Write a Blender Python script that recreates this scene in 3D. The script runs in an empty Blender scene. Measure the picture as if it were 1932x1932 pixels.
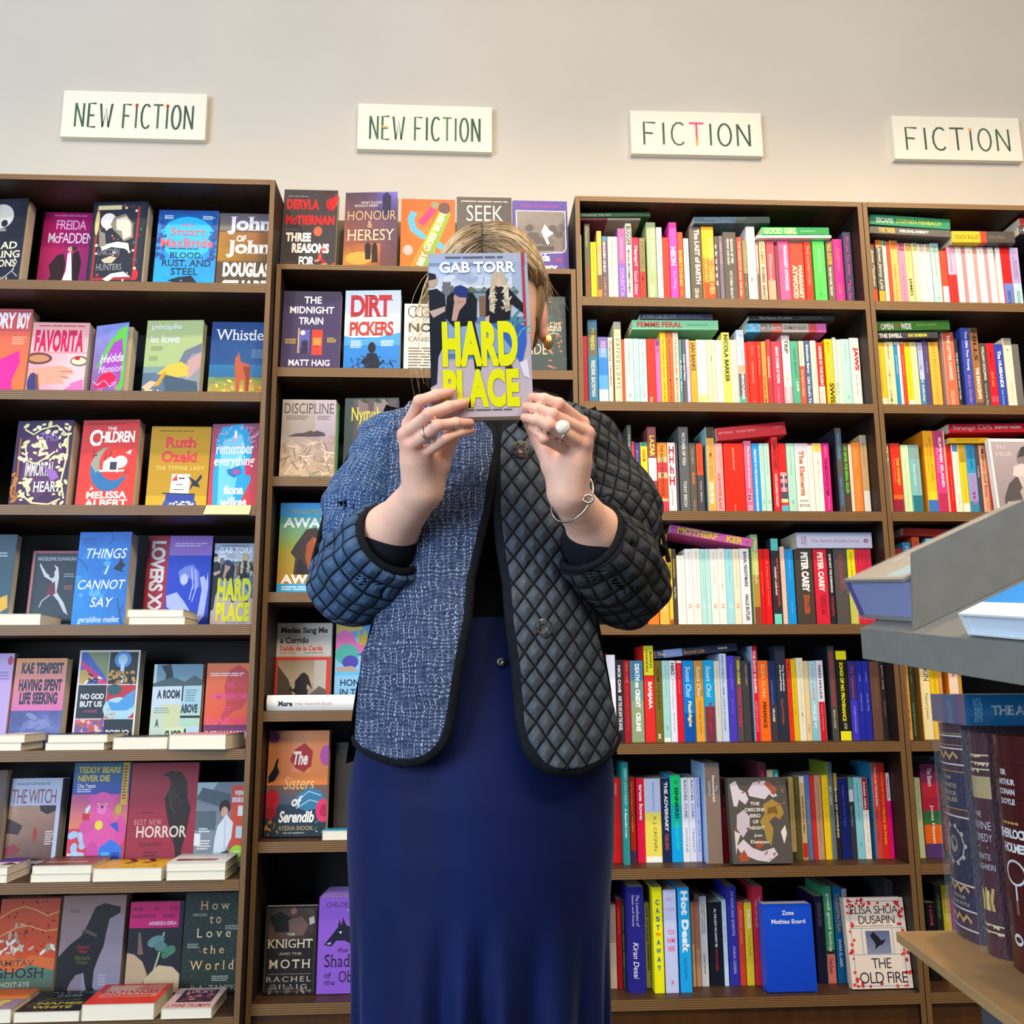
# A bookshop wall: four plywood bookcases, a reader hiding behind a paperback, a display stand at the right.
import bpy, math, random
import numpy as np
from mathutils import Vector, Matrix, Euler

C = bpy.context.scene.collection
SC = bpy.context.scene

# ---------------------------------------------------------------- camera
def add_camera():
    cd = bpy.data.cameras.new('camera')
    cd.sensor_fit = 'HORIZONTAL'; cd.sensor_width = 36.0
    cd.lens = 36.0 * 1786.0 / 1932.0
    cd.clip_start = 0.02; cd.clip_end = 50
    ob = bpy.data.objects.new('camera', cd); C.objects.link(ob)
    yaw, pitch, roll = math.radians(3.12897), math.radians(10.53943), math.radians(-0.36349)
    fw = Vector((math.sin(yaw)*math.cos(pitch), math.cos(yaw)*math.cos(pitch), math.sin(pitch)))
    rt = Vector((math.cos(yaw), -math.sin(yaw), 0)); up = rt.cross(fw)
    r2 = math.cos(roll)*rt + math.sin(roll)*up; u2 = -math.sin(roll)*rt + math.cos(roll)*up
    ob.matrix_world = Matrix(((r2.x, u2.x, -fw.x, 0.50541), (r2.y, u2.y, -fw.y, -2.44160), (r2.z, u2.z, -fw.z, 1.04012), (0, 0, 0, 1)))
    SC.camera = ob
add_camera()

# ---------------------------------------------------------------- world, lights, exposure
SC.view_settings.view_transform = 'Standard'
SC.view_settings.look = 'None'
SC.view_settings.gamma = 1.0
SC.view_settings.use_curve_mapping = False
SC.view_settings.exposure = 0.0
w = bpy.data.worlds.new('shop_ambient'); SC.world = w; w.use_nodes = True
w.node_tree.nodes['Background'].inputs[0].default_value = (0.62, 0.76, 1.0, 1)
w.node_tree.nodes['Background'].inputs[1].default_value = 0.24

def area(name, loc, target, sx, sy, power, col):
    ld = bpy.data.lights.new(name, 'AREA'); ld.shape = 'RECTANGLE'; ld.size = sx; ld.size_y = sy
    ld.energy = power; ld.color = col
    ob = bpy.data.objects.new(name, ld); C.objects.link(ob); ob.location = loc
    ob.rotation_euler = (Vector(target) - Vector(loc)).to_track_quat('-Z', 'Y').to_euler()
    return ob

def spot(name, loc, target, power, col, size=118, blend=0.55, radius=0.05):
    ld = bpy.data.lights.new(name, 'SPOT'); ld.energy = power; ld.color = col
    ld.spot_size = math.radians(size); ld.spot_blend = blend; ld.shadow_soft_size = radius
    ob = bpy.data.objects.new(name, ld); C.objects.link(ob); ob.location = loc
    ob.rotation_euler = (Vector(target) - Vector(loc)).to_track_quat('-Z', 'Y').to_euler()
    return ob

WARM = (1.0, 0.79, 0.50)
for lx, lp in ((-0.60, 36), (0.50, 54), (1.45, 76), (2.35, 76)):
    spot('track_spotlight', (lx, -1.05, 3.30), (lx + 0.02, -0.05, 1.00), lp, WARM, 104, 0.75)
# daylight from the shop window behind the photographer's left shoulder
area('window_daylight', (-2.5, -3.9, 1.8), (0.4, -0.3, 1.0), 2.4, 2.2, 190, (0.64, 0.81, 1.0))
area('shop_ceiling_light', (1.3, -3.0, 3.3), (0.9, 0.0, 1.1), 2.6, 0.5, 75, (1.0, 0.84, 0.64))

# ---------------------------------------------------------------- helpers: colour, materials
def lin(h):
    out = []
    for i in (0, 2, 4):
        c = int(h[i:i+2], 16) / 255.0
        out.append(c/12.92 if c <= 0.04045 else ((c + 0.055)/1.055)**2.4)
    return tuple(out)

def mixhex(a, b, t):
    return ''.join('%02X' % int(round(int(a[i:i+2], 16)*(1-t) + int(b[i:i+2], 16)*t)) for i in (0, 2, 4))

def new_mat(name):
    m = bpy.data.materials.new(name); m.use_nodes = True
    nt = m.node_tree; return m, nt, nt.nodes['Principled BSDF']

def node(nt, kind, **kw):
    n = nt.nodes.new(kind)
    for k, v in kw.items(): setattr(n, k, v)
    return n

def noisy(name, c1, c2, scale=8, rough=0.6, bump=0.0, coords='Object', stretch=(1, 1, 1), detail=4, spec=0.4, bscale=None):
    """two close tones mixed by noise, with an optional bump"""
    m, nt, b = new_mat(name)
    tc = node(nt, 'ShaderNodeTexCoord'); mp = node(nt, 'ShaderNodeMapping'); mp.inputs['Scale'].default_value = stretch
    nz = node(nt, 'ShaderNodeTexNoise'); nz.inputs['Scale'].default_value = scale; nz.inputs['Detail'].default_value = detail
    rp = node(nt, 'ShaderNodeValToRGB')
    rp.color_ramp.elements[0].color = (*lin(c1), 1); rp.color_ramp.elements[1].color = (*lin(c2), 1)
    rp.color_ramp.elements[0].position = 0.3; rp.color_ramp.elements[1].position = 0.7
    L = nt.links.new
    L(tc.outputs[coords], mp.inputs[0]); L(mp.outputs[0], nz.inputs['Vector']); L(nz.outputs['Fac'], rp.inputs[0]); L(rp.outputs[0], b.inputs['Base Color'])
    b.inputs['Roughness'].default_value = rough; b.inputs['Specular IOR Level'].default_value = spec
    if bump:
        bp = node(nt, 'ShaderNodeBump'); bp.inputs['Strength'].default_value = bump; bp.inputs['Distance'].default_value = 0.002
        L(nz.outputs['Fac'], bp.inputs['Height']); L(bp.outputs[0], b.inputs['Normal'])
    return m

def attr_mat(name, rough=0.42, spec=0.4, coat=0.0, noise=0.04):
    """print: colour from the mesh's own colour layer, with slightly uneven gloss"""
    m, nt, b = new_mat(name)
    a = node(nt, 'ShaderNodeAttribute'); a.attribute_name = 'ink'
    nz = node(nt, 'ShaderNodeTexNoise'); nz.inputs['Scale'].default_value = 60
    mr = node(nt, 'ShaderNodeMapRange'); mr.inputs['To Min'].default_value = rough - noise; mr.inputs['To Max'].default_value = rough + noise
    L = nt.links.new
    L(a.outputs['Color'], b.inputs['Base Color']); L(nz.outputs['Fac'], mr.inputs['Value']); L(mr.outputs[0], b.inputs['Roughness'])
    b.inputs['Specular IOR Level'].default_value = spec; b.inputs['Coat Weight'].default_value = coat
    return m

def plywood_edge():
    m, nt, b = new_mat('plywood_edge')
    tc = node(nt, 'ShaderNodeTexCoord'); mp = node(nt, 'ShaderNodeMapping'); mp.inputs['Scale'].default_value = (1, 1, 1)
    wv = node(nt, 'ShaderNodeTexWave'); wv.bands_direction = 'X'; wv.inputs['Scale'].default_value = 62; wv.inputs['Distortion'].default_value = 0.6
    wv.inputs['Detail'].default_value = 2
    nz = node(nt, 'ShaderNodeTexNoise'); nz.inputs['Scale'].default_value = 14; nz.inputs['Detail'].default_value = 6
    rp = node(nt, 'ShaderNodeValToRGB'); e = rp.color_ramp.elements
    e[0].color = (*lin('412B16'), 1); e[1].color = (*lin('9C7440'), 1); e[0].position = 0.2; e[1].position = 0.75
    mx = node(nt, 'ShaderNodeMix', data_type='RGBA'); mx.inputs['B'].default_value = (*lin('6A4A28'), 1)
    at = node(nt, 'ShaderNodeAttribute'); at.attribute_name = 'across'
    L = nt.links.new
    cb = node(nt, 'ShaderNodeCombineXYZ'); L(at.outputs['Fac'], cb.inputs[0])
    sp = node(nt, 'ShaderNodeSeparateXYZ'); L(tc.outputs['Object'], sp.inputs[0])
    L(sp.outputs[0], cb.inputs[1]); L(sp.outputs[2], cb.inputs[2])
    L(cb.outputs[0], wv.inputs['Vector']); L(wv.outputs['Fac'], rp.inputs[0]); L(tc.outputs['Object'], nz.inputs['Vector'])
    L(rp.outputs[0], mx.inputs['A']); L(nz.outputs['Fac'], mx.inputs['Factor']); L(mx.outputs['Result'], b.inputs['Base Color'])
    b.inputs['Roughness'].default_value = 0.5
    return m

def page_mat():
    m, nt, b = new_mat('page_block')
    a = node(nt, 'ShaderNodeAttribute'); a.attribute_name = 'ink'
    tc = node(nt, 'ShaderNodeTexCoord'); wv = node(nt, 'ShaderNodeTexWave'); wv.bands_direction = 'Y'
    wv.inputs['Scale'].default_value = 260; wv.inputs['Distortion'].default_value = 2.0
    mx = node(nt, 'ShaderNodeMix', data_type='RGBA'); mx.blend_type = 'MULTIPLY'; mx.inputs['B'].default_value = (0.80, 0.76, 0.68, 1)
    mm = node(nt, 'ShaderNodeMath', operation='MULTIPLY'); mm.inputs[1].default_value = 0.6
    L = nt.links.new
    L(tc.outputs['Object'], wv.inputs['Vector']); L(wv.outputs['Fac'], mm.inputs[0]); L(mm.outputs[0], mx.inputs['Factor'])
    L(a.outputs['Color'], mx.inputs['A']); L(mx.outputs['Result'], b.inputs['Base Color']); b.inputs['Roughness'].default_value = 0.8
    return m

M = dict(
    ink=attr_mat('printed_cover', 0.42, 0.28),
    gloss=attr_mat('glossy_cover', 0.22, 0.5, 0.15),
    paper=page_mat(),
    edge=plywood_edge(),
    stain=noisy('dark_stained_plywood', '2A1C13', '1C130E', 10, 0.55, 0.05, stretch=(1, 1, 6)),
    stainlit=noisy('lit_shelf_board_face', '4A301C', '3A2515', 10, 0.5, 0.05, stretch=(6, 1, 1)),  # brighter copy of the stain for shelf boards, light put into the colour
    back=noisy('black_brown_back_panel', '17100D', '120D0B', 6, 0.6, stretch=(1, 1, 5)),
    wall=noisy('cream_wall_paint', 'D2C8BB', 'CDC3B5', 3, 0.85, 0.02),
    ledge=noisy('grey_brown_backing_board', '8A7B66', '7A6C58', 7, 0.6, 0.03),
    plinth=noisy('brown_stained_plinth', '5A3414', '42260F', 5, 0.4, stretch=(5, 1, 1)),
    floor=noisy('grey_floor', '6A645C', '5A554E', 5, 0.5),
    ceil=noisy('white_ceiling', 'E8E6E2', 'E2E0DC', 3, 0.9),
    sign=noisy('cream_signboard', 'F3ECD9', 'EEE6D2', 5, 0.6),
)

# ---------------------------------------------------------------- helpers: mesh building
class MB:
    """collects polygons with a colour each, then links them as ONE mesh object"""
    def __init__(s): s.v = []; s.f = []; s.c = []; s.mi = []; s.ac = []
    def add(s, vs, fs, col=(1, 1, 1), mi=0, cols=None, ac=None):
        n = len(s.v); s.v.extend([tuple(p) for p in vs]); s.c.extend(cols if cols is not None else [col]*len(vs))
        s.ac.extend(ac if ac is not None else [0.0]*len(vs))
        s.f.extend([tuple(i + n for i in f) for f in fs]); s.mi.extend([mi]*len(fs))
    def box(s, x0, x1, y0, y1, z0, z1, col=(1, 1, 1), mi=0, front=None, ac=None):
        v = [(x0,y0,z0),(x1,y0,z0),(x1,y1,z0),(x0,y1,z0),(x0,y0,z1),(x1,y0,z1),(x1,y1,z1),(x0,y1,z1)]
        a = None
        if ac == 'x': a = [0, .02, .02, 0]*2
        if ac == 'z': a = [0]*4 + [z1 - z0]*4
        s.add(v, [(3,2,1,0),(4,5,6,7),(1,2,6,5),(2,3,7,6),(3,0,4,7)], col, mi, ac=a)
        s.add(v, [(0,1,5,4)], col, mi if front is None else front, ac=a)
    def build(s, name, mats, parent=None, smooth=False):
        me = bpy.data.meshes.new(name)
        me.from_pydata(s.v, [], s.f)
        for m in (mats if isinstance(mats, (list, tuple)) else [mats]): me.materials.append(m)
        if s.mi: me.polygons.foreach_set('material_index', s.mi)
        ca = me.attributes.new('ink', 'FLOAT_COLOR', 'POINT')
        ca.data.foreach_set('color', np.array([(*c, 1.0) for c in s.c], dtype=np.float32).ravel())
        if any(s.ac):
            aa = me.attributes.new('across', 'FLOAT', 'POINT'); aa.data.foreach_set('value', np.array(s.ac, dtype=np.float32))
        if smooth: me.polygons.foreach_set('use_smooth', [True]*len(s.f))
        me.update()
        ob = bpy.data.objects.new(name, me); C.objects.link(ob)
        if parent is not None: ob.parent = parent
        return ob

def tag(o, label, cat, group=None):
    o['label'] = label; o['category'] = cat
    if group: o['group'] = group
    return o

def thing(name, label, cat, loc=(0, 0, 0), rot=(0, 0, 0), group=None):
    o = bpy.data.objects.new(name, None); C.objects.link(o); o.empty_display_size = 0.02
    o.location = loc; o.rotation_euler = rot
    return tag(o, label, cat, group)

def struct(name, mb, mats):
    o = mb.build(name, mats); o['kind'] = 'structure'; return o

# ---------------------------------------------------------------- helpers: lettering
_TX = {}
def glyphs(s, style=''):
    """flat lettering normalised to a unit box: (verts, faces). style: b bold, B heavy, s serif feet, i slanted"""
    k = (s, style)
    if k in _TX: return _TX[k]
    cu = bpy.data.curves.new('lettering', 'FONT'); cu.body = s; cu.resolution_u = 4 if 'H' in style or 'B' in style else 3
    cu.offset = 0.056 if 'H' in style else 0.034 if 'B' in style else 0.018 if 'b' in style else -0.008 if 't' in style else 0.002
    if 'i' in style: cu.shear = 0.25
    if 'H' in style: cu.space_character = 1.06
    if 'w' in style: cu.space_character = 1.3
    if 'n' in style: cu.space_character = 0.88
    ob = bpy.data.objects.new('lettering', cu)
    me = bpy.data.meshes.new_from_object(ob)
    v = np.zeros(len(me.vertices)*3, np.float32); me.vertices.foreach_get('co', v); v = v.reshape(-1, 3)[:, :2]
    fs = [tuple(p.vertices) for p in me.polygons]
    bpy.data.objects.remove(ob); bpy.data.curves.remove(cu); bpy.data.meshes.remove(me)
    vs = [tuple(p) for p in v]
    if 's' in style and len(fs):
        cnt = {}
        for f in fs:
            for a, b in zip(f, f[1:] + f[:1]):
                e = (min(a, b), max(a, b)); cnt.setdefault(e, []).append(f)
        extra = []
        for (a, b), ff in cnt.items():
            if len(ff) != 1: continue
            p, q = vs[a], vs[b]; ln = abs(p[0]-q[0])
            if abs(p[1]-q[1]) > 0.012 or ln < 0.04 or ln > 0.24: continue
            cy = sum(vs[i][1] for i in ff[0])/len(ff[0]); t = 0.035 if cy > p[1] else -0.035
            x0, x1, y = min(p[0], q[0]) - 0.06, max(p[0], q[0]) + 0.06, p[1]
            extra.append((x0, x1, y, y + t))
        for x0, x1, y0, y1 in extra:
            n = len(vs); vs += [(x0, y0), (x1, y0), (x1, y1), (x0, y1)]; fs.append((n, n+1, n+2, n+3))
    if not vs: _TX[k] = (np.zeros((0, 2)), [], 1.0); return _TX[k]
    v = np.array(vs); lo, hi = v.min(0), v.max(0); d = np.maximum(hi - lo, 1e-6)
    _TX[k] = ((v - lo)/d, fs, float(d[0]/d[1])); return _TX[k]

class Art:
    """draws a printed design onto a w x h metre panel; place(u, v, k) turns panel units (0..1, v down) and layer k into 3D"""
    def __init__(s, mb, w, h, place, mi=0): s.mb = mb; s.w = w; s.h = h; s.p = place; s.k = 0; s.mi = mi; s.rnd = random.Random(5)
    def poly(s, col, pts, col2=None):
        s.k += 1; vs = [s.p(u, v, s.k) for u, v in pts]; c1 = lin(col); cols = None
        if col2:
            c2 = lin(col2); v0 = min(p[1] for p in pts); v1 = max(p[1] for p in pts); r = max(v1 - v0, 1e-6)
            cols = [tuple(a + (b - a)*(p[1] - v0)/r for a, b in zip(c1, c2)) for p in pts]
        s.mb.add(vs, [tuple(range(len(vs)-1, -1, -1))], c1, s.mi, cols)
    def rect(s, u0, v0, u1, v1, col, col2=None): s.poly(col, [(u0, v0), (u1, v0), (u1, v1), (u0, v1)], col2)
    def ell(s, cu, cv, ru, rv, col, rot=0, n=20, col2=None, a0=0, a1=360):
        r = math.radians(rot); pts = []
        for i in range(n):
            a = math.radians(a0 + (a1 - a0)*i/(n if a1 - a0 == 360 else n - 1)); x = ru*s.w*math.cos(a); y = rv*s.h*math.sin(a)
            pts.append((cu + (x*math.cos(r) - y*math.sin(r))/s.w, cv + (x*math.sin(r) + y*math.cos(r))/s.h))
        s.poly(col, pts, col2)
    def line(s, col, wd, pts):
        """stroke of width wd (fraction of panel width) along pts"""
        P = [Vector((u*s.w, v*s.h)) for u, v in pts]; hw = wd*s.w/2; s.k += 1; vs = []; fs = []
        for i, p in enumerate(P):
            d = (P[min(i+1, len(P)-1)] - P[max(i-1, 0)]); d = d.normalized() if d.length > 0 else Vector((1, 0)); nn = Vector((-d.y, d.x))*hw
            for q in (p + nn, p - nn): vs.append(s.p(q.x/s.w, q.y/s.h, s.k))
        for i in range(len(P)-1): fs.append((2*i, 2*i+1, 2*i+3, 2*i+2))
        s.mb.add(vs, fs, lin(col), s.mi)
    def text(s, t, u0, v0, u1, v1, col, style='', col2=None):
        """lettering fitted to the box; a style digit 9 turns it to read downwards"""
        g, fs, asp = glyphs(t, style.replace('9', '').replace('k', '')); s.k += 1
        if not len(g): return
        if '9' in style: pts = [(u0 + y*(u1 - u0), v0 + x*(v1 - v0)) for x, y in g]
        else: pts = [(u0 + x*(u1 - u0), v1 - y*(v1 - v0)) for x, y in g]
        c1 = lin(col); cols = None
        if col2: c2 = lin(col2); cols = [tuple(a + (b - a)*x for a, b in zip(c1, c2)) for x, y in g]
        s.mb.add([s.p(u, v, s.k) for u, v in pts], fs, c1, s.mi, cols)
    def dtext(s, t, u0, v0, u1, v1, h, col, style=''):
        """lettering along the line from (u0, v0) to (u1, v1), h tall in panel widths"""
        g, fs, asp = glyphs(t, style); s.k += 1; d = Vector(((u1 - u0)*s.w, (v1 - v0)*s.h)); up = Vector((d.y, -d.x)).normalized()*h*s.w
        s.mb.add([s.p(u0 + (x*d.x + y*up.x)/s.w, v0 + (x*d.y + y*up.y)/s.h, s.k) for x, y in g], fs, lin(col), s.mi)
    def scatter(s, n, u0, v0, u1, v1, r0, r1, cols, el=1.0, seed=1, nn=7, rot=None):
        R = random.Random(seed)
        for _ in range(n):
            r = R.uniform(r0, r1); a = R.uniform(0, 180) if rot is None else rot + R.uniform(-15, 15)
            k = s.k; s.ell(R.uniform(u0, u1), R.uniform(v0, v1), r, r*el*s.w/s.h, R.choice(cols), a, nn); s.k = k + 0.25
    def mosaic(s, u0, v0, u1, v1, nx, ny, corners, jit=0.1, seed=1):
        """soft printed picture ground: a grid of vertices whose tones blend between four corners, with uneven patches"""
        R = random.Random(seed); s.k += 1; cc = [lin(c) for c in corners]; vs = []; cols = []; fs = []
        for j in range(ny + 1):
            for i in range(nx + 1):
                a, b = i/nx, j/ny; t = R.uniform(1 - jit, 1 + jit)
                vs.append(s.p(u0 + a*(u1 - u0), v0 + b*(v1 - v0), s.k))
                cols.append(tuple(min(1, t*((cc[0][q]*(1-a) + cc[1][q]*a)*(1-b) + (cc[2][q]*(1-a) + cc[3][q]*a)*b)) for q in range(3)))
        for j in range(ny):
            for i in range(nx): n = j*(nx+1) + i; fs.append((n, n+nx+1, n+nx+2, n+1))
        s.mb.add(vs, fs, (1, 1, 1), s.mi, cols)
    def lines(s, u0, v0, u1, v1, n, col, seed=2, fill=0.5, words=4):
        """rows of small print too small to read"""
        R = random.Random(seed); hh = (v1 - v0)/n
        for j in range(n):
            x = u0; end = u1 - R.uniform(0, 0.25)*(u1 - u0)
            while x < end:
                wd = min(R.uniform(0.5, 1.4)*(u1 - u0)/words, end - x)
                k = s.k; s.rect(x, v0 + j*hh, x + wd, v0 + j*hh + hh*fill, col); s.k = k; x += wd + 0.1*(u1 - u0)/words
        s.k += 1
# ---------------------------------------------------------------- room shell
WY = 0.285                                                     # face of the wall behind the bookcases
def room():
    a = MB(); a.box(-3.2, 4.6, WY, WY + 0.12, 0, 3.75); struct('wall_back', a, M['wall'])
    a = MB(); a.box(-3.2, 4.6, -5.2, WY, -0.1, 0); struct('floor', a, M['floor'])
    a = MB(); a.box(-3.2, 4.6, -5.2, WY, 3.75, 3.85); struct('ceiling', a, M['ceil'])
room()

# ---------------------------------------------------------------- bookcases of stained plywood
TH = 0.026                                                     # two boards thick, as stacked boxes meet
def bookcase(x0, x1, yf, zs, label, top=True, ledge=None):
    """zs: shelf heights (upper faces), lowest first; the last one is the top edge"""
    t = thing('bookcase', label, 'bookcase', ((x0 + x1)/2, WY, 0), group='plywood bookcases along the wall')
    ox, oy = -(x0 + x1)/2, -WY; yb = WY - 0.004; p = 0.013
    def board(name, a, b, c, d, e, f, ac, mi=0):
        m = MB(); m.box(a + ox, b + ox, c + oy, d + oy, e, f, mi=0, front=1, ac=ac)
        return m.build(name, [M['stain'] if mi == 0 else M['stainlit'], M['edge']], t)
    m = MB(); m.box(x0 + p + ox, x1 - p + ox, yb - 0.008 + oy, yb + oy, 0.06, zs[-1] - 0.002); m.build('back_panel', M['back'], t)
    for s, xa, xb in ((0, x0, x0 + p), (1, x1 - p, x1)):
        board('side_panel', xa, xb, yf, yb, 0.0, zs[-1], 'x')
    for i, z in enumerate(zs):
        th = TH if i < len(zs) - 1 else 0.015
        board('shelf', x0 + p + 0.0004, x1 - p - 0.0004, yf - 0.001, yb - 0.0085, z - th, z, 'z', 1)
    m = MB(); m.box(x0 + p + ox, x1 - p + ox, yf + 0.012 + oy, yf + 0.03 + oy, 0.02, zs[0] - TH - 0.0005); m.build('plinth', M['plinth'], t)
    if ledge:
        m = MB(); m.box(x0 + 0.02 + ox, x1 - 0.002 + ox, 0.17 + oy, 0.183 + oy, zs[-1], ledge); m.build('display_backboard', M['ledge'], t)
    return t
R8 = [0.30, 0.60, 0.90, 1.20, 1.50, 1.80, 2.10, 2.40]
bookcase(-0.830, -0.0015, -0.050, R8, 'dark plywood bookcase of face-out novels, standing forward of the others, leftmost')
bookcase(0.0015, 0.8195, 0.0, [0.31, 0.676, 0.988, 1.285, 1.5875, 1.886, 2.18], 'lower plywood bookcase behind the woman with a row of books on top', ledge=2.40)
bookcase(0.822, 1.6455, 0.0, R8, 'plywood bookcase packed with upright spines beside the woman')
bookcase(1.6475, 2.480, 0.0, R8, 'plywood bookcase of spines partly behind the grey display stand')

# ---------------------------------------------------------------- hand-lettered signs on the wall
def sign(name, x, z, w, h, text, cols, label, v0=0.27, v1=0.78, u0=0.09, u1=0.91, rot=0.0):
    t = thing(name, label, 'sign', (x, WY, z), (0, rot, 0), 'lettered shelf signs on the wall')
    m = MB(); m.box(-w/2, w/2, -0.022, 0, -h/2, h/2); m.build('signboard', M['sign'], t)
    m = MB()
    a = Art(m, w, h, lambda u, v, k: ((u - 0.5)*w, -0.0222 - k*1e-5, (0.5 - v)*h))
    ws = [0.45 if c == 'I' else 0.55 if c == ' ' else 1.15 if c == 'W' else 0.95 for c in text]; tot = sum(ws) - 0.28; x0 = u0
    for c, q in zip(text, ws):
        wd = (q - 0.28)*(u1 - u0)/tot; adv = q*(u1 - u0)/tot
        col = cols.get(c, '3D5A4A').split('>')[0]; lw = 0.0145 + R_SIGN.uniform(-0.001, 0.002)
        for st in STROKES.get(c, ()):
            a.line(mixhex(col, '22382E' if R_SIGN.random() < 0.5 else '7A9460', R_SIGN.uniform(0, 0.35) if c != 'T' or '>' not in cols.get('T', '') else 0.0), lw, [(x0 + px*wd, v0 + py*(v1 - v0)) for px, py in st])
        if c == 'T' and '>' in cols.get('T', ''): a.rect(x0 + wd*0.42, v0 + 0.30, x0 + wd*0.60, v1 + 0.02, 'F06878', cols['T'].split('>')[1])
        if c == 'E' and 'E2' in cols: a.line(cols['E2'], lw, [(x0 + 0.05*wd, 0.5), (x0 + 0.8*wd, 0.51)])
        if c == 'I' and '*' in cols and x0 > 0.5: a.ell(x0 + wd*0.5, v0 + 0.02, 0.011, 0.04, cols['*'])
        x0 += adv
    m.build('lettering', M['ink'], t); return t
R_SIGN = random.Random(3)
STROKES = {'N': [[(0.05, 1), (0.05, 0)], [(0.05, 0), (0.95, 1)], [(0.95, 1), (0.95, 0)]], 'E': [[(0.9, 0), (0.1, 0.01), (0.1, 0.99), (0.95, 1)], [(0.1, 0.5), (0.75, 0.51)]],
    'W': [[(0, 0), (0.25, 1), (0.5, 0.2), (0.75, 1), (1, 0)]], 'F': [[(0.1, 1.02), (0.1, 0), (0.95, 0.02)], [(0.1, 0.48), (0.75, 0.5)]], 'I': [[(0.5, 0), (0.5, 1)]],
    'C': [[(0.95, 0.1), (0.75, 0.0), (0.45, 0.0), (0.2, 0.14), (0.06, 0.4), (0.08, 0.68), (0.25, 0.92), (0.5, 1.0), (0.78, 0.98), (0.96, 0.86)]], 'T': [[(-0.05, 0), (1.05, 0)], [(0.5, 0), (0.5, 1)]],
    'O': [[(0.5 + 0.48*math.sin(t*math.pi/10), 0.5 - 0.5*math.cos(t*math.pi/10)) for t in range(21)]]}
sign('wall_sign', -0.5054, 2.7852, 0.4347, 0.1567, 'NEW FICTION', {'T':'3D5A4A','*':'C03028'}, 'small lettered NEW FICTION sign, leftmost on the wall', rot=0.0002)
sign('wall_sign', 0.3882, 2.7670, 0.4188, 0.1553, 'NEW FICTION', {'E2':'E8B060','T':'6A8A60'}, 'small NEW FICTION sign above the woman, second along the wall', rot=0.0026)
sign('wall_sign', 1.2490, 2.7720, 0.4219, 0.1494, 'FICTION', {'T':'F04878>F8C040'}, 'FICTION sign with a pink and orange letter T', rot=-0.0034)
sign('wall_sign', 2.1016, 2.7776, 0.4228, 0.1519, 'FICTION', {'*':'F0A030'}, 'FICTION sign with an orange dot over one letter, rightmost', rot=-0.0072)
# ---------------------------------------------------------------- books: builders
PAGE = lin('EFE2C6')
EPS = 2.2e-5

def spine_mesh(t, h, d, segs, texts, side):
    """paperback seen from its spine at y=0: wrap-round cover with printing"""
    m = MB(); a = t/2; r = min(0.0012, t*0.3); w = min(0.0005, t*0.18)
    sg = []; prev = 0.0
    for s in segs.split(','):
        c, *e = s.split(':'); e = float(e[0]) if e else 1.0; sg.append((c, prev, e)); prev = e
    main = max(sg, key=lambda q: q[2] - q[1])[0]
    sc = lin(side or main)
    outer = [(-a, d), (-a, r), (-a + r, 0), (a - r, 0), (a, r), (a, d)]
    inner = [(-a + w, d), (-a + w, r + w), (-a + r + w, w + r*0.5), (a - r - w, w + r*0.5), (a - w, r + w), (a - w, d)]
    n = 6; vs = [(x, y, z) for z in (0, h) for x, y in outer] + [(x, y, z) for z in (0, h) for x, y in inner]
    fs = []
    for i in range(n - 1):
        fs += [(i, i+1, n+i+1, n+i), (2*n+i+1, 2*n+i, 3*n+i, 3*n+i+1), (n+i, n+i+1, 3*n+i+1, 3*n+i), (i+1, i, 2*n+i, 2*n+i+1)]
    fs += [(0, n, 3*n, 2*n), (n-1, 3*n-1, 4*n-1, 2*n-1)]
    m.add(vs, fs, sc)
    art = Art(m, t, h, lambda u, v, k: (-a + u*t, -0.00004 - k*EPS, (1 - v)*h))
    e0 = r/t
    for c, v0, v1 in sg: art.rect(e0, v0, 1 - e0, v1, c)
    if texts:
        for tx in texts.split(';'):
            q = tx.split('/')
            if len(q) < 6: continue
            art.text(q[0], float(q[4]), float(q[2]), float(q[5]), float(q[3]), q[1], q[6] if len(q) > 6 else '9')
    return m

FILL = MB()
def spine_book(x0, x1, h, y, z, segs, texts, opts, label, group):
    t = x1 - x0; od = dict(o.split('=') for o in opts.split(',')) if opts else {}
    R = random.Random(int(x0*1e4)); d = float(od.get('d', R.uniform(0.128, 0.142)))
    if 'f' in od:                                                 # the smallest of the hundreds: gathered in one object
        q = spine_mesh(t, h, d, segs, texts, od.get('s')); w = min(0.0005, t*0.18) + 0.0001; n = len(q.f)
        q.box(-t/2 + w, t/2 - w, 0.0022, d - 0.001, 0.0004, h - 0.0006, PAGE, 1)
        FILL.add([(a + (x0 + x1)/2, b + y, c + z) for a, b, c in q.v], q.f, cols=q.c); FILL.mi[-len(q.f):] = q.mi; return
    b = thing('paperback_book', label, 'book', ((x0 + x1)/2, y, z), group=group)
    spine_mesh(t, h, d, segs, texts, od.get('s')).build('cover', [M['ink']], b)
    p = MB(); w = min(0.0005, t*0.18) + 0.0001
    p.box(-t/2 + w, t/2 - w, 0.0022, d - 0.001, 0.0004, h - 0.0006, PAGE); p.build('pages', [M['paper']], b)
    return b

ARTS = {}
def load_arts(src):
    k = None
    for ln in src.strip().splitlines():
        if ln.startswith('@'): k = ln[1:]; ARTS[k] = []
        else: ARTS[k].append(ln)

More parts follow.
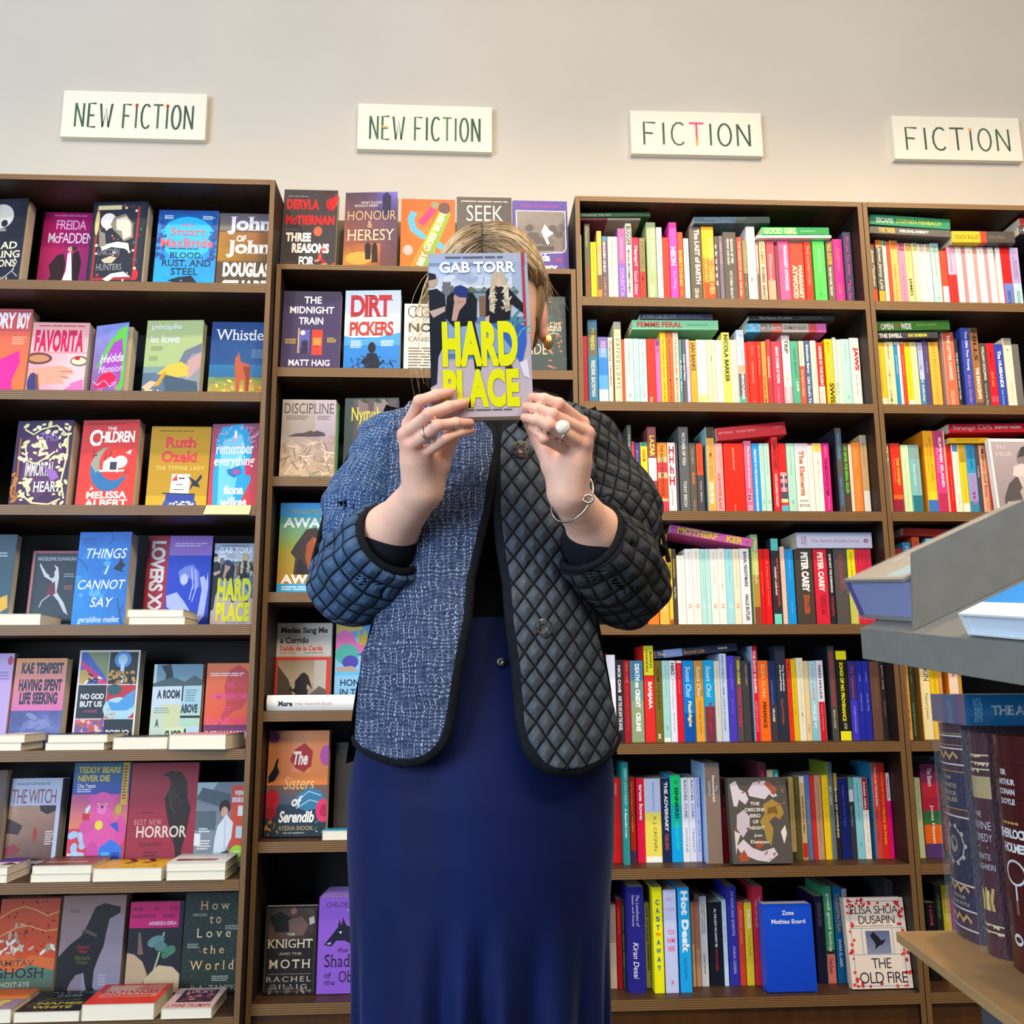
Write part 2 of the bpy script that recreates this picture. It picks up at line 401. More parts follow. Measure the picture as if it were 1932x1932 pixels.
def draw(art, name):
    P = lambda q: [float(v)/100 for v in q]
    pairs = lambda q: list(zip(P(q[0::2]), P(q[1::2])))
    for n, ln in enumerate(ARTS[name]):
        if ln[0] == 'T':
            left, txt = ln.split('|', 1); q = left.split()
            art.text(txt, *P(q[1:5]), q[5], q[6] if len(q) > 6 else ''); continue
        if ln[0] == 'D':
            left, txt = ln.split('|', 1); q = left.split(); art.dtext(txt, *P(q[1:6]), q[6], q[7] if len(q) > 7 else ''); continue
        q = ln.split(); o = q[0]
        if o == 'R': art.rect(*P(q[1:5]), q[5], q[6] if len(q) > 6 else None)
        elif o == 'E': art.ell(*P(q[1:5]), q[5], float(q[6]) if len(q) > 6 else 0)
        elif o == 'P': art.poly_fill(q[1], pairs(q[2:]))
        elif o == 'L': art.line(q[1], float(q[2])/100, pairs(q[3:]))
        elif o == 'S': art.scatter(int(q[1]), *P(q[2:6]), *P(q[6:8]), q[8].split(','), float(q[9]) if len(q) > 9 else 1, int(q[10]) if len(q) > 10 else 1)
        elif o == 'M': art.mosaic(*P(q[1:5]), int(q[5]), int(q[6]), q[7].split(','), float(q[8])/100 if len(q) > 8 else 0.1, n)
        elif o == 'X': art.lines(*P(q[1:5]), int(q[5]), q[6], n)

def poly_fill(s, col, pts):
    """a concave printed shape"""
    from mathutils.geometry import tessellate_polygon
    s.k += 1; tri = tessellate_polygon([[Vector((u, v, 0)) for u, v in pts]])
    s.mb.add([s.p(u, v, s.k) for u, v in pts], [tuple(t) for t in tri], lin(col), s.mi)
Art.poly_fill = poly_fill

def face_cover(w, h, t, art, flare=0.0, back='3A3A3C'):
    """front cover at y=0 facing -y, spine on the left edge, pages behind; local origin at the front bottom centre"""
    m = MB(); a = w/2; c = 0.0007; bc = lin(back)
    m.box(-a, a, t - c, t, 0, h, bc); m.box(-a, -a + c, 0.0002, t, 0, h, bc)
    fa = math.radians(flare); ca, sa = math.cos(fa), math.sin(fa)
    N = 1
    def P(u, k):                                                  # the cover may stand a little open along its free edge
        return (-a + u*w*ca + k*sa*0, -u*w*sa - k)
    vs = []; fs = []
    for i in range(N + 1):
        for y in (0.0, -c):
            x, yy = P(i/N, 0); vs += [(x, yy - y, 0), (x, yy - y, h)]
    for i in range(N):
        b = 4*i; fs += [(b, b+4, b+5, b+1), (b+2, b+3, b+7, b+6), (b+1, b+5, b+7, b+3), (b, b+2, b+6, b+4)]
    m.add(vs, fs, bc)
    def place(u, v, k):
        u2 = min(max(u, 0.0), 1.0); v2 = min(max(v, 0.0), 1.0)
        x, y = P(u2, 0.00004 + k*EPS); return (x, y, (1 - v2)*h)
    if art:
        A = Art(m, w, h, place); draw(A, art)
    return m

COPY = {'green': '5AAA78', 'lilac': '8A58C8'}
def face_book(art, x, y, z, w, h, t, lean, flare, copies, cc, label, group):
    la = math.radians(lean)
    b = thing('paperback_book', label, 'book', (x, y, z + 0.0003), (0, 0, 0), group)
    def dress(root, tt, artname, fl, back='3A3A3C'):
        if artname: q0 = ARTS[artname][0].split(); back = (q0[5] if q0[0] == 'R' else q0[7].split(',')[0])
        c = face_cover(w, h, tt, artname, fl, back).build('cover', [M['ink']], root)
        p = MB(); p.box(-w/2 + 0.0008, w/2 - 0.0016, 0.0010, tt - 0.0010, 0.0008, h - 0.001, PAGE)
        q = p.build('pages', [M['paper']], root)
        for o in (c, q): o.rotation_euler = (-la, 0, 0); o.location = (0, 0, tt*math.sin(la))
    # subdivide printing on curled covers happens through the place() mapping; lettering follows the curl
    dress(b, t, art, flare)
    for i in range(1, copies):
        yy = y + i*(t/math.cos(la) + 0.0008)
        o = thing('paperback_book', '%s further copy of the same novel, %s behind the front one' % (cc, ORD[i]), 'book', (x + 0.0015*i, yy, z + 0.0003), (0, 0, 0), 'further copies behind a face-out novel')
        dress(o, t, None, 0, COPY[cc])
    return b
ORD = ['front', 'first', 'second', 'third', 'fourth', 'fifth', 'sixth']

def flat_book(art, x0, x1, y, z, t, d, yaw, label):
    """paperback lying on its back, bottom edge of the pages to the front, spine on the left"""
    w = x1 - x0; ya = math.radians(yaw); hard = 'hardback' in label and 'white' in label
    b = thing('paperback_book' if not hard else 'hardback_book', label, 'book', (x0, y, z + 0.0003), (0, 0, -ya), 'books lying flat on the shelves')
    m = MB(); c = 0.0007 if not hard else 0.002; g = lin('E4DCCC')
    if hard:
        n = 8; prof = [(0.0 + 0.006*(1 - math.sin(math.pi*i/n)), t*i/n) for i in range(n + 1)]
        vs = [(xx, yy, zz) for xx in (0, w) for yy, zz in prof] ; k = n + 1
        fs = [(i, k + i, k + i + 1, i + 1) for i in range(n)]
        m.add(vs, fs, lin('F0EEEA'))
        m.box(0, w, 0.006, d, 0, c, lin('F0EEEA')); m.box(0, w, 0.006, d, t - c, t, lin('F0EEEA'))
        A = Art(m, w, t, lambda u, v, k2: (u*w, 0.006*(1 - math.sin(math.pi*min(max(1 - v, 0), 1))) - 0.0004 - k2*EPS, (1 - v)*t))
        A.text('Mare', 0.11, 0.38, 0.26, 0.72, '22242C', 'Bs'); A.text('Emily Haworth-Booth', 0.28, 0.42, 0.66, 0.72, 'D8A8A0', 's')
        A.ell(0.95, 0.5, 0.03, 0.3, '3A2A28'); A.ell(0.965, 0.5, 0.02, 0.2, 'F0EEEA')
    else:
        m.box(0, w, 0, d, 0, c, g); m.box(0, w, 0, d, t - c, t, g); m.box(0, c, 0, d, c, t - c, g)
        A = Art(m, w, d, lambda u, v, k: (u*w, (1 - v)*d, t + 0.00004 + k*EPS)); draw(A, art)
    m.build('cover', [M['ink']], b)
    p = MB(); p.box(0.001, w - 0.0012, 0.0012 if not hard else 0.0075, d - 0.0012, c + 0.0001, t - c - 0.0001, lin('F2E8D2')); p.build('pages', [M['paper']], b)
    return b

def lying_book(x, z, y, ln, t, ang, d, segs, texts, label):
    """paperback lying on a row of spines, its own spine to the front, turned by ang in the plane of the shelf"""
    b = thing('paperback_book', label, 'book', (x, y, z + 0.0006), (0, -ang, 0), 'books lying across the rows of spines')
    m = MB(); r = 0.0012; w = 0.0005
    sg = []; prev = 0.0
    for s in segs.split(','):
        c, *e = s.split(':'); e = float(e[0]) if e else 1.0; sg.append((c, prev, e)); prev = e
    for c, u0, u1 in sg:
        col = lin(c); X0, X1 = u0*ln, u1*ln
        prof = [(d, 0), (r, 0), (0, r), (0, t - r), (r, t), (d, t)]
        vs = [(xx, yy, zz) for xx in (X0, X1) for yy, zz in prof]
        m.add(vs, [(i + 1, i, 6 + i, 7 + i) for i in range(5)], col)
        inn = [(d, w), (r + w, w), (w*2, r + w), (w*2, t - r - w), (r + w, t - w), (d, t - w)]
        m.add([(xx, yy, zz) for xx in (X0, X1) for yy, zz in inn], [(i, i + 1, 7 + i, 6 + i) for i in range(5)], col)
    for xx, o in ((0, 0), (ln, 1)):                               # head and tail edges of the wrap
        vs = [(xx, yy, zz) for yy, zz in [(d, 0), (r, 0), (0, r), (0, t - r), (r, t), (d, t)]] + [(xx, yy, zz) for yy, zz in [(d, w), (r + w, w), (w*2, r + w), (w*2, t - r - w), (r + w, t - w), (d, t - w)]]
        m.add(vs, [(i, i + 1, 7 + i, 6 + i) for i in range(5)], lin(sg[-1][0] if o else sg[0][0]))
    A = Art(m, ln, t, lambda u, v, k: (u*ln, -0.00004 - k*EPS, (1 - v)*t))
    for tx in texts.split(';') if texts else []:
        q = tx.split('/')
        if len(q) >= 7: A.text(q[0], float(q[2]), float(q[4]), float(q[3]), float(q[5]), q[1], q[6])
    m.build('cover', [M['ink']], b)
    p = MB(); p.box(0.0006, ln - 0.0006, 0.0024, d - 0.001, w + 0.0001, t - w - 0.0001, PAGE); p.build('pages', [M['paper']], b)
    return b

# ---------------------------------------------------------------- books: printed designs
# R rectangle, E ellipse, P shape, L stroke, T lettering, S scatter, M uneven ground, X small print; in hundredths of the cover
load_arts('''
@skull
R 0 0 100 100 22263A
M 0 0 100 45 8 6 3A3D50,20222F,2A2D40,1A1C2A 25
E 45 20 28 14 C8C4C0
E 30 28 7 4 22263A
E 55 28 7 4 22263A
R 35 34 60 37 8A8890
T 52 49 88 57 EDE3C0 bs|AD
T 45 59 96 67 EDE3C0 bs|LING
T 52 69 90 77 EDE3C0 bs|ONS
L B8B4AC 2 80 62 92 72 84 82 96 88
L B8B4AC 2 88 80 70 88 60 94
T 60 88 80 94 EDE3C0 s|V A.
T 45 95 85 100 EDE3C0 s|CLER
@magenta
R 0 0 100 100 A81460 7A1A6A
R 0 0 45 100 B4125C 8A1450
T 26 9 84 20 E8B0D8 n|FREIDA
T 13 24 100 36 F0D8EC n|McFADDEN
X 20 3 88 6 1 D070B0
P 2A1018 20 62 34 50 46 48 52 60 50 76 56 92 30 96 16 84 26 74
P 1A1016 64 48 74 44 82 58 78 90 66 92
P F0E8E4 54 48 60 46 64 62 68 80 66 92 36 92 46 84 54 68
E 58 43 5 3 C89878
E 66 42 5 3 3A2420
T 48 96 60 100 D01838 b|THE
@unicorn
R 0 0 100 100 1E2438
R 4 2 96 96 2A2E3C
R 8 5 12 90 A83038
R 82 6 86 90 A83038
R 8 86 86 89 A83038
S 60 5 3 95 96 1 3 B83840,2E6A60,E8D8B8,803038 1 3
R 9 4 52 9 D8C898
E 10 24 4 14 D8C080
E 30 22 14 9 E8E4DC
P 8A8070 40 18 60 14 76 26 78 42 62 46 54 40 40 32 34 26
P D8CFC0 44 20 62 17 72 26 74 40 60 44 56 34 46 32
P E8E0D0 20 50 50 46 70 48 74 58 64 54 40 52 24 56
P 8A8478 14 28 18 34 26 36 30 50 18 52
T 16 54 56 61 8A8C94 s|UNICORN
P C8BCA0 24 66 40 62 52 64 44 70 30 70
T 16 71 62 78 9A9CA0 s|HUNTERS
P F0EAE0 30 88 44 82 66 80 80 86 68 86 50 86 40 91
E 88 84 5 6 D02830
R 0 92 100 100 1A1E2C
T 6 94 78 99 E8E4DC b|KATHERINE ARDEN
@macbride
M 0 0 100 100 10 12 1C6AC0,1858B0,18A8E8,1CA0E4 8
M 0 0 100 14 8 3 1A3C8C,1A4898,1C68B8,1C70C0 12
E 50 34 45 26 2CB4EC
S 60 0 4 14 60 1 4 1C4490,2050A0 1 4
S 60 88 4 100 60 1 4 1C4490,2050A0 1 5
X 10 7 28 12 3 D0E4F4
X 74 7 94 12 3 D0E4F4
T 40 16 60 20 F07080 |Number One
T 22 22 80 31 F4687C s|Stuart
T 6 35 94 46 F4687C bs|MacBride
X 22 47 78 49 1 103A60
T 24 52 78 60 0C2438 s|BLOOD,
T 12 61 92 70 0C2438 s|RUST, AND
T 28 71 72 79 0C2438 s|STEEL
P 102030 36 100 44 90 24 86 40 82 62 80 74 90 76 100
E 46 86 2 1 2CA0D8
@john
M 0 0 100 100 10 12 4A3C40,6A4A44,8A5A20,4A3430 14
M 0 24 100 60 10 6 9A6A30,8A5434,A87820,5A4028 14
R 0 62 100 100 4A3C36 52443A
R 0 0 100 22 5A5464 7A706C
T 14 4 100 27 E8E4F0 Bs|John
T 34 28 52 36 F0E8E4 Bs|OF
T 14 34 100 56 F0E8E8 Bs|John
T 12 62 100 80 F4EAD8 H|DOUGLAS
T 12 84 100 102 F4EAD8 H|STUART
@oryboy
R 0 0 100 100 E0605A F07838
R 0 0 100 26 C85858
T 10 4 62 23 F4E8F0 Bn|ORY
T 66 4 96 23 F4E8F0 H|BOY
X 60 32 94 42 4 F8B090
P E02898 30 60 80 48 84 62 70 82 76 100 20 100
T 58 92 92 100 F8E8D8 B|D. OFF
@favorita
R 0 0 100 100 E89098
R 0 0 100 40 D89CA0 F0B8B8
T 6 10 92 40 C81858 H|FAVORITA
X 10 4 96 7 1 B04060
M 0 42 100 100 8 8 F0A8B0,F4C0C4,F088A8,F8C8D0 8
E 16 49 24 8 6A3A38
E 17 49 18 5 C88860
E 88 52 16 7 6A5A50
E 87 52 13 5 D8D8B8
E 84 48 5 3 C02038
P F0A088 0 66 30 60 58 58 78 64 80 70 66 70 76 76 60 76 66 82 46 82 24 84 0 92
L 8A2A20 1 58 66 78 66
L 8A2A20 1 58 73 70 74
E 10 82 9 14 3A3A78
L 8A4A20 5 16 70 22 96
P F070B0 48 100 78 84 80 100
P F470B4 76 82 98 76 100 100 80 100
@hedda
M 0 0 100 100 8 10 8890D0,7088D8,905080,A060B0 8
P 60C048 10 62 44 26 76 8 96 4 100 90 76 100 90 40 78 24 50 44
P A848B8 34 50 60 26 84 22 90 46 88 84 60 60 30 66
P E02050 8 88 30 70 56 66 78 76 62 86 40 88
S 14 6 80 84 100 5 9 D050A0,B04080,E868B0 0.6 3 
L E8E8F0 2 24 58 40 44 46 56 54 42 66 52 80 46 92 52
T 22 42 92 54 E8E8F8 i|Hedda
T 20 58 92 68 E8C8E8 i|Mansion
L D8D8E8 2 6 78 20 84 40 78 60 88 80 82
@people
R 0 0 100 100 A8B884 A0B878
R 0 60 100 68 7A9898
R 0 68 100 100 5A7088
P 8A9098 60 100 56 68 74 48 100 34 100 100
P 6A7488 56 64 70 40 100 30 100 42 84 44 74 56
P C09898 78 52 90 46 100 42 100 60 88 70 76 78 76 64
P 44586A 34 68 60 74 96 80 100 100 44 100
P E0B848 24 70 44 58 66 54 78 60 80 72 60 74 38 70
P C89828 20 86 36 66 42 68 30 84
T 8 4 62 14 C8D4CC Bs|people
T 8 19 60 30 C8D4CC Bs|in love
X 10 34 34 40 3 788460
X 8 47 26 53 3 788460
P D8B898 0 86 14 78 26 80 10 92
T 4 89 46 97 F4E0A0 Bs|Claire
@whistler
M 0 0 100 60 8 8 1A3C7C,1C4884,204C88,24588C 10
R 0 56 100 72 2870A0 2A6894
M 0 72 100 100 14 8 5A8060,788048,D8B028,E8A030 22
S 40 0 76 100 100 2 5 E8C030,D87028,88A040,F0D050 0.5 3
T 8 10 102 24 F4F0F4 s|Whistler
X 72 36 98 48 5 6A88A8
P B85838 44 48 50 40 54 52 70 56 72 72 66 90 62 90 62 74 54 76 54 92 48 92 46 72 44 60
P 8A3A28 58 58 72 58 70 90 66 90 64 72
@heart
R 0 0 100 100 3A2450 46204A
P 5A3460 20 20 60 10 84 30 80 70 50 90 16 70
T 42 14 74 24 9878C8 s|THIS
T 22 48 74 64 E8E0D8 bs|IMMORTAL
T 40 70 90 82 E8E0D8 bs|HEART
L E8DCA0 3 14 10 30 16 44 10 70 6 92 18 94 40 88 70 96 90
L E8DCA0 3 18 30 24 46 40 50 60 42 72 36
L E8DCA0 3 20 84 40 94 70 96 90 90
L B06820 3 8 20 10 60 8 90
P 9A6AB8 56 54 76 58 84 66 70 70
S 60 12 4 96 46 3 7 F0E6B0,E8DCA0,F4ECC0 0.55 3
S 26 16 66 40 98 3 7 F0E6B0,E8DCA0 0.55 4
S 20 78 40 98 98 3 6 F0E6B0,E8DCA0 0.55 5
S 14 2 60 14 98 3 6 C07828,B06820 0.55 6
T 66 97 100 101 E8DCA0 s|RLINE
@children
R 0 0 100 100 C83838 E83828
R 0 55 100 100 F03A2A
X 8 4 94 6 1 8A1A18
T 44 8 60 12 F8F0E8 b|THE
T 14 11 34 30 F8F0E8 Bs|C
T 32 13 94 26 F8F0E8 Bns|HILDREN
E 52 56 32 25 B8A070 0
E 52 56 32 25 3878A8 0
P 9AA08C 20 50 28 38 40 32 56 31 56 48 30 60
P 2E70A8 22 62 56 58 84 66 70 78 48 81 30 74
E 62 49 27 20 E03C30
P F4ECE0 42 48 54 42 66 46 66 58 42 58
E 72 48 12 7 F4ECE0
R 66 50 69 60 F4ECE0
R 54 48 66 58 38384A
R 36 57 80 59 F4ECE0
L 5A2020 1.5 44 46 46 38 
L 5A2020 1.5 52 42 54 36
P F4ECE0 80 38 90 34 88 40
S 8 20 36 30 44 1 2 6A1A1A 0.6 3
S 8 80 56 90 62 1 2 6A1A1A 0.6 4
P F4ECE0 20 72 26 76 22 80 30 78
T 18 81 88 89 F4ECE0 B|MELISSA
T 16 90 90 98 F4ECE0 B|ALBERT
@ozeki
R 0 0 100 100 B88A20 E8B018
R 0 0 100 84 B48820 C4961C
X 14 5 88 7 1 5A4410
T 24 13 78 26 D84048 Bs|Ruth
T 20 30 80 44 D84048 Bs|Ozeki
T 12 48 92 53 E8CC70 bw|THE TYPING LADY
P F0ECE4 40 58 70 58 70 84 38 84
P D04048 40 66 48 58 50 66
X 52 62 62 66 1 3A3A3A
X 48 70 60 72 1 3A3A3A
X 44 76 64 78 1 3A3A3A
P 2A2E40 66 60 80 66 88 58 90 62 84 68 88 74 76 72 70 78 74 68
R 32 82 80 90 3848A0
P 4858A8 30 90 82 90 86 100 26 100
S 44 34 91 80 99 1.5 2 E8E0D0 1 3 
L 2A2A30 2 26 81 80 82
@remember
R 0 0 100 100 8A4868 D83838
P 20A0D8 20 4 60 0 74 10 84 30 80 50 84 66 60 100 10 100 8 60 10 20
P 70C8E8 24 20 60 12 70 30 56 60 50 90 20 96 18 50
P 1878B8 34 54 60 50 66 58 50 64 38 60
E 54 57 7 3 B84898
P D02858 70 46 84 40 82 62 72 60
S 40 4 4 96 30 0.6 1.2 D8B8D0,C89AB8 6 3
T 44 8 52 17 F4F4F8 Bs|i
T 10 23 86 36 F4F4F8 bs|remember
T 8 38 90 53 F4F4F8 bs|everything
T 30 72 70 83 F4F4F8 Bs|fiona
T 24 86 78 99 F4F4F8 Bs|wilkes
@tealyellow
R 0 0 100 100 2A4A5C 3A5A68
P D8A830 20 50 60 56 70 70 92 66 96 80 80 84 70 96 30 100
X 40 20 90 26 2 A8B8B8
@joan
R 0 0 100 100 C08088
R 6 3 100 100 2A3440 30404A
R 0 0 100 3 B05060
T 12 8 96 13 B8BCC8 b|MADELEINE DUNNIGAN
P C8CCD4 18 16 34 30 46 34 54 24 48 18 58 22 62 34 60 54 78 68 90 84 80 80 66 66 50 56 48 40 30 34 18 20
P 6A2A40 44 44 54 40 58 56 40 62 38 54
E 46 32 6 4 3A3A44
X 72 30 96 36 2 8A98A8
X 76 46 94 52 2 B06070
L A8ACB4 3 46 58 30 66 26 74
T 14 92 96 106 F4F0F0 Bsi|Joan
@things
M 0 0 100 100 10 14 1C70C8,1C68C0,2088DC,1868BC 10
S 20 0 20 60 70 4 10 3C98DC,50A4E0,2C80D0 0.8 3
X 8 6 38 16 5 1858A8
L 1C3C68 1.5 60 0 66 8 56 14
L 1C3C68 1.5 0 28 14 34 22 42
L 1C3C68 2 96 100 88 84 84 72
L 1C3C68 1.5 90 88 96 78
T 16 18 94 29 ECF4F4 i|THINGS
T 54 37 62 46 ECF4F4 i|I
T 6 52 96 62 ECF4F4 i|CANNOT
T 32 71 76 81 ECF4F4 i|SAY
P 101828 70 40 80 34 84 28 88 34 94 36 86 40 90 44 78 42
T 12 91 90 99 E0F0EC i|geraldine mellet
@lovers
R 0 0 100 100 2848C8 1C40C8
R 34 0 100 22 9A70C8
R 0 0 33 100 A8203C B01C34
T 6 6 28 100 F0ECEC 9Bn|LOVERS XXX
X 42 8 94 13 2 D8C0F0
P B8C0F0 34 66 50 62 62 72 76 86 84 86 88 60 84 46 90 44 94 50 96 40 98 56 94 88 80 100 60 98 50 84 36 78
P 7888E0 50 40 60 34 72 32 82 40 84 56 74 60 76 50 66 46 60 56 54 52
E 60 48 6 6 C8CCF4
L C0C8F8 1.5 70 36 74 54 70 70
L C0C8F8 1.5 76 38 80 56 74 72
@hardplace
M 0 0 100 50 10 10 98A4BC,8E9CB8,B4BCC8,A8B4C4 5
R 0 0 100 6 A0A4B8
R 0 3 40 17 98A8C8 A4B4D0
R 0 6 86 8 7C88A4
R 2 9 84 24 A8B8D4 C8CCD4
M 18 12 84 24 12 5 8C9CB8,B0BCD0,D8D8DC,D0D4D8 14
S 20 18 12 80 18 3 8 C8CCD8,B8C0D0,98A4BC 0.5 3
R 14 22 88 30 7A8A98
S 26 14 21 90 25 1.5 3 50604C,5A6A50,687868 0.8 5
R 20 24 88 25 4A5A50
R 14 18 22 26 6A6870
R 0 44 100 100 A8A0AC B8A4A8
R 12 40 94 44 5A78A0
R 12 44 92 66 7C98BC
R 12 62 92 65 4C6CA0
R 50 27 56 40 7A5A44
P 161C28 0 23 8 22 16 26 17 36 16 46 10 48 0 50
P 161C28 0 48 12 46 14 56 8 64 6 80 0 82
E 3 17 6 4.4 B49884
P 1A2030 0 12 7 13 8 16 0 17
P B49C90 0 36 16 33 16 36 4 40
P 10141E 18 27 26 23 44 25 48 29 47 42 40 45 24 46 16 40
P 10141E 44 40 50 60 50 72 44 74 42 60 34 56
E 31 28.5 6.4 4.4 B08C7C
P 20306C 24 25 26 21 32 20 39 22 39 28 30 27.5
P B48E7E 25 31 35 28 37 31 30 36 27 42 22 42
L 8A6458 0.8 28 31 35 30
P 12141C 57 24 66 19 76 20 84 25 94 32 98 36 94 38 82 32 80 44 60 44 58 38
P 12141C 57 24 63 26 60 40 56 42
P C8A894 56 40 60 39 59 44 55 44
E 70 17 4.4 4.6 CCA898
P B4A48C 64 13 70 10.5 76 13 80 24 81 36 76 37 75 22 71 15 66 22 65 38 60 36 61 24
S 16 61 22 66 36 0.6 1.2 C8BCA4,A08C70,D0C4B0 5 7
S 16 74 20 81 36 0.6 1.2 C8BCA4,A08C70,D0C4B0 5 8
P 3058B0 62 44 80 42 96 46 96 56 90 70 84 62 70 50
P D0C8D0 88 68 96 66 98 78 92 76
R 94 0 97 46 A83440
R 97 8 100 50 90A8B8
L 3A8A80 1.6 76 50 84 40 90 36
L 4A9A8C 1.6 80 50 86 44 96 42
L 3A7A70 1.6 82 54 78 42 
L 4A9A8C 1.6 86 54 92 48 100 46
L 2C6A64 1.6 84 56 88 40
P 3A2A2A 72 66 78 66 84 76 76 77
X 17 2.4 82 3.8 1 3A4058
T 11 5.6 88 12.6 E4E6F0 B|GAB TORR
T 12 42.5 87 70 D6D400 H|HARD
T 12 71.5 87 94.6 D6D400 H|PLACE
X 34 95.6 86 96.8 1 4A4858
@lilacedge
R 0 0 100 100 C8A8E0
E 90 8 8 5 C02858
X 60 20 96 30 3 9878B8
@tempest
R 0 0 100 60 E89858 E070B0
M 0 60 100 100 10 8 4A4E90,585EA0,5A64A8,7C84BC 16
S 14 20 66 80 80 6 14 7078B0,8088BC 0.4 3
T 12 5 94 18 26203C H|KAE TEMPEST
T 10 24 94 38 26203C H|HAVING SPENT
T 14 39 88 53 26203C H|LIFE SEEKING
@nogod
R 0 0 100 100 F0ECE4
R 3 2 49 36 4060C0
P D8A850 3 22 20 18 30 28 12 36 3 36
P 8A9468 12 2 49 2 49 32 40 24
P E02878 3 10 49 34 49 36 36 36 3 16
S 12 10 26 40 35 3 5 F4F4F4,202028 0.4 3
R 50 2 97 36 181C24
E 72 10 14 9 5098E0
E 72 10 8 6 B8E0F8
R 69 10 75 35 D8E8F8
S 24 52 22 94 36 3 5 D8A040,C87830,302820 0.7 4
R 3 37 49 72 1E2430
T 8 46 46 52 F4F0F0 B|NO GOD
T 8 54 44 60 F4F0F0 B|BUT US
T 16 63 38 66 B05078 b|A NOVEL
R 50 37 97 72 C82838
E 72 62 26 12 B8DCF0
P 50A0E0 52 54 70 56 82 48 96 42 96 60 84 64 60 64
E 62 42 12 6 2A5A60
S 10 52 62 66 72 2 4 D8B890,C89060 0.6 5
R 3 73 49 100 C85848
S 30 4 74 48 90 3 5 8050A0,E06090,3868B8,F0C0B0 0.7 6
R 3 92 49 100 B86848
R 50 73 97 100 1E2430
T 54 84 92 90 F4F0F0 B|BOBUQ
T 54 93 90 100 F4F0F0 B|SAYED
@aroom
R 0 0 100 100 C8DCDC
R 6 0 100 25 6A90A8 7AA0B0
P 202838 14 2 34 0 40 14 36 24 20 26 26 14
P 4A6068 0 24 40 16 64 22 84 14 100 20 100 27 0 28
R 0 28 60 60 D0E0E8
R 60 28 100 70 A8D4E0
R 20 50 60 80 D8DCA8
R 0 56 28 100 D0DCC4
R 62 60 100 80 B8DCC0
R 30 78 76 100 DCE8B4
R 76 78 100 100 C0DCF0
T 10 32 56 43 2A3440 H|A ROOM
R 60 27 63 46 22283A
T 60 50 94 61 2A3440 H|ABOVE
R 60 64 100 67 22283A
T 10 68 18 78 2A3440 Bn|A
T 32 82 64 95 2A3440 Bn|SHOP
R 70 80 74 100 22283A
X 68 32 92 48 5 7898A0
X 6 54 40 62 3 98A8A0
@emperor
R 0 0 100 100 E87848 E84830
P C84448 40 28 50 8 70 2 90 10 96 30 92 46 80 56 62 60 40 72 20 86 40 62 46 50
R 0 76 100 100 5A3068 E03848
T 44 24 60 30 F050A8 |THE
T 14 37 92 45 F050A8 |EMPEROR
T 44 53 56 59 F050A8 |OF
T 6 67 56 75 F050A8 |GLAD
T 56 67 96 75 E83088 |NESS
T 2 83 100 96 F4E4F0 H|OCEAN VUONG
R 0 97 100 100 F0C0D0
X 8 12 94 17 2 F8E8E0
@brownedge
R 0 0 100 100 5A4034
@witch
R 0 0 100 100 B4C0D8 C0C8E0
R 0 30 92 90 7A5A50
M 0 30 92 90 8 8 B89078,A07868,6A4840,5A3A34 10
P 3A2828 0 44 16 48 30 52 24 62 0 60
P 2A1C1C 60 30 92 30 92 36 76 40 62 36
E 56 62 4 8 A83028
P 8A3038 0 76 16 72 34 78 16 84 0 84
X 76 58 92 74 6 D8C8C0
T 3 12 90 28 9A3844 n|THE WITCH
X 10 5 86 8 2 6A6A80
T 2 93 94 103 44406A H|MARIE NDIAYE
@teddy
R 0 0 100 100 2C3C98
R 0 0 100 30 286C90 3848A8
R 0 30 100 68 C05090 F09050
R 0 62 100 100 D83848 E04050
R 86 0 97 40 E0B028
X 88 3 95 36 12 6A3A20
T 8 4 82 10 E8D040 B|TEDDY BEARS
T 8 12 64 18 E8D040 B|NEVER DIE
T 8 20 40 24 F4F0F0 b|Cho Yeeun
X 8 25 36 29 2 E8E0F0
S 8 2 64 30 90 8 12 D8E4F4,C0D0F0,B0C8E8 0.7 3
P D8E8F8 26 44 36 38 34 44 28 50
E 36 34 7 4 E050A0
E 74 34 7 4 E050A0
E 55 40 21 12 E858A8
E 55 66 30 21 E858A8
E 32 60 14 7 E050A0 -40
E 90 64 10 14 E050A0
E 44 86 10 12 D848A0
E 55 44 9 5 F080C0
E 55 42 2.4 1.5 4A2040
E 48 39 2 1 E8D040
E 62 39 2 1 E8D040
E 52 59 7 4.4 F0E040
R 22 48 34 54 D02838
E 84 44 6 5 C8B040
P 3858C0 70 58 84 56 88 66 78 62
P 3878E0 56 80 76 72 96 80 94 100 56 100
R 60 84 74 100 58B0F0
R 78 84 92 100 2850B0
R 0 92 56 100 283878
S 8 2 86 22 96 3 5 F4E0F0,E8A0C8,3A2850 0.8 5
@horror
R 0 0 100 100 A0283C A42A3E
P 2C1C18 46 12 58 8 74 9 84 18 86 34 92 44 88 66 82 84 84 100 76 100 72 80 64 66 56 48 52 34 60 22 56 14
P 3C2A20 58 28 66 22 70 34 62 44
L 6A4A30 1 56 24 62 42 70 48
L 6A4A30 1 70 30 76 38 84 36
X 18 47 40 49 1 5A1420
T 10 54 50 59 D8A098 w|BEST NEW
T 14 60 88 71 E8D4C8 b|HORROR
X 20 76 54 80 2 6A1824
X 26 84 50 90 2 6A1824
@wendy
R 0 0 100 100 7A8490 8A949C
P A8C0C8 0 0 40 0 30 10 0 14
P 586470 10 6 66 14 70 34 0 20
R 0 34 40 56 5A6870
R 68 4 100 80 D85038
R 82 28 94 40 E8E8EC
R 80 52 92 66 C8D8E0
T 74 10 100 16 F0F0F8 B|WENDY
T 70 18 100 24 F0F0F8 B|ERSKINE
E 56 30 11 9 3A2420
E 56 35 7 6 D8A890
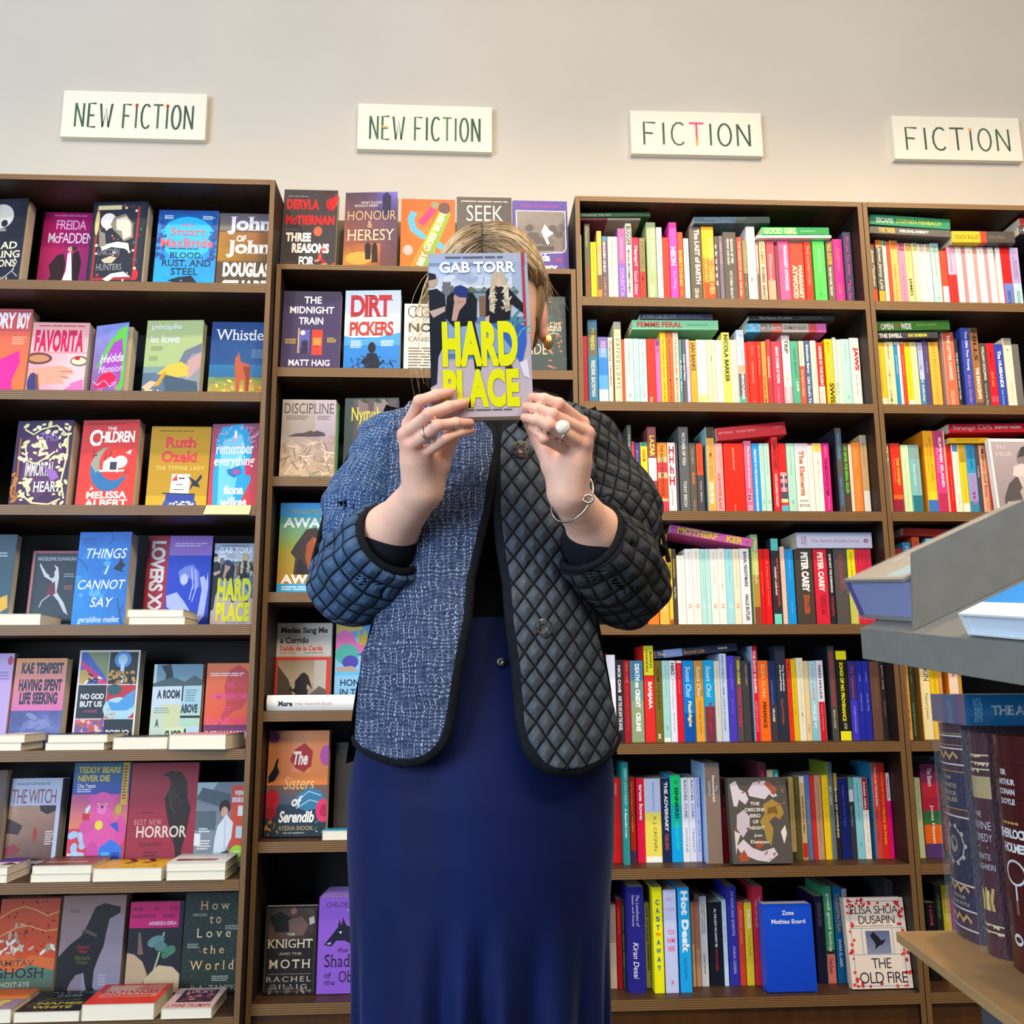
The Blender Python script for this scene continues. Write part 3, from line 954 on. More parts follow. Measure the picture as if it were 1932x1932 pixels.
P E4E8F0 44 52 60 38 74 48 72 66 60 82 50 92 38 88 40 66
L A0A8B8 1 58 44 60 80
P 3A2A28 54 82 68 80 70 98 50 100
R 0 60 12 74 E8ECF0
X 8 54 30 60 2 E8F0F0
X 6 68 34 80 4 F0E8E0
T 4 84 32 98 E02838 Bn|THE
E 84 84 14 10 A8E030
X 78 81 92 88 3 F4F8E8
@ghosh
R 0 0 100 62 C8481C D04A18
R 0 62 100 100 4A8A7C 5A4A34
S 30 0 2 100 58 1.5 2.4 7A1A14 1 3
L E8A060 2 0 20 20 12 40 8 60 12 80 18 100 14
L E8A060 2 0 40 30 30 50 28 80 34 100 32
S 10 4 22 96 56 5 9 B8A890,D8C8B0,A89078 0.4 4
S 14 2 44 98 56 5 8 E8E0D8,C8B8A8 0.4 5
P D86A30 0 60 20 56 44 64 60 58 100 62 100 74 60 68 30 76 0 70
T 4 63 66 69 6A3A2A s|AMITAV
T 0 71 84 81 2A1A1A s|GHOSH
T 4 85 62 90 C8C4A8 s|GHOST-EYE
R 0 93 100 100 6A5A40
@dog
R 0 0 100 100 A08078 8A7888
R 40 20 100 100 9A8890 9088A0
P 181418 52 12 66 8 78 10 92 12 92 18 82 22 76 24 72 40 70 52 64 62 58 76 58 92 64 98 50 98 46 90 42 78 30 80 22 88 16 100 0 100 0 62 16 50 32 42 40 32
P 5A4A4A 32 36 40 34 58 40 58 43
E 78 14 1 .7 5A4A48
T 28 50 48 54 C02020 s|Good
T 32 55 46 59 C02020 s|Boy
T 26 61 50 65 6A6A30 i|Michele
T 30 66 48 70 6A6A30 i|Wright
X 12 14 30 18 2 7A5A54
X 66 80 80 92 4 B0A8B8
@hexes
R 0 0 100 100 20202C 24242E
R 0 0 92 29 E01878
T 4 6 24 10 5A1038 b|HEXES
T 44 6 54 10 5A1038 b|OF
T 74 6 88 10 5A1038 b|THE
T 4 14 48 18 5A1038 b|DEADWOOD
T 62 14 88 18 5A1038 b|FOREST
T 36 22 88 26 F4D0E4 B|AGNIESZKA SZPILA
P 8A6A58 18 34 22 34 30 58 20 58
P C8A888 0 56 14 58 30 66 40 80 30 92 10 96 0 100
P D8BC98 36 84 60 70 86 72 100 80 100 100 30 100
L B8C890 3 66 34 58 62 48 84
E 52 44 16 6 689898 -20
E 62 50 12 6 5C8C88 20
E 74 56 8 8 4A8060 40
E 80 54 10 5 4A8868 -30
L 2E6A40 1.5 56 54 76 58
@howlove
R 0 0 100 100 2A3838 28342C
S 170 2 2 98 96 1 2.4 3C5450,445C54,34483C,4A6050 0.5 3
S 40 60 16 98 40 2 3 4A6A44,3E5A40 0.25 9
T 26 8 76 17 E8C088 s|H o w
T 42 23 62 31 E8C088 s|t o
T 22 36 80 45 F0D8A8 s|L o v e
T 34 53 70 61 E8C088 s|t h e
T 14 68 88 77 E8C088 s|W o r l d
X 14 21 40 24 2 A8B0A0
X 70 33 94 38 3 A8B0A0
X 8 51 30 56 3 A8B0A0
X 52 83 84 89 3 A8B0A0
T 18 92 100 97 98A088 s|R A  TAMPKE
@dervla
R 0 0 100 100 3A3438
T 6 12 66 25 C81820 H|DERVLA
T 6 32 96 44 C81820 H|McTIERNAN
X 8 8 48 10 1 8A8080
T 8 54 54 65 F4ECE8 H|THREE
T 20 67 88 79 F4ECE8 H|REASONS
T 34 83 62 95 F4ECE8 Bn|FOR
S 10 72 2 100 28 4 9 C83038,A01820,D86058,4A2020 0.5 3
S 8 66 70 100 98 4 9 C84840,D87860,982028 0.5 4
E 66 52 8 6 C86040
E 88 18 10 8 A81C20
L 7A4A30 1 66 46 76 40
P D81820 86 16 98 4 100 14 92 26
X 6 50 34 52 1 6A6060
X 8 90 28 97 3 6A4840
@honour
M 0 0 100 100 10 12 4A3A48,5A4870,A85A38,5A3A3C 12
M 60 0 100 30 6 6 5A4A98,7A6AC0,4A3850,3A3044 14
P 2A2A48 72 4 80 0 88 6 88 30 72 30
M 0 66 70 100 8 5 8A4A38,B86A40,D88838,8A4A30 14
E 30 84 26 8 E89A40
P 2A2028 40 68 46 64 52 68 52 86 42 86
P 2A2028 54 68 60 64 64 70 66 90 54 90
T 30 12 70 15 D8D0C8 |WHAT IS LOVE
T 18 16 64 19 D8D0C8 |WITHOUT HERESY
T 6 24 98 36 D8A878 t|HONOUR
T 44 37 54 46 D8A878 s|&
T 6 48 96 62 F0D8A8 ts|HERESY
@bush
R 0 0 100 100 F0581C F86A18
E 36 36 24 20 F06A20
L 48A8DC 12 24 18 18 28 24 42 40 50 60 56 80 68 90 66
L E02868 14 36 34 48 24 60 12
L 38B0E8 14 72 38 60 60 52 84 54 100
E 14 70 9 7 B8A8A0
P 88A028 74 12 92 20 46 100 14 100
P A8B820 74 14 82 16 40 84 28 84
P D88018 40 66 56 60 34 100 14 100
E 80 12 11 8 5A3838
E 62 8 7 5 8A8868
E 46 44 6 6 F07828
D 36 99 84 21 12 F4F0E0 B|ABBY GOES BUSH
@seek
R 0 0 100 100 4A4446
X 8 5 96 8 1 B8B0A8
T 18 11 84 32 E8E4D8 t|SEEK
T 20 40 84 60 E8E4D8 t|THE
R 10 70 90 72 8A8480
@ana
R 0 0 100 100 5A4898 54408C
T 16 5 84 9 B83890 w|ANA KINSELLA
R 6 14 96 70 8A807C
M 8 16 94 68 10 8 8A827E,7E7672,68605E,746A68 8
L F4F0F0 1.4 6 14 96 14 96 64 90 70 42 72 32 68 8 66 6 14
S 12 12 34 90 58 8 10 5E5654,6A6260,585050 0.9 3
P F0ECE8 52 42 58 32 66 40 74 44 62 50 66 58 62 60 56 50
R 40 62 74 68 4A4442
T 48 72 66 82 F4F0FC Bs|ida
T 36 86 80 98 F4F0FC Bs|attery
R 76 78 88 79 D03848
R 76 81 88 82 D03848
@midnight
R 0 0 100 100 3A3058 44345C
P 302848 0 0 100 0 100 12 0 20
T 36 7 66 16 F4ECF0 b|THE
T 12 20 88 29 F4ECF0 b|MIDNIGHT
T 28 34 70 43 F4ECF0 b|TRAIN
R 30 50 48 80 5858A8
R 52 50 70 82 D83828
E 36 54 4 3 F4F0E8
E 40 68 6 5 2A2440
R 33 72 46 80 2A2440
E 61 68 5 4 7A2838
R 54 60 68 70 F08838
R 54 73 68 82 E83C30
R 28 48 30 80 E8B040
X 6 62 26 69 3 C8A840
X 78 60 94 67 3 C8A840
T 14 88 84 96 F4ECF0 b|MATT HAIG
X 10 98 90 100 1 C8B8C8
@dirt
R 0 0 100 42 A0B8E8 C0C0D4
R 0 30 100 62 E8DCD4
P F4E8DC 0 38 100 30 100 58 60 62 0 56
R 0 60 100 100 3080CC 2878C4
P 4898D8 0 58 30 62 60 60 100 54 100 70 0 70
T 10 6 86 34 A82830 Bns|DIRT
T 8 40 88 58 B83838 Bns|PICKERS
E 50 73 7 7 101828
P 101828 42 80 58 80 66 92 70 88 74 90 64 96 62 100 38 100 38 94 30 92 34 88 40 84
S 24 0 84 100 100 3 7 102848,1A3860 0.18 3 
X 12 64 34 74 5 D8E8F0
X 66 64 92 72 4 D8E8F0
@nodiff
R 0 0 100 100 F2E8D2
E 16 12 10 9 1A1A1A
E 16 12 8 7.4 F2E8D2
E 28 12 10 9 1A1A1A
E 28 12 8 7.4 F2E8D2
E 40 12 10 9 1A1A1A
E 40 12 8 7.4 F2E8D2
T 8 29 50 43 14141E B|NO
T 54 29 96 43 14141E B|GO
T 8 50 96 57 3A3A3A |CANISIA LUBRIN
X 8 66 98 100 8 6A6458
@anchor
R 0 0 100 100 3A4A4C 2E4042
S 40 0 0 100 30 4 8 38504C,465C58,2C3C3E 0.4 3
S 30 62 30 100 100 3 7 A85840,C87858,40605C,385450 0.35 4
X 60 40 92 52 3 8AA098
T 10 34 92 45 C8B898 s|ANCHORERS
T 34 48 52 58 C8B898 s|in the
T 24 62 66 76 C8B898 s|TIDE
@discipline
R 0 0 100 48 B0A098 9A8C84
R 62 0 100 52 B8A8B0 A498A4
T 4 5 96 18 3A302C st|DISCIPLINE
X 8 21 50 27 3 6A5C54
X 66 21 92 27 3 6A5C54
M 0 46 100 100 10 16 A89488,9A8A90,C8A888,B89878 16
S 60 0 56 100 96 6 14 D8BC9C,E8D0B0,8A7468,A08878 0.12 3
P 4A4040 10 48 28 44 44 43 54 40 60 42 66 40 80 43 82 47 60 48
T 4 95 40 101 6A9A78 s|Larissa
T 54 95 94 101 6A9A78 s|Pham
@nymph
R 0 0 100 100 3A484C 303828
R 16 2 96 66 5A4E54 4A4040
P 7A6A6C 24 2 42 2 46 30 34 60 24 60
P 8A7878 54 2 80 2 76 40 60 62 52 40
S 30 0 0 100 100 4 9 3A5458,2E3C34,445A50,3A4A30 0.5 3
T 12 12 68 34 E0D048 s|Nymph
X 6 76 60 84 3 8A9890
T 10 96 40 104 E8C828 s|Aph
@awake
R 0 0 100 16 2880C8 3090C8
R 0 16 100 91 4A90A0 B88820
R 0 16 100 50 4A9A90 889838
R 0 50 100 91 989430 B8801C
R 0 90 100 100 38A0D0
T 20 7 84 13 889858 b|FIONA MOZLEY
T 6 17 94 28 D8DCE0 B|AWAKE
T 6 80 92 90 F8F0E8 B|AWAKE
P 3A2C28 32 42 44 30 60 28 70 36 72 50 60 58 54 70 58 80 26 80 28 62 20 56 26 48
P 9A4A24 46 46 56 38 66 42 68 54 58 58 54 68 50 76 44 60
E 62 44 5 4 B86830
P 241C20 30 80 34 62 46 70 54 80
X 8 93 94 98 2 D8E8F4
@medea
R 0 0 100 38 CCC4BC D4CCC4
T 6 5 92 14 1A1A1C Bs|Medea Sang Me
T 6 17 58 24 1A1A1C Bs|a Corrido
T 6 27 84 33 E04828 Bs|Dahlia de la Cerda
X 6 35 36 36.5 1 8A5A50
X 50 35 92 36.5 1 5A5A5A
R 0 40 100 100 DC4430
R 4 44 92 100 B8A488
R 4 44 92 70 A8967C C8B498
R 70 44 92 80 C8BEB0
P 5A4C40 4 50 24 66 40 100 4 100
P 6A6058 60 86 80 74 92 78 92 100 60 100
P 2A201C 34 70 46 60 52 58 60 62 68 78 60 72 60 84 70 100 30 100 38 82 26 78
P C8B498 30 74 36 68 36 76 32 78
P C8B498 58 72 64 76 58 78
S 20 10 84 74 100 2 4 4A4030,5A503C,6A6048 0.3 3
@honey
R 0 0 100 100 88C8E8 90C4E4
R 0 0 100 26 4A70C8 68A8D8
P C8B060 0 8 6 2 10 12 14 0 20 14 26 2 32 16 40 4 46 18 0 22
P E070B0 0 24 14 18 30 22 36 32 60 26 76 34 60 44 0 40
P D0B048 36 14 44 26 50 16 58 34 40 34
E 78 24 16 10 48B8A8
E 20 44 20 11 50B0A0
E 26 52 14 7 5048B0
E 70 36 16 6 D84870
P 3868B0 36 44 60 40 80 44 60 48
P D8C078 40 52 70 48 60 56
P C0A090 0 58 30 56 40 62 10 66
R 0 62 100 66 68C0E8
P 38A090 70 76 80 66 96 68 96 86 70 88
P F0D8C8 30 100 50 92 70 94 70 100
T 10 70 60 77 1A3048 b|HONEY
T 10 80 54 87 1A3048 b|IN THE
T 10 90 66 97 1A3048 b|WOUND
@serendib
R 0 0 100 52 D88858 D87C3C
R 40 0 70 40 E09060
R 0 52 100 72 7A5A48 3A5878
R 0 70 100 100 2C3E50 24323E
P A83030 44 18 60 12 74 20 72 34 60 40 46 36 36 28
T 42 20 66 33 F4E8E0 Bi|The
T 28 44 78 56 E8B878 i|Sisters
P 3878A0 50 62 70 54 90 58 98 66 90 74 64 76 46 72
L B8D0E0 1.5 52 66 70 58 90 62
L B8D0E0 1.5 50 74 72 66 96 70
T 42 62 60 72 F0E8E4 Bi|of
P 181820 2 44 10 36 14 28 18 26 16 34 20 40 12 48 2 50
E 10 66 12 10 B82030
E 8 78 10 6 982030
E 96 24 10 10 B050A0
E 8 6 10 6 904878
E 94 76 12 11 D83868
E 96 76 7 6 B82050
T 22 76 80 87 F4F0EC Bi|Serendib
T 22 90 78 94 C8A878 s|AYESHA INOON
S 10 0 84 22 98 3 6 B06828,C88838 0.3 4
S 6 80 86 98 96 2 5 3A7858,E0D8D8 0.4 5
X 30 96 76 98 1 A8A8A0
@black
R 0 0 100 100 3E362C
T 6 8 60 11 6A5A48 |First Nations
T 40 20 90 25 D8CCB8 B|BLACK
E 70 46 30 14 C8A060
S 16 48 38 90 54 4 7 A07030,E8C890 0.6 3
T 40 70 90 76 D8CCB8 B|CONVO
@knight
R 0 0 100 100 1C181A
R 2 3 97 97 4A4440
R 4 4 96 96 1E1A1C
M 6 4 94 40 8 8 3A2E2C,4A3834,5A4440,2A2422 22
P 14100F 8 12 30 6 50 14 46 30 20 30
E 54 6 6 4 8A5A50
P 6A524C 44 16 70 12 84 22 74 34 48 34
P B8B0A8 84 14 94 12 96 20 86 22
T 42 31 58 34 C8BCA8 bs|THE
T 6 38 94 48 D8C8B0 s|KNIGHT
T 28 53 72 56 A89880 bs|AND THE
T 10 61 90 71 D8C8B0 sw|MOTH
R 8 77 92 77.6 8A7C6C
T 6 80 92 86 B8A890 sw|RACHEL
T 14 89 86 94 B8A890 sw|GILLIG
S 14 6 92 94 98 3 8 5A504A,8A7C70 0.4 6
@chloe
R 0 0 100 100 8A58C8
T 12 6 48 11 3A2A5A s|CHLOE
T 56 6 96 11 3A2A5A s|ALLEN
X 46 14 76 16 1 C8A8E8
P 1A1C30 10 50 20 42 32 32 34 24 38 30 40 22 46 30 60 34 72 46 62 52 44 46 30 46 22 52
P B8B8E0 14 49 22 47 20 50
P E8E4F4 34 37 39 36 37 39
T 32 53 50 58 2A2040 s|the
T 12 60 84 73 2A2040 s|Shadow
T 12 78 24 84 2A2040 s|of
T 12 86 30 91 2A2040 s|the
T 36 77 88 92 2A2040 s|Oblong
@bird
R 0 0 100 100 56524E
P D8CCD8 4 8 14 4 20 14 30 18 34 26 28 32 18 26 14 34 8 34
P D8CCDC 34 16 44 6 64 4 72 12 84 22 76 24 70 20 62 26 48 24 36 22
P C8BCC8 12 44 24 38 34 46 32 58 20 70 10 60
P D8CCD8 8 80 20 72 34 82 50 86 70 82 76 90 60 98 40 96 14 88
P A88840 58 32 74 26 88 32 92 42 86 50 76 46 66 52 72 60 70 68 66 80 58 72 56 60 50 52 60 42
P 7A5C28 66 36 80 34 82 44 74 42 64 44
P A85840 62 8 70 4 84 14 78 22 70 14
P E8E0D8 84 64 92 56 94 66 88 78
P D8D0C4 6 62 16 66 10 76 6 90
S 26 4 4 96 96 2 4 9A5038,B06A4C,8A4430 0.4 3
P A85038 8 92 20 84 28 96 14 98
P A05038 38 74 50 72 54 80 42 84
T 36 29 52 33 F0ECE0 bs|THE
T 26 36 60 40 F0ECE0 bs|OBSCENE
T 34 43 52 47 F0ECE0 bs|BIRD
T 38 50 48 54 F0ECE0 bs|OF
T 32 57 58 61 F0ECE0 bs|NIGHT
T 38 66 52 70 F0ECE0 bs|Jose
T 32 73 62 77 F0ECE0 bs|Donoso
@zone
R 0 0 100 100 1450DC 0C44CC
T 39 8 63 13 F4F4FC bs|Zone
T 16 18 86 23 F4F4FC bs|Mathias Enard
@oldfire
R 0 0 100 100 EEDFD6
L 88A8C8 1.2 8 2 8 98
L 88A8C8 1.2 92 2 92 98
L 88A8C8 1.2 6 34 96 34
L 88A8C8 1.2 6 63 96 63
L 88A8C8 1.2 25 34 25 63
L 88A8C8 1.2 76 34 76 63
L 88A8C8 1.2 8 4 92 4
L 88A8C8 1.2 8 97 92 97
S 30 3 2 12 98 2 3.4 C82838,D83040,E04830 0.8 3
S 28 88 2 98 98 2 3.4 C82838,D83040,E04830 0.8 4
S 13 10 2 90 9 2 4 C82838,D83040 0.8 5
S 7 10 93 90 99 2 3.4 C82838,E04830 0.8 6
R 31 37 71 62 5A6A98 8A90B0
P 1C2028 38 42 44 38 52 44 56 48 64 46 58 52 50 54 44 58 46 52
T 10 9 90 18 1C1820 tn|ELISA SHUA
T 22 20 82 29 1C1820 tn|DUSAPIN
X 14 31 88 32.4 1 A89078
T 36 67 68 78 1C1820 tn|THE
T 14 82 92 94 1C1820 tn|OLD FIRE
@cityof
R 0 0 100 100 F4EEEA
R 3 4 100 97 B4A4A8 9A8C8E
P 5A5254 24 62 40 50 60 44 100 40 100 96 12 96 14 80
E 68 28 26 20 8A7E80
P 4A4446 44 26 52 12 74 6 92 14 94 30 70 20 56 24
E 60 26 5 3.6 E8E0E0
E 61 26 2.6 2.4 2A2628
E 78 27 5 3.6 E8E0E0
P D8CCC8 36 38 50 34 64 40 58 52 42 54 32 50
P C8BAB8 40 52 54 52 58 76 74 82 60 86 46 70
P B8A8A8 40 72 60 54 100 52 100 90 70 92 44 86
E 62 62 8 5 F0E8E8
E 62 62 4 4 1E1A1C
T 10 9 26 14 D8CCD0 |YU
T 10 18 36 24 D8CCD0 |HUA
T 16 86 84 94 D8D0D0 w|CITY OF
T 100 86 140 94 D8D0D0 |F
@blueswirl
R 0 0 100 100 2090E8 1878D8
P 4858C8 30 40 60 24 80 30 100 20 100 60 70 56 50 66 36 60
P 60B8F4 0 80 30 70 60 84 100 76 100 100 0 100
@t_cream
R 0 0 100 100 E8DCC8
@t_green
R 0 0 100 100 2A6A34 1E5A2A
@t_navy
R 0 0 100 100 20204A 2A2A60
X 20 30 80 50 2 8890C0
@t_dark
R 0 0 100 100 2A2830 403840
E 50 50 20 14 8A7868
@t_pink
R 0 0 100 100 E87878 F08898
X 20 30 86 60 2 F8D8D8
@t_purple
R 0 0 100 45 5A2C9A 6A3AA8
R 0 45 100 70 E8E4EC
P 3A2A40 40 70 60 48 90 56 100 70 80 74
@t_rust
M 0 0 100 100 8 8 7A4030,8A5040,5A2A20,A06848 18
R 10 60 80 66 D8C0A8
@t_yellow
R 0 0 100 100 D8A818 E8B020
L 5A2A28 9 30 0 44 30 34 50
L 5A2A28 9 60 0 72 30 60 48
S 50 8 55 92 95 2 5 C07818,F4C838,E89818 0.5 3
T 30 60 76 84 F0CC48 B|SEVEN
@t_white
R 0 0 100 100 D8D4D4 E8E4E4
L 4A4A5A 1 10 20 40 10 70 24 90 14
L 4A4A5A 1 20 34 50 26 90 34
M 10 60 80 80 8 3 6A3030,8A4A40,5A3838,A06858 20
@t_orange
R 0 0 100 50 E05820 E88838
R 0 50 100 100 8A7890 A088A0
T 20 55 70 85 F0D830 B|our
@t_alldogs
R 0 0 100 100 14151A 181A1E
T 20 4 96 13 6A7A78 Bw|ALL THE
T 36 18 74 29 8A9890 Bw|DOGS
L 5A6060 3 6 70 30 40 60 30
L 6A7070 2 10 80 40 50 80 44
T 20 56 90 68 A8A048 B|NAMES
T 18 74 80 86 B8B048 B|WHITE
@t_exchange
R 0 0 100 100 D82820 E03A24
R 10 6 92 66 E08078
P E8B0A8 14 10 60 8 50 30 86 40 40 50 14 40
T 8 34 90 48 8A1414 B|EXCHANGES
T 14 54 84 62 8A1414 b|PAULA BALASHOVA
@t_lynne
R 0 0 100 100 D8B8B8
R 16 10 88 72 40283A
S 22 18 14 86 68 4 9 7A3A58,B85878,5A3A6A,D89878 0.6 3
T 24 14 80 28 E8A0C8 B|LUCKY
T 8 80 92 94 B83848 b|LYNNE TILLMAN
@t_blue
R 0 0 100 100 1890C0 28A0CC
''')

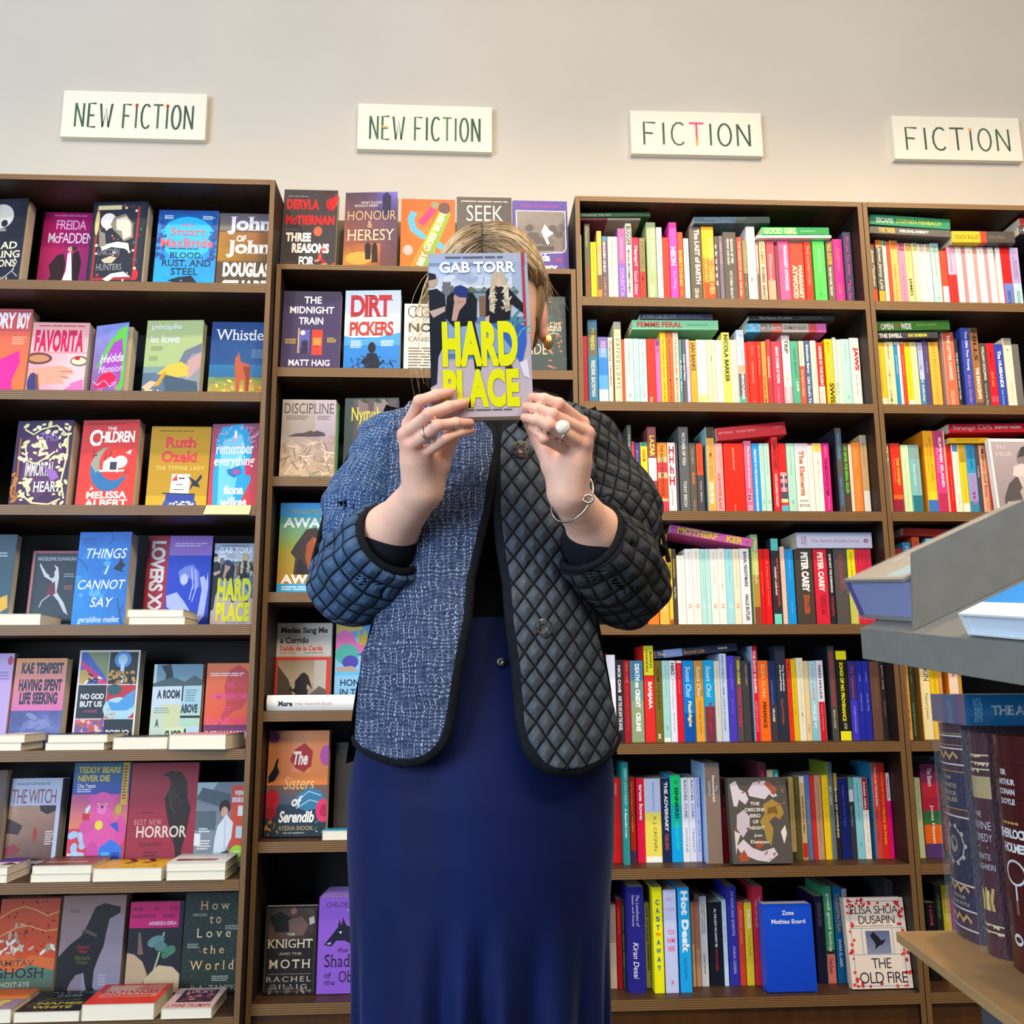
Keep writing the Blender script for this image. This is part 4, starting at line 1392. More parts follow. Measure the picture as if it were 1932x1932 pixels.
# ---------------------------------------------------------------- books: rows of upright spines
# x0 x1 height spine-plane (mm) | colour bands from the top (rightmost bookcase: often a darker first band, painted shelf shadow) | lettering | options | label
SPINES = r"""
#1|2.1|standing spines on the top shelf, third bookcase
837.1 845.0 209.4 55|A8BC9C||f=1|thin sage green spine first in the row before charcoal, top shelf, third bookcase
853.4 869.3 246.7 55|66665A|Daniel/B8B8A0/.03/.3/.2/.7/9i;THE COMEDIANS/C02818/.52/.9/.2/.65/9B||tall charcoal spine between sage green and yellow ones, top shelf, third bookcase
870.2 887.0 188.7 55|FDE51A|Lady Brother/5A5A20/.05/.5/.25/.7/9|f=1|yellow spine between charcoal and peach ones, top shelf, third bookcase
888.4 902.4 223.2 55|D0C848:.2,F0B070:.6,6A5A44:.8,F08838|Orange Time/FFF0D0/.3/.6/.3/.7/9|f=1|tall peach spine between yellow and dark purple ones, top shelf, third bookcase
903.3 918.9 207.1 55|4A8AB4:.07,605468|GOLDEN CHILD/FFFFFF/.08/.53/.2/.62/9B;CLAIRE ADAM/F09050/.6/.98/.2/.62/9|f=1|dark purple spine between peach and cream ones, top shelf, third bookcase
919.9 947.7 206.3 55|F8ECCB|Half of a Yellow Sun/9A7C50/.05/.6/.3/.62/9s;Chimamanda Ngozi/9A7C50/.62/.97/.3/.55/9||cream spine between dark purple and purple ones, top shelf, third bookcase
948.6 970.6 232.2 55|F0609A:.46,8562C0|ORDORIA/F8A8D0/.12/.42/.3/.7/9;ORBITAL/E890E0/.52/.95/.25/.75/9b||tall purple and pink spine between cream and white ones, top shelf, third bookcase
972.0 989.3 249.4 55|F8EFD8|BUGGER/1A1A1A/.04/.28/.1/.9/9B;MICHAEL MOHAMMED AHMAD/222222/.33/.86/.2/.65/9B||tall white spine between purple and hot pink ones, top shelf, third bookcase
990.3 1009.0 205.1 55|F41850:.95,F83080|Martyr!/FFFFFF/.12/.42/.2/.75/9Bs;Kaveh Akbar/FFE0E0/.5/.85/.2/.7/9||hot pink spine between white and olive ones, top shelf, third bookcase
1010.4 1027.3 204.3 55|8C8258:.5,E02412|HOUSES/6A5A30/.06/.46/.2/.8/9;EMERGENCY/A01810/.55/.95/.25/.75/9||olive and red spine between hot pink and sage green ones, top shelf, third bookcase
1032.0 1059.2 253.1 55|A4B586|THE CLIFF WALK/F4F4E0/.06/.58/.45/.8/9;Sarah Thornton/F4F4E0/.76/.96/.3/.7/9||tall sage green spine between olive and white ones, top shelf, third bookcase
1061.1 1076.8 238.3 55|FFFAEA|whale with hand/4A4A40/.08/.4/.25/.7/9;emily else/4A4A40/.58/.78/.25/.7/9||tall white spine between sage green and red ones, top shelf, third bookcase
1077.5 1096.3 206.9 55|F2321C|Penny Kinsella  Nola Drummond/A01008/.05/.9/.3/.7/9||red spine between white and magenta ones, top shelf, third bookcase
1097.7 1120.3 254.5 55|F844B4|NEON/FFFFFF/.3/.52/.15/.75/9B;the killing/FFB8E0/.58/.8/.35/.7/9||tall magenta spine between red and red ones, top shelf, third bookcase
1121.3 1137.3 224.3 55|F24A1C|EVERYTHING/F8C838/.25/.73/.15/.7/9B;hot/F8A038/.8/.86/.3/.7/9b||tall red spine between magenta and mint green ones, top shelf, third bookcase
1138.7 1153.5 205.6 55|B4E2D2|Virginia Woolf/3A6A60/.07/.45/.35/.65/9;O/5A8A80/.8/.85/.36/.66/b|f=1|mint green spine between red and dark brown ones, top shelf, third bookcase
1155.6 1189.9 243.0 55|5E564C|The LAST of EARTH/FFF8E0/.03/.73/.42/.85/9Bs;DEEPA ANAPPARA/F0E8D0/.78/.97/.3/.65/9||thick dark brown spine between mint green and golden yellow ones, top shelf, third bookcase
1191.7 1227.2 244.0 55|FFB41E:.4,FC7A18:.7,F0480E|WAITING OVER HER/FFE890/.13/.86/.5/.9/9s;a novel/FFD860/.3/.7/.2/.4/9||thick golden yellow and red spine between dark brown and charcoal ones, top shelf, third bookcase
1228.8 1239.7 213.8 55|5C5258|a b u s e d/FFFFFF/.12/.7/.1/.6/9B|f=1|thin charcoal spine between golden yellow and grey ones, top shelf, third bookcase
1240.7 1253.0 215.3 55|7C6C7C|lone wolf/D8B0A8/.1/.4/.3/.7/9|f=1|grey spine between charcoal and charcoal ones, top shelf, third bookcase
1253.7 1292.1 227.4 55|57524C|SEASONS OF FIRE/F4F0E0/.09/.42/.55/.75/9b;MEMORY AND ROAD/F4F0E0/.09/.44/.28/.44/9b;VICTORIA SENATORS/F4F0E0/.52/.97/.4/.6/9||thick charcoal spine between grey and red ones, top shelf, third bookcase
1293.0 1308.9 212.6 55|F24A3A|THE VIVISECTOR AND THE SEA/FFC8B0/.06/.85/.25/.65/9b|f=1|red spine between charcoal and olive ones, top shelf, third bookcase
1309.9 1322.2 202.7 55|8E8A5C:.5,4A3E30|Two Daughters/C8B060/.15/.95/.3/.7/9|f=1|olive and dark brown spine between red and white ones, top shelf, third bookcase
1323.1 1347.8 247.3 55|F8F5EA|ROBBIE ARNOTT  LIMBERLOST/C4C2B2/.04/.96/.2/.7/9b||tall white spine between olive and dusty pink ones, top shelf, third bookcase
1348.5 1355.7 198.4 55|B89488:.5,70585C|THE RAIN HERON/F8F0E0/.05/.4/.2/.7/9b;ROBBIE ARNOTT/503848/.5/.96/.2/.7/9|f=1|thin dusty pink and mauve spine between white and peach ones, top shelf, third bookcase
1358.8 1376.6 202.4 55|FFD2A2|FLAMES/F07830/.06/.36/.2/.7/9B;ROBBIE ARNOTT/4A2A60/.4/.96/.2/.7/9B||peach spine between dusty pink and red ones, top shelf, third bookcase
1379.0 1402.3 202.9 55|D64E60:.6,F0A884|Wildwood/F8C0B0/.2/.6/.25/.7/9i||red and coral spine between peach and pink ones, top shelf, third bookcase
1403.2 1413.0 189.3 55|84384A||f=1|thin pink spine between red and hot pink ones, top shelf, third bookcase
1413.7 1445.2 203.7 55|F95A90|MARGARET ATWOOD/FFF0F4/.06/.75/.5/.78/9B;bliss/C02868/.12/.3/.15/.35/9i||thick hot pink spine between pink and red ones, top shelf, third bookcase
1446.1 1487.2 198.2 55|EA4228|MARGARET/FFE8C0/.35/.86/.58/.85/9H;ATWOOD/FFE8C0/.35/.86/.15/.5/9H||thick red spine between hot pink and red ones, top shelf, third bookcase
1489.6 1511.1 201.4 55|FA3216|THE HANDMAID/FFA890/.05/.65/.35/.65/9||red spine between red and green ones, top shelf, third bookcase
1515.9 1550.3 205.8 55|52F25A|MARGARET ATWOOD/90FFA0/.08/.48/.4/.65/9;THE TESTAMENTS/1A6A30/.55/.92/.35/.5/9||thick green spine between red and dark brown ones, top shelf, third bookcase
1554.1 1574.3 206.5 55|6A5C48|PAUL AUSTER/F8A820/.04/.36/.2/.75/9B;THE NEW YORK TRILOGY/F4EEDC/.39/.82/.25/.6/9b||dark brown spine between green and hot pink ones, top shelf, third bookcase
1575.2 1603.0 212.2 55|F41A86|Jaguar/F87048/.1/.5/.3/.75/9i;Lake Like/F87048/.65/.95/.3/.75/9i||hot pink spine between dark brown and navy ones, top shelf, third bookcase
1606.9 1629.9 234.6 55|4C4868|We Love You, Bunny/F048A0/.05/.57/.2/.75/9s;Mona Awad/F048A0/.63/.94/.2/.7/9s||tall navy spine last in the row after hot pink, top shelf, third bookcase
#2|1.8|standing spines on the second shelf, third bookcase
839.0 855.4 205.7 55|C2142C|||red spine first in the row before blue, second shelf, third bookcase
856.4 883.7 254.7 55|4C92BC:.12,6E6E64:.42,3C82AC|MY FRIENDS/F4E038/.1/.35/.3/.7/9b;FREDRIK BACKMAN/F4F8F8/.47/.88/.3/.72/9b||tall blue and grey spine between red and sky blue ones, second shelf, third bookcase
884.9 912.1 204.0 55|7A6AB4:.16,54A8E8:.3,2884D8:.55,58A8E8:.75,F0ECD8|FREDRIK B/F0B8D0/.06/.28/.3/.75/9b||sky blue spine between blue and cream ones, second shelf, third bookcase
913.0 925.6 203.1 55|EAD4C6|On the Clock/302828/.05/.35/.2/.75/9b;Claire Baglin/302828/.4/.7/.2/.75/9b|f=1|cream spine between sky blue and cream ones, second shelf, third bookcase
931.3 950.5 249.7 55|B0AEA4:.09,FFF6BA|THE/8A8A70/.14/.17/.3/.6/9;D A F F O D I L  D A Y S/4A3A3A/.2/.78/.2/.8/9b;HELEN BAIN/8A8A70/.82/.98/.3/.7/9||tall cream spine between cream and coral ones, second shelf, third bookcase
951.4 958.8 197.5 55|EC5222||f=1|thin coral spine between cream and mint green ones, second shelf, third bookcase
959.5 984.0 200.2 55|C2EAD4|Franz Kafka Stories/4A6A5A/.06/.52/.4/.6/9;O/5A8A80/.8/.85/.36/.66/b||mint green spine between coral and mint green ones, second shelf, third bookcase
984.7 999.6 200.5 55|BAE2DA|Virginia Woolf Orlando/4A6A5A/.06/.62/.4/.6/9;O/5A8A80/.8/.85/.36/.66/b|f=1|mint green spine between mint green and mint green ones, second shelf, third bookcase
1000.3 1020.9 199.5 55|BCEADA|Italo Stories of the Cosmos/4A6A5A/.06/.78/.4/.6/9;O/5A8A80/.8/.85/.36/.66/b||mint green spine between mint green and red ones, second shelf, third bookcase
1022.1 1045.5 199.8 55|FA2A18|THE IDIOT/901008/.03/.2/.3/.7/9b;book/FFC8B0/.85/.97/.25/.6/9B||red spine between mint green and pink ones, second shelf, third bookcase
1046.2 1059.8 200.1 55|8444A8:.1,FA6CBA:.93,F8E0F0|WILD FIRE/502060/.03/.2/.2/.7/9b|f=1|pink spine between red and golden yellow ones, second shelf, third bookcase
1060.5 1077.3 220.5 55|FFCA1C|THE CHILDREN OF YELLOW  SOPHIE WARD/5A4000/.08/.92/.3/.65/9b||golden yellow spine between pink and orange ones, second shelf, third bookcase
1078.0 1095.5 220.7 55|DA6A2A|THE CHILDREN OF RIVERS  MARTIN WARD/7A2A08/.08/.92/.3/.65/9b||orange spine between golden yellow and cream ones, second shelf, third bookcase
1096.4 1112.5 220.4 55|F8CEB6|THE ENCHANTED APRIL  MARTIN WARD/6A3A2A/.08/.92/.3/.65/9b||cream spine between orange and blue ones, second shelf, third bookcase
1113.2 1121.3 199.8 55|4A8C9C|A Ghost  Rain/F0F4F0/.3/.75/.2/.7/9|f=1|thin blue spine between cream and charcoal ones, second shelf, third bookcase
1122.4 1132.4 200.0 55|5C5A58|Dublin Red Palace/F4F4F0/.22/.6/.2/.7/9b|f=1|thin charcoal spine between blue and lilac ones, second shelf, third bookcase
1133.0 1142.7 200.1 55|C4BCF2|hours/8878C0/.4/.6/.2/.7/9|f=1|thin lilac spine between charcoal and orange ones, second shelf, third bookcase
1144.1 1161.4 196.7 55|FFAA2A|IAIN BANKS/4A2A10/.03/.45/.15/.85/9B;The Wasp Factory/B06A10/.62/.95/.35/.6/9||orange spine between lilac and white ones, second shelf, third bookcase
1162.6 1190.8 199.4 55|FFFEE8:.8,FFF48C|The Hundred Years Wars/B0A870/.1/.6/.4/.6/9||white spine between orange and cream ones, second shelf, third bookcase
1192.0 1216.7 199.8 55|FCE4B8|THE COMMON POINT  JULIAN BARNES/B08A60/.05/.95/.35/.6/9||cream spine between white and white ones, second shelf, third bookcase
1217.6 1235.2 198.9 55|EAEADC|THE SENSE OF AN ENDING/A8A898/.05/.8/.35/.6/9||white spine between cream and yellow ones, second shelf, third bookcase
1236.0 1258.2 222.4 55|FFF266|NICOLA BARKER/2A2A18/.03/.66/.25/.8/9H;TonyInterruptor/6A6420/.7/.95/.4/.55/9b||tall yellow spine between white and cream ones, second shelf, third bookcase
1259.2 1276.8 200.7 55|F2EACC|SILENCE ANGELS  BARKER/B0A888/.06/.94/.25/.7/9||cream spine between yellow and white ones, second shelf, third bookcase
1278.0 1299.8 230.4 55|DCE6F6:.45,F0A284:.56,5C5C5E:.85,52A68A|JULIAN BARNES/4A5A6A/.06/.43/.45/.75/9;DEPARTURE(S)/FFFFFF/.55/.88/.35/.75/9B||tall white and charcoal spine between cream and red ones, second shelf, third bookcase
1300.5 1307.9 193.9 55|EA3422||f=1|thin red spine between white and red ones, second shelf, third bookcase
1308.9 1333.5 196.6 55|FA2410|Homecoming/FFB0A0/.06/.2/.4/.6/9;London and the Sea/FFB0A0/.3/.62/.4/.6/9;A novel/FFB0A0/.88/.98/.4/.6/9||red spine between red and red ones, second shelf, third bookcase
1334.4 1347.5 196.9 55|F22212|Earth Moon/FFB0A0/.06/.5/.3/.6/9|f=1|red spine between red and orange ones, second shelf, third bookcase
1348.2 1360.7 197.1 55|F8A242|JULIAN BARNES/C86A18/.05/.45/.2/.65/9;THE NOISE OF TIME/2A1A0A/.5/.92/.2/.65/9B|f=1|orange spine between red and red ones, second shelf, third bookcase
1361.9 1375.4 203.4 55|C23A3A|birdwood/F8D0C8/.25/.55/.2/.6/9B;THE LONG AND/802028/.6/.95/.2/.6/9|f=1|red spine between orange and red ones, second shelf, third bookcase
1376.6 1404.8 197.6 55|D23A54|GRANT STORIES UP TOWN/F8E8E8/.08/.62/.4/.7/9B;the fancier/F0A0B0/.68/.95/.4/.6/9||red spine between red and dusty pink ones, second shelf, third bookcase
1407.1 1430.5 217.6 55|D2C2C2:.08,FFF2DC:.36,D8C8F0:.5,F8E0C8:.7,F2A6AE|TRIP/2A2230/.07/.25/.3/.75/9B;AMIE BARRODALE/F8F0FF/.55/.92/.3/.7/9||dusty pink and white spine between red and green ones, second shelf, third bookcase
1431.4 1453.6 199.5 55|4CAA8A|LAURA BECKETT/2A6A54/.1/.55/.35/.7/9b;LIVE/F0F4E0/.6/.74/.55/.8/9B||green spine between dusty pink and red ones, second shelf, third bookcase
1454.5 1470.7 199.8 55|FCEAC8:.37,F25232|Quentin Bury/4A3A2A/.05/.34/.3/.6/9b;The Heart in Winter/FFD8C0/.42/.82/.3/.65/9b|f=1|red and cream spine between green and blue ones, second shelf, third bookcase
1471.8 1487.5 201.3 55|446488|Sebastian Barry/F4F4F8/.06/.48/.2/.7/9B;Old God's Time/E8E8F0/.53/.98/.2/.7/9b|f=1|blue spine between red and cream ones, second shelf, third bookcase
1489.2 1505.3 201.5 55|FFF2CC|Annie Dunne  SEBASTIAN BARRY/C0B078/.05/.96/.35/.65/9|f=1|cream spine between blue and red ones, second shelf, third bookcase
1506.2 1525.0 196.9 55|D42A2A:.66,EADECA|UNDER IN THE FLESH/FFF0E8/.06/.64/.35/.75/9B;Strangers/6A5A50/.72/.92/.35/.65/9||red and white spine between cream and golden yellow ones, second shelf, third bookcase
1530.2 1553.1 207.0 55|FFC212|MONIQUE/C08008/.05/.2/.2/.6/9;ZOO/E8B868/.24/.62/.4/.75/9b;SWISS/1A1208/.63/.97/.3/.85/9B||golden yellow spine between red and mint green ones, second shelf, third bookcase
1554.1 1563.9 212.2 55|BADCCC|RULIN'/48888A/.64/.8/.3/.7/9b|f=1|thin mint green spine between golden yellow and cream ones, second shelf, third bookcase
1564.9 1576.9 206.2 55|FCF2CC|Bernie's Folly  Waiting at Mast Heights/8A7A50/.15/.9/.35/.6/9|f=1|cream spine between mint green and mint green ones, second shelf, third bookcase
1577.6 1601.8 207.7 55|B2E2D2|Peter Bellamy Story/4A6A5A/.06/.34/.35/.6/9;O/5A8A80/.8/.85/.36/.66/b||mint green spine between cream and white ones, second shelf, third bookcase
1603.0 1630.0 211.8 55|F0EBE4:.93,3464A8|JAWS/E02424/.13/.46/.3/.85/9H;Peter Benchley/8A8A88/.52/.8/.35/.6/9||white spine last in the row after mint green, second shelf, third bookcase
#3|1.5|standing spines on the third shelf, third bookcase
959.9 971.1 250.1 55|585C54|THE CHILD/E8E8E0/.1/.5/.3/.6/9|f=1|tall charcoal spine first in the row before red, third shelf, third bookcase
971.8 978.8 203.5 55|E24444|river city/F8C8B8/.3/.9/.3/.6/9|f=1|thin red spine between charcoal and blue ones, third shelf, third bookcase
979.7 994.3 200.1 55|443A86|first half/A8A0E0/.1/.6/.3/.6/9|f=1|blue spine between red and yellow ones, third shelf, third bookcase
995.4 1014.5 201.4 55|229472:.06,F8DE2E:.5,F4E86C:.77,D82848|AGNUM/B84A10/.1/.27/.25/.75/9B||yellow spine between blue and dark red ones, third shelf, third bookcase
1015.4 1039.7 244.8 55|904A50:.36,F0ECE8:.52,D8D0D8:.62,94484C:.87,6A5868|LAZAR/FCE838/.1/.34/.25/.78/9B;NELIO BIEDERMANN/FCE838/.63/.85/.2/.4/9B||tall dark red spine between yellow and red ones, third shelf, third bookcase
1040.8 1068.7 200.6 55|E0962A:.2,F8BE84:.28,E83A48:.42,F8BC84:.5,F04C18:.78,F8B884:.82,E83A50|THE ANGRY WOMEN'S CHOIR/4A1818/.04/.75/.3/.65/9b||red spine between dark red and white ones, third shelf, third bookcase
1069.9 1091.3 200.8 55|EAE2E0|H/98182C/.05/.17/.15/.85/B;H/B82030/.18/.29/.2/.8/B;h/B82030/.32/.44/.25/.75/B;H/B82030/.47/.6/.15/.85/B;Laurent Binet/5A5050/.65/.88/.35/.6/9||white spine between red and dark purple ones, third shelf, third bookcase
1092.0 1098.1 198.6 55|54445E||f=1|thin dark purple spine between white and charcoal ones, third shelf, third bookcase
1101.7 1129.2 245.6 55|5C5F60|PICTURES OF YOU/F4F4F0/.07/.44/.35/.65/9b;TONY BIRCH/F4F4F0/.62/.91/.35/.65/9||tall charcoal spine between dark purple and dark brown ones, third shelf, third bookcase
1130.1 1148.2 200.1 55|60564C|TONY BIRCH/C8C0B0/.08/.3/.4/.6/9;BLOOD/E87830/.42/.58/.35/.7/9B;story/C8C0B0/.8/.96/.4/.6/9||dark brown spine between charcoal and charcoal ones, third shelf, third bookcase
1149.1 1168.1 199.1 55|EC4A1A:.45,4C464A|SHADOW BOXING/B82A08/.05/.4/.3/.7/9b;TONY BIRCH/D8D4D8/.53/.82/.4/.65/9||charcoal and red spine between dark brown and orange ones, third shelf, third bookcase
1178.1 1200.9 246.2 55|4A342C:.13,EAAA4E|CARMEL BIRD/E87030/.15/.6/.3/.75/9;CRIMES & MISS MARY/FFF8E0/.63/.88/.2/.7/9B|s=A8D0D4|tall orange spine between charcoal and dusty pink ones, third shelf, third bookcase
1201.6 1222.9 199.5 55|EEA4A0|Things We/B84850/.1/.35/.5/.8/9i;ZOE FOSTER BLAKE/D03038/.42/.93/.25/.6/9B||dusty pink spine between orange and red ones, third shelf, third bookcase
1225.9 1281.5 199.8 55|FA220A|ANOTHER LOVE STORY/FFB898/.06/.38/.44/.52/9b;novel/FFB898/.86/.98/.44/.52/9||thick red spine between dusty pink and pink ones, third shelf, third bookcase
1283.3 1303.8 207.1 55|DA6C94|The Dream of the Jaguar/FFF4F8/.07/.65/.35/.7/9b;M B/F0B8CC/.72/.95/.3/.75/9||pink spine between red and sky blue ones, third shelf, third bookcase
1304.7 1324.8 200.3 55|1C94E4|WELCOME TO THE HYUNAM-DONG BOOKSHOP/F0F8FF/.08/.96/.3/.6/9B||sky blue spine between pink and mint green ones, third shelf, third bookcase
1325.4 1338.0 200.4 55|B8E0D2|George Eliot Emma/4A6A5A/.06/.4/.35/.6/9;O/5A8A80/.8/.85/.36/.66/b|f=1|mint green spine between sky blue and mint green ones, third shelf, third bookcase
1338.9 1353.9 200.5 55|BAE2D4|George Eliot Silas/4A6A5A/.06/.45/.35/.6/9;O/5A8A80/.8/.85/.36/.66/b|f=1|mint green spine between mint green and red ones, third shelf, third bookcase
1360.2 1378.5 219.5 55|DA242C|DEMON THIEF/7A1018/.05/.42/.25/.8/9B;KATE ALONSO MCCOY/FFE8E0/.48/.9/.3/.65/9B||red spine between mint green and red ones, third shelf, third bookcase
1379.4 1400.0 200.9 55|E81C1C:.41,D8A0A8:.46,404A68:.5,D88898:.56,404A68:.62,E87890:.68,48506A:.78,F0E0A0:.83,E02820:.87,58B8D8|the vote/FFFFFF/.45/.68/.4/.65/9B||red spine between red and mint green ones, third shelf, third bookcase
1401.6 1424.2 201.0 55|AEDCCC|Charlotte Penelope/4A6A5A/.06/.45/.4/.6/9;O/5A8A80/.8/.85/.36/.66/b||mint green spine between red and white ones, third shelf, third bookcase
1425.6 1459.9 201.3 55|D4CCE0:.14,FCF0E2|The Elements/C86038/.1/.74/.3/.72/9Bs;JOHN/2A2A30/.79/.83/.15/.85/b;BOYNE/2A2A30/.85/.89/.15/.95/b||thick white spine between mint green and white ones, third shelf, third bookcase
1460.8 1475.5 201.5 55|D85058:.03,FAF2E2|Trish Gareth/C07058/.05/.5/.4/.6/9|f=1|white spine between white and white ones, third shelf, third bookcase
1476.9 1500.7 201.6 55|F8CE5A:.12,FBF0DE|SEA OF EMPTY Memory Broken/8A8078/.06/.7/.4/.6/9||white spine between white and hot pink ones, third shelf, third bookcase
1501.6 1522.7 201.8 55|D21C7C|Kaliane/F090B8/.03/.2/.4/.65/9;THE MINISTRY OF TIME/401030/.21/.73/.3/.6/9b;Bradley/F090B8/.75/.93/.4/.65/9||hot pink spine between white and charcoal ones, third shelf, third bookcase
1542.0 1560.4 247.0 55|545350|VOICE DAMAGED/3890D8/.06/.37/.3/.65/9B;CIARAN MCMENAMIN/3890D8/.57/.89/.3/.65/9b|s=2C2A38|tall charcoal spine between hot pink and dark brown ones, third shelf, third bookcase
1561.1 1576.3 202.2 55|523A2E|MY SISTER THE SERIAL KILLER/50D830/.04/.7/.15/.7/9B|f=1|dark brown spine between charcoal and cream ones, third shelf, third bookcase
1577.2 1585.8 200.0 55|F2D4BC||f=1|thin cream spine between dark brown and orange ones, third shelf, third bookcase
1586.9 1610.2 204.8 55|F28432|The First/F8C088/.1/.35/.3/.6/9;Goddess Bravery/F8C088/.5/.9/.3/.6/9||orange spine between cream and peach ones, third shelf, third bookcase
1611.6 1630.5 226.3 55|A4A09C:.12,CCA878:.7,E8E4DC:.96,5A4848|field letters/8A6038/.1/.4/.3/.6/9||tall peach and white spine last in the row after orange, third shelf, third bookcase
#4|1.2|standing spines on the fourth shelf, third bookcase
977.0 998.7 247.0 55|F250B4|||tall magenta spine first in the row before orange, fourth shelf, third bookcase
1002.1 1031.5 247.1 55|0C94D4:.3,FC7E24|All Grown Up/FFFFFF/.06/.52/.35/.72/9Bs;Doug Johnstone/FFE8D0/.56/.8/.3/.65/9b||tall orange and sky blue spine between magenta and orange ones, fourth shelf, third bookcase
1034.4 1059.4 246.2 55|F8BA4C|ANNE RIVERS/E06A20/.06/.36/.55/.78/9;CRIME TIME IN/D85820/.03/.42/.2/.45/9;WHITE NIGHT/FFF0D0/.45/.85/.4/.65/9||tall orange spine between orange and golden yellow ones, fourth shelf, third bookcase
1060.3 1071.0 206.4 55|B8A030:.4,F4C828:.5,E86A20:.55,F0CC40:.92,C85820|INKHEART/4A4010/.1/.38/.25/.75/9|f=1|thin golden yellow and yellow spine between orange and dark brown ones, fourth shelf, third bookcase
1072.0 1082.0 205.4 55|4E3E34|Amsterdam/E8C838/.12/.38/.2/.7/9i;Paul Else/F0E8E0/.5/.65/.3/.7/9b|f=1|thin dark brown spine between golden yellow and white ones, fourth shelf, third bookcase
1083.5 1105.5 188.0 55|FBF8E8|Jane Austen  Northanger  Abbey/9A9888/.05/.74/.45/.6/9||white spine between dark brown and white ones, fourth shelf, third bookcase
1106.5 1125.6 205.5 55|F5F2EE|Miguel Bonnefoy Black Star/8A8890/.04/.52/.45/.6/9;O/E07848/.72/.78/.3/.72/b||white spine between white and white ones, fourth shelf, third bookcase
1126.2 1147.1 206.5 55|F5F0E8|Miguel Bonnefoy Inventions/8A8890/.04/.58/.45/.6/9;O/E07848/.72/.78/.3/.72/b||white spine, eighth along the fourth shelf of the third bookcase
1147.9 1160.9 205.5 55|B8E8E2|Miguel Heritage/4A7A80/.06/.65/.45/.6/9;O/F0FAF8/.72/.78/.3/.72/b||mint green spine between white and mint green ones, fourth shelf, third bookcase
1161.5 1173.6 205.6 55|BCEAE4|Nadine Gordimer July/4A7A80/.06/.42/.45/.6/9;O/F0FAF8/.72/.78/.3/.72/b|f=1|mint green spine between mint green and white ones, fourth shelf, third bookcase
1174.3 1194.7 205.6 55|F6F0E8|Albert Camus Exile/8A8890/.04/.46/.45/.6/9;O/E07848/.72/.78/.3/.72/b||white spine between mint green and white ones, fourth shelf, third bookcase
1195.3 1215.1 206.6 55|F6F2EA|Albert Camus The First Man/8A8890/.04/.54/.45/.6/9;O/E07848/.72/.78/.3/.72/b||white spine, twelfth along the fourth shelf of the third bookcase
1215.9 1235.9 205.6 55|A4E2EC|Jean Plague/3A7A8A/.04/.46/.45/.6/9;O/F0FAF8/.72/.78/.3/.72/b||mint green spine between white and cream ones, fourth shelf, third bookcase
1236.5 1254.6 205.7 55|F9E8CC|Albert Camus Outsider Notes/8A6850/.04/.5/.45/.6/9;O/E07848/.72/.78/.3/.72/b||cream spine between mint green and white ones, fourth shelf, third bookcase
1255.7 1282.0 206.7 55|ECEEF6|BANAL NIGHTMARE/22242E/.04/.5/.4/.75/9B;HALLE BUTLER/22242E/.6/.94/.4/.75/9B||white spine between cream and golden yellow ones, fourth shelf, third bookcase
1289.1 1307.6 245.8 55|A8BE84:.2,CCD468:.45,B89034:.8,904424|The Verandah/F4F4D0/.06/.55/.35/.75/9s|s=A4C490|tall golden yellow spine between white and red ones, fourth shelf, third bookcase
1309.0 1320.6 205.8 55|E01414|stories/F88878/.3/.6/.4/.6/9|f=1|red spine between golden yellow and red ones, fourth shelf, third bookcase
1321.4 1338.5 205.8 55|E81818|A Man and Music/F8A090/.15/.75/.4/.6/9||red spine between red and navy ones, fourth shelf, third bookcase
1341.8 1363.7 234.3 55|58CCCC:.14,30303A:.87,70DCCC|WE ARE GUILT AND FORGIVEN/F04830/.22/.78/.62/.85/9b;HARRIET LANE-FOX/F4F4F8/.33/.66/.35/.55/9B||tall navy and turquoise spine between red and pale pink ones, fourth shelf, third bookcase
1367.3 1379.6 212.2 55|F2C8B4|Garden/C89880/.3/.6/.4/.6/9||pale pink spine between navy and sky blue ones, fourth shelf, third bookcase
1380.8 1403.2 205.9 55|1496E6|The Bright Years/78C8F8/.05/.4/.4/.6/9;Sarah Perry/78C8F8/.7/.85/.4/.6/9||sky blue spine between pale pink and dark brown ones, fourth shelf, third bookcase
1406.3 1455.6 204.9 55|4A3F37|PETER CAREY/FFFFFF/.04/.56/.35/.75/9H;OSCAR & LUCINDA/F06030/.6/.85/.4/.7/9b||thick dark brown spine between sky blue and red ones, fourth shelf, third bookcase
1458.2 1495.2 205.0 55|DC243C|PETER CAREY/FFF0F0/.04/.56/.3/.72/9H;THE SECRET KELLY GANG/801020/.6/.86/.35/.75/9b||thick red spine between dark brown and black ones, fourth shelf, third bookcase
1496.9 1511.0 204.0 55|26262E|BASE NOT THE SCREAMING/F0F0F4/.06/.57/.3/.7/9B;THE COLLECTIVE/D83048/.62/.88/.3/.7/9b||black spine between red and charcoal ones, fourth shelf, third bookcase
1514.1 1549.4 205.1 55|545050|SOLENOID/C83838/.06/.55/.4/.65/9||thick charcoal spine between black and yellow ones, fourth shelf, third bookcase
1551.9 1573.6 205.6 55|F2E402:.42,C8C860|house of fallen/6A6408/.05/.4/.4/.6/9b||yellow spine between charcoal and hot pink ones, fourth shelf, third bookcase
1574.6 1584.3 205.7 55|D8244C|old/F8A0B0/.4/.6/.3/.7/9|f=1|thin hot pink spine between yellow and red ones, fourth shelf, third bookcase
1584.9 1594.8 205.7 55|DA2840|red fox/F8A0B0/.3/.6/.3/.7/9|f=1|thin red spine between hot pink and red ones, fourth shelf, third bookcase
1595.4 1605.8 205.7 55|DC2848|may/F8A0B0/.3/.6/.3/.7/9|f=1|thin red spine between red and red ones, fourth shelf, third bookcase
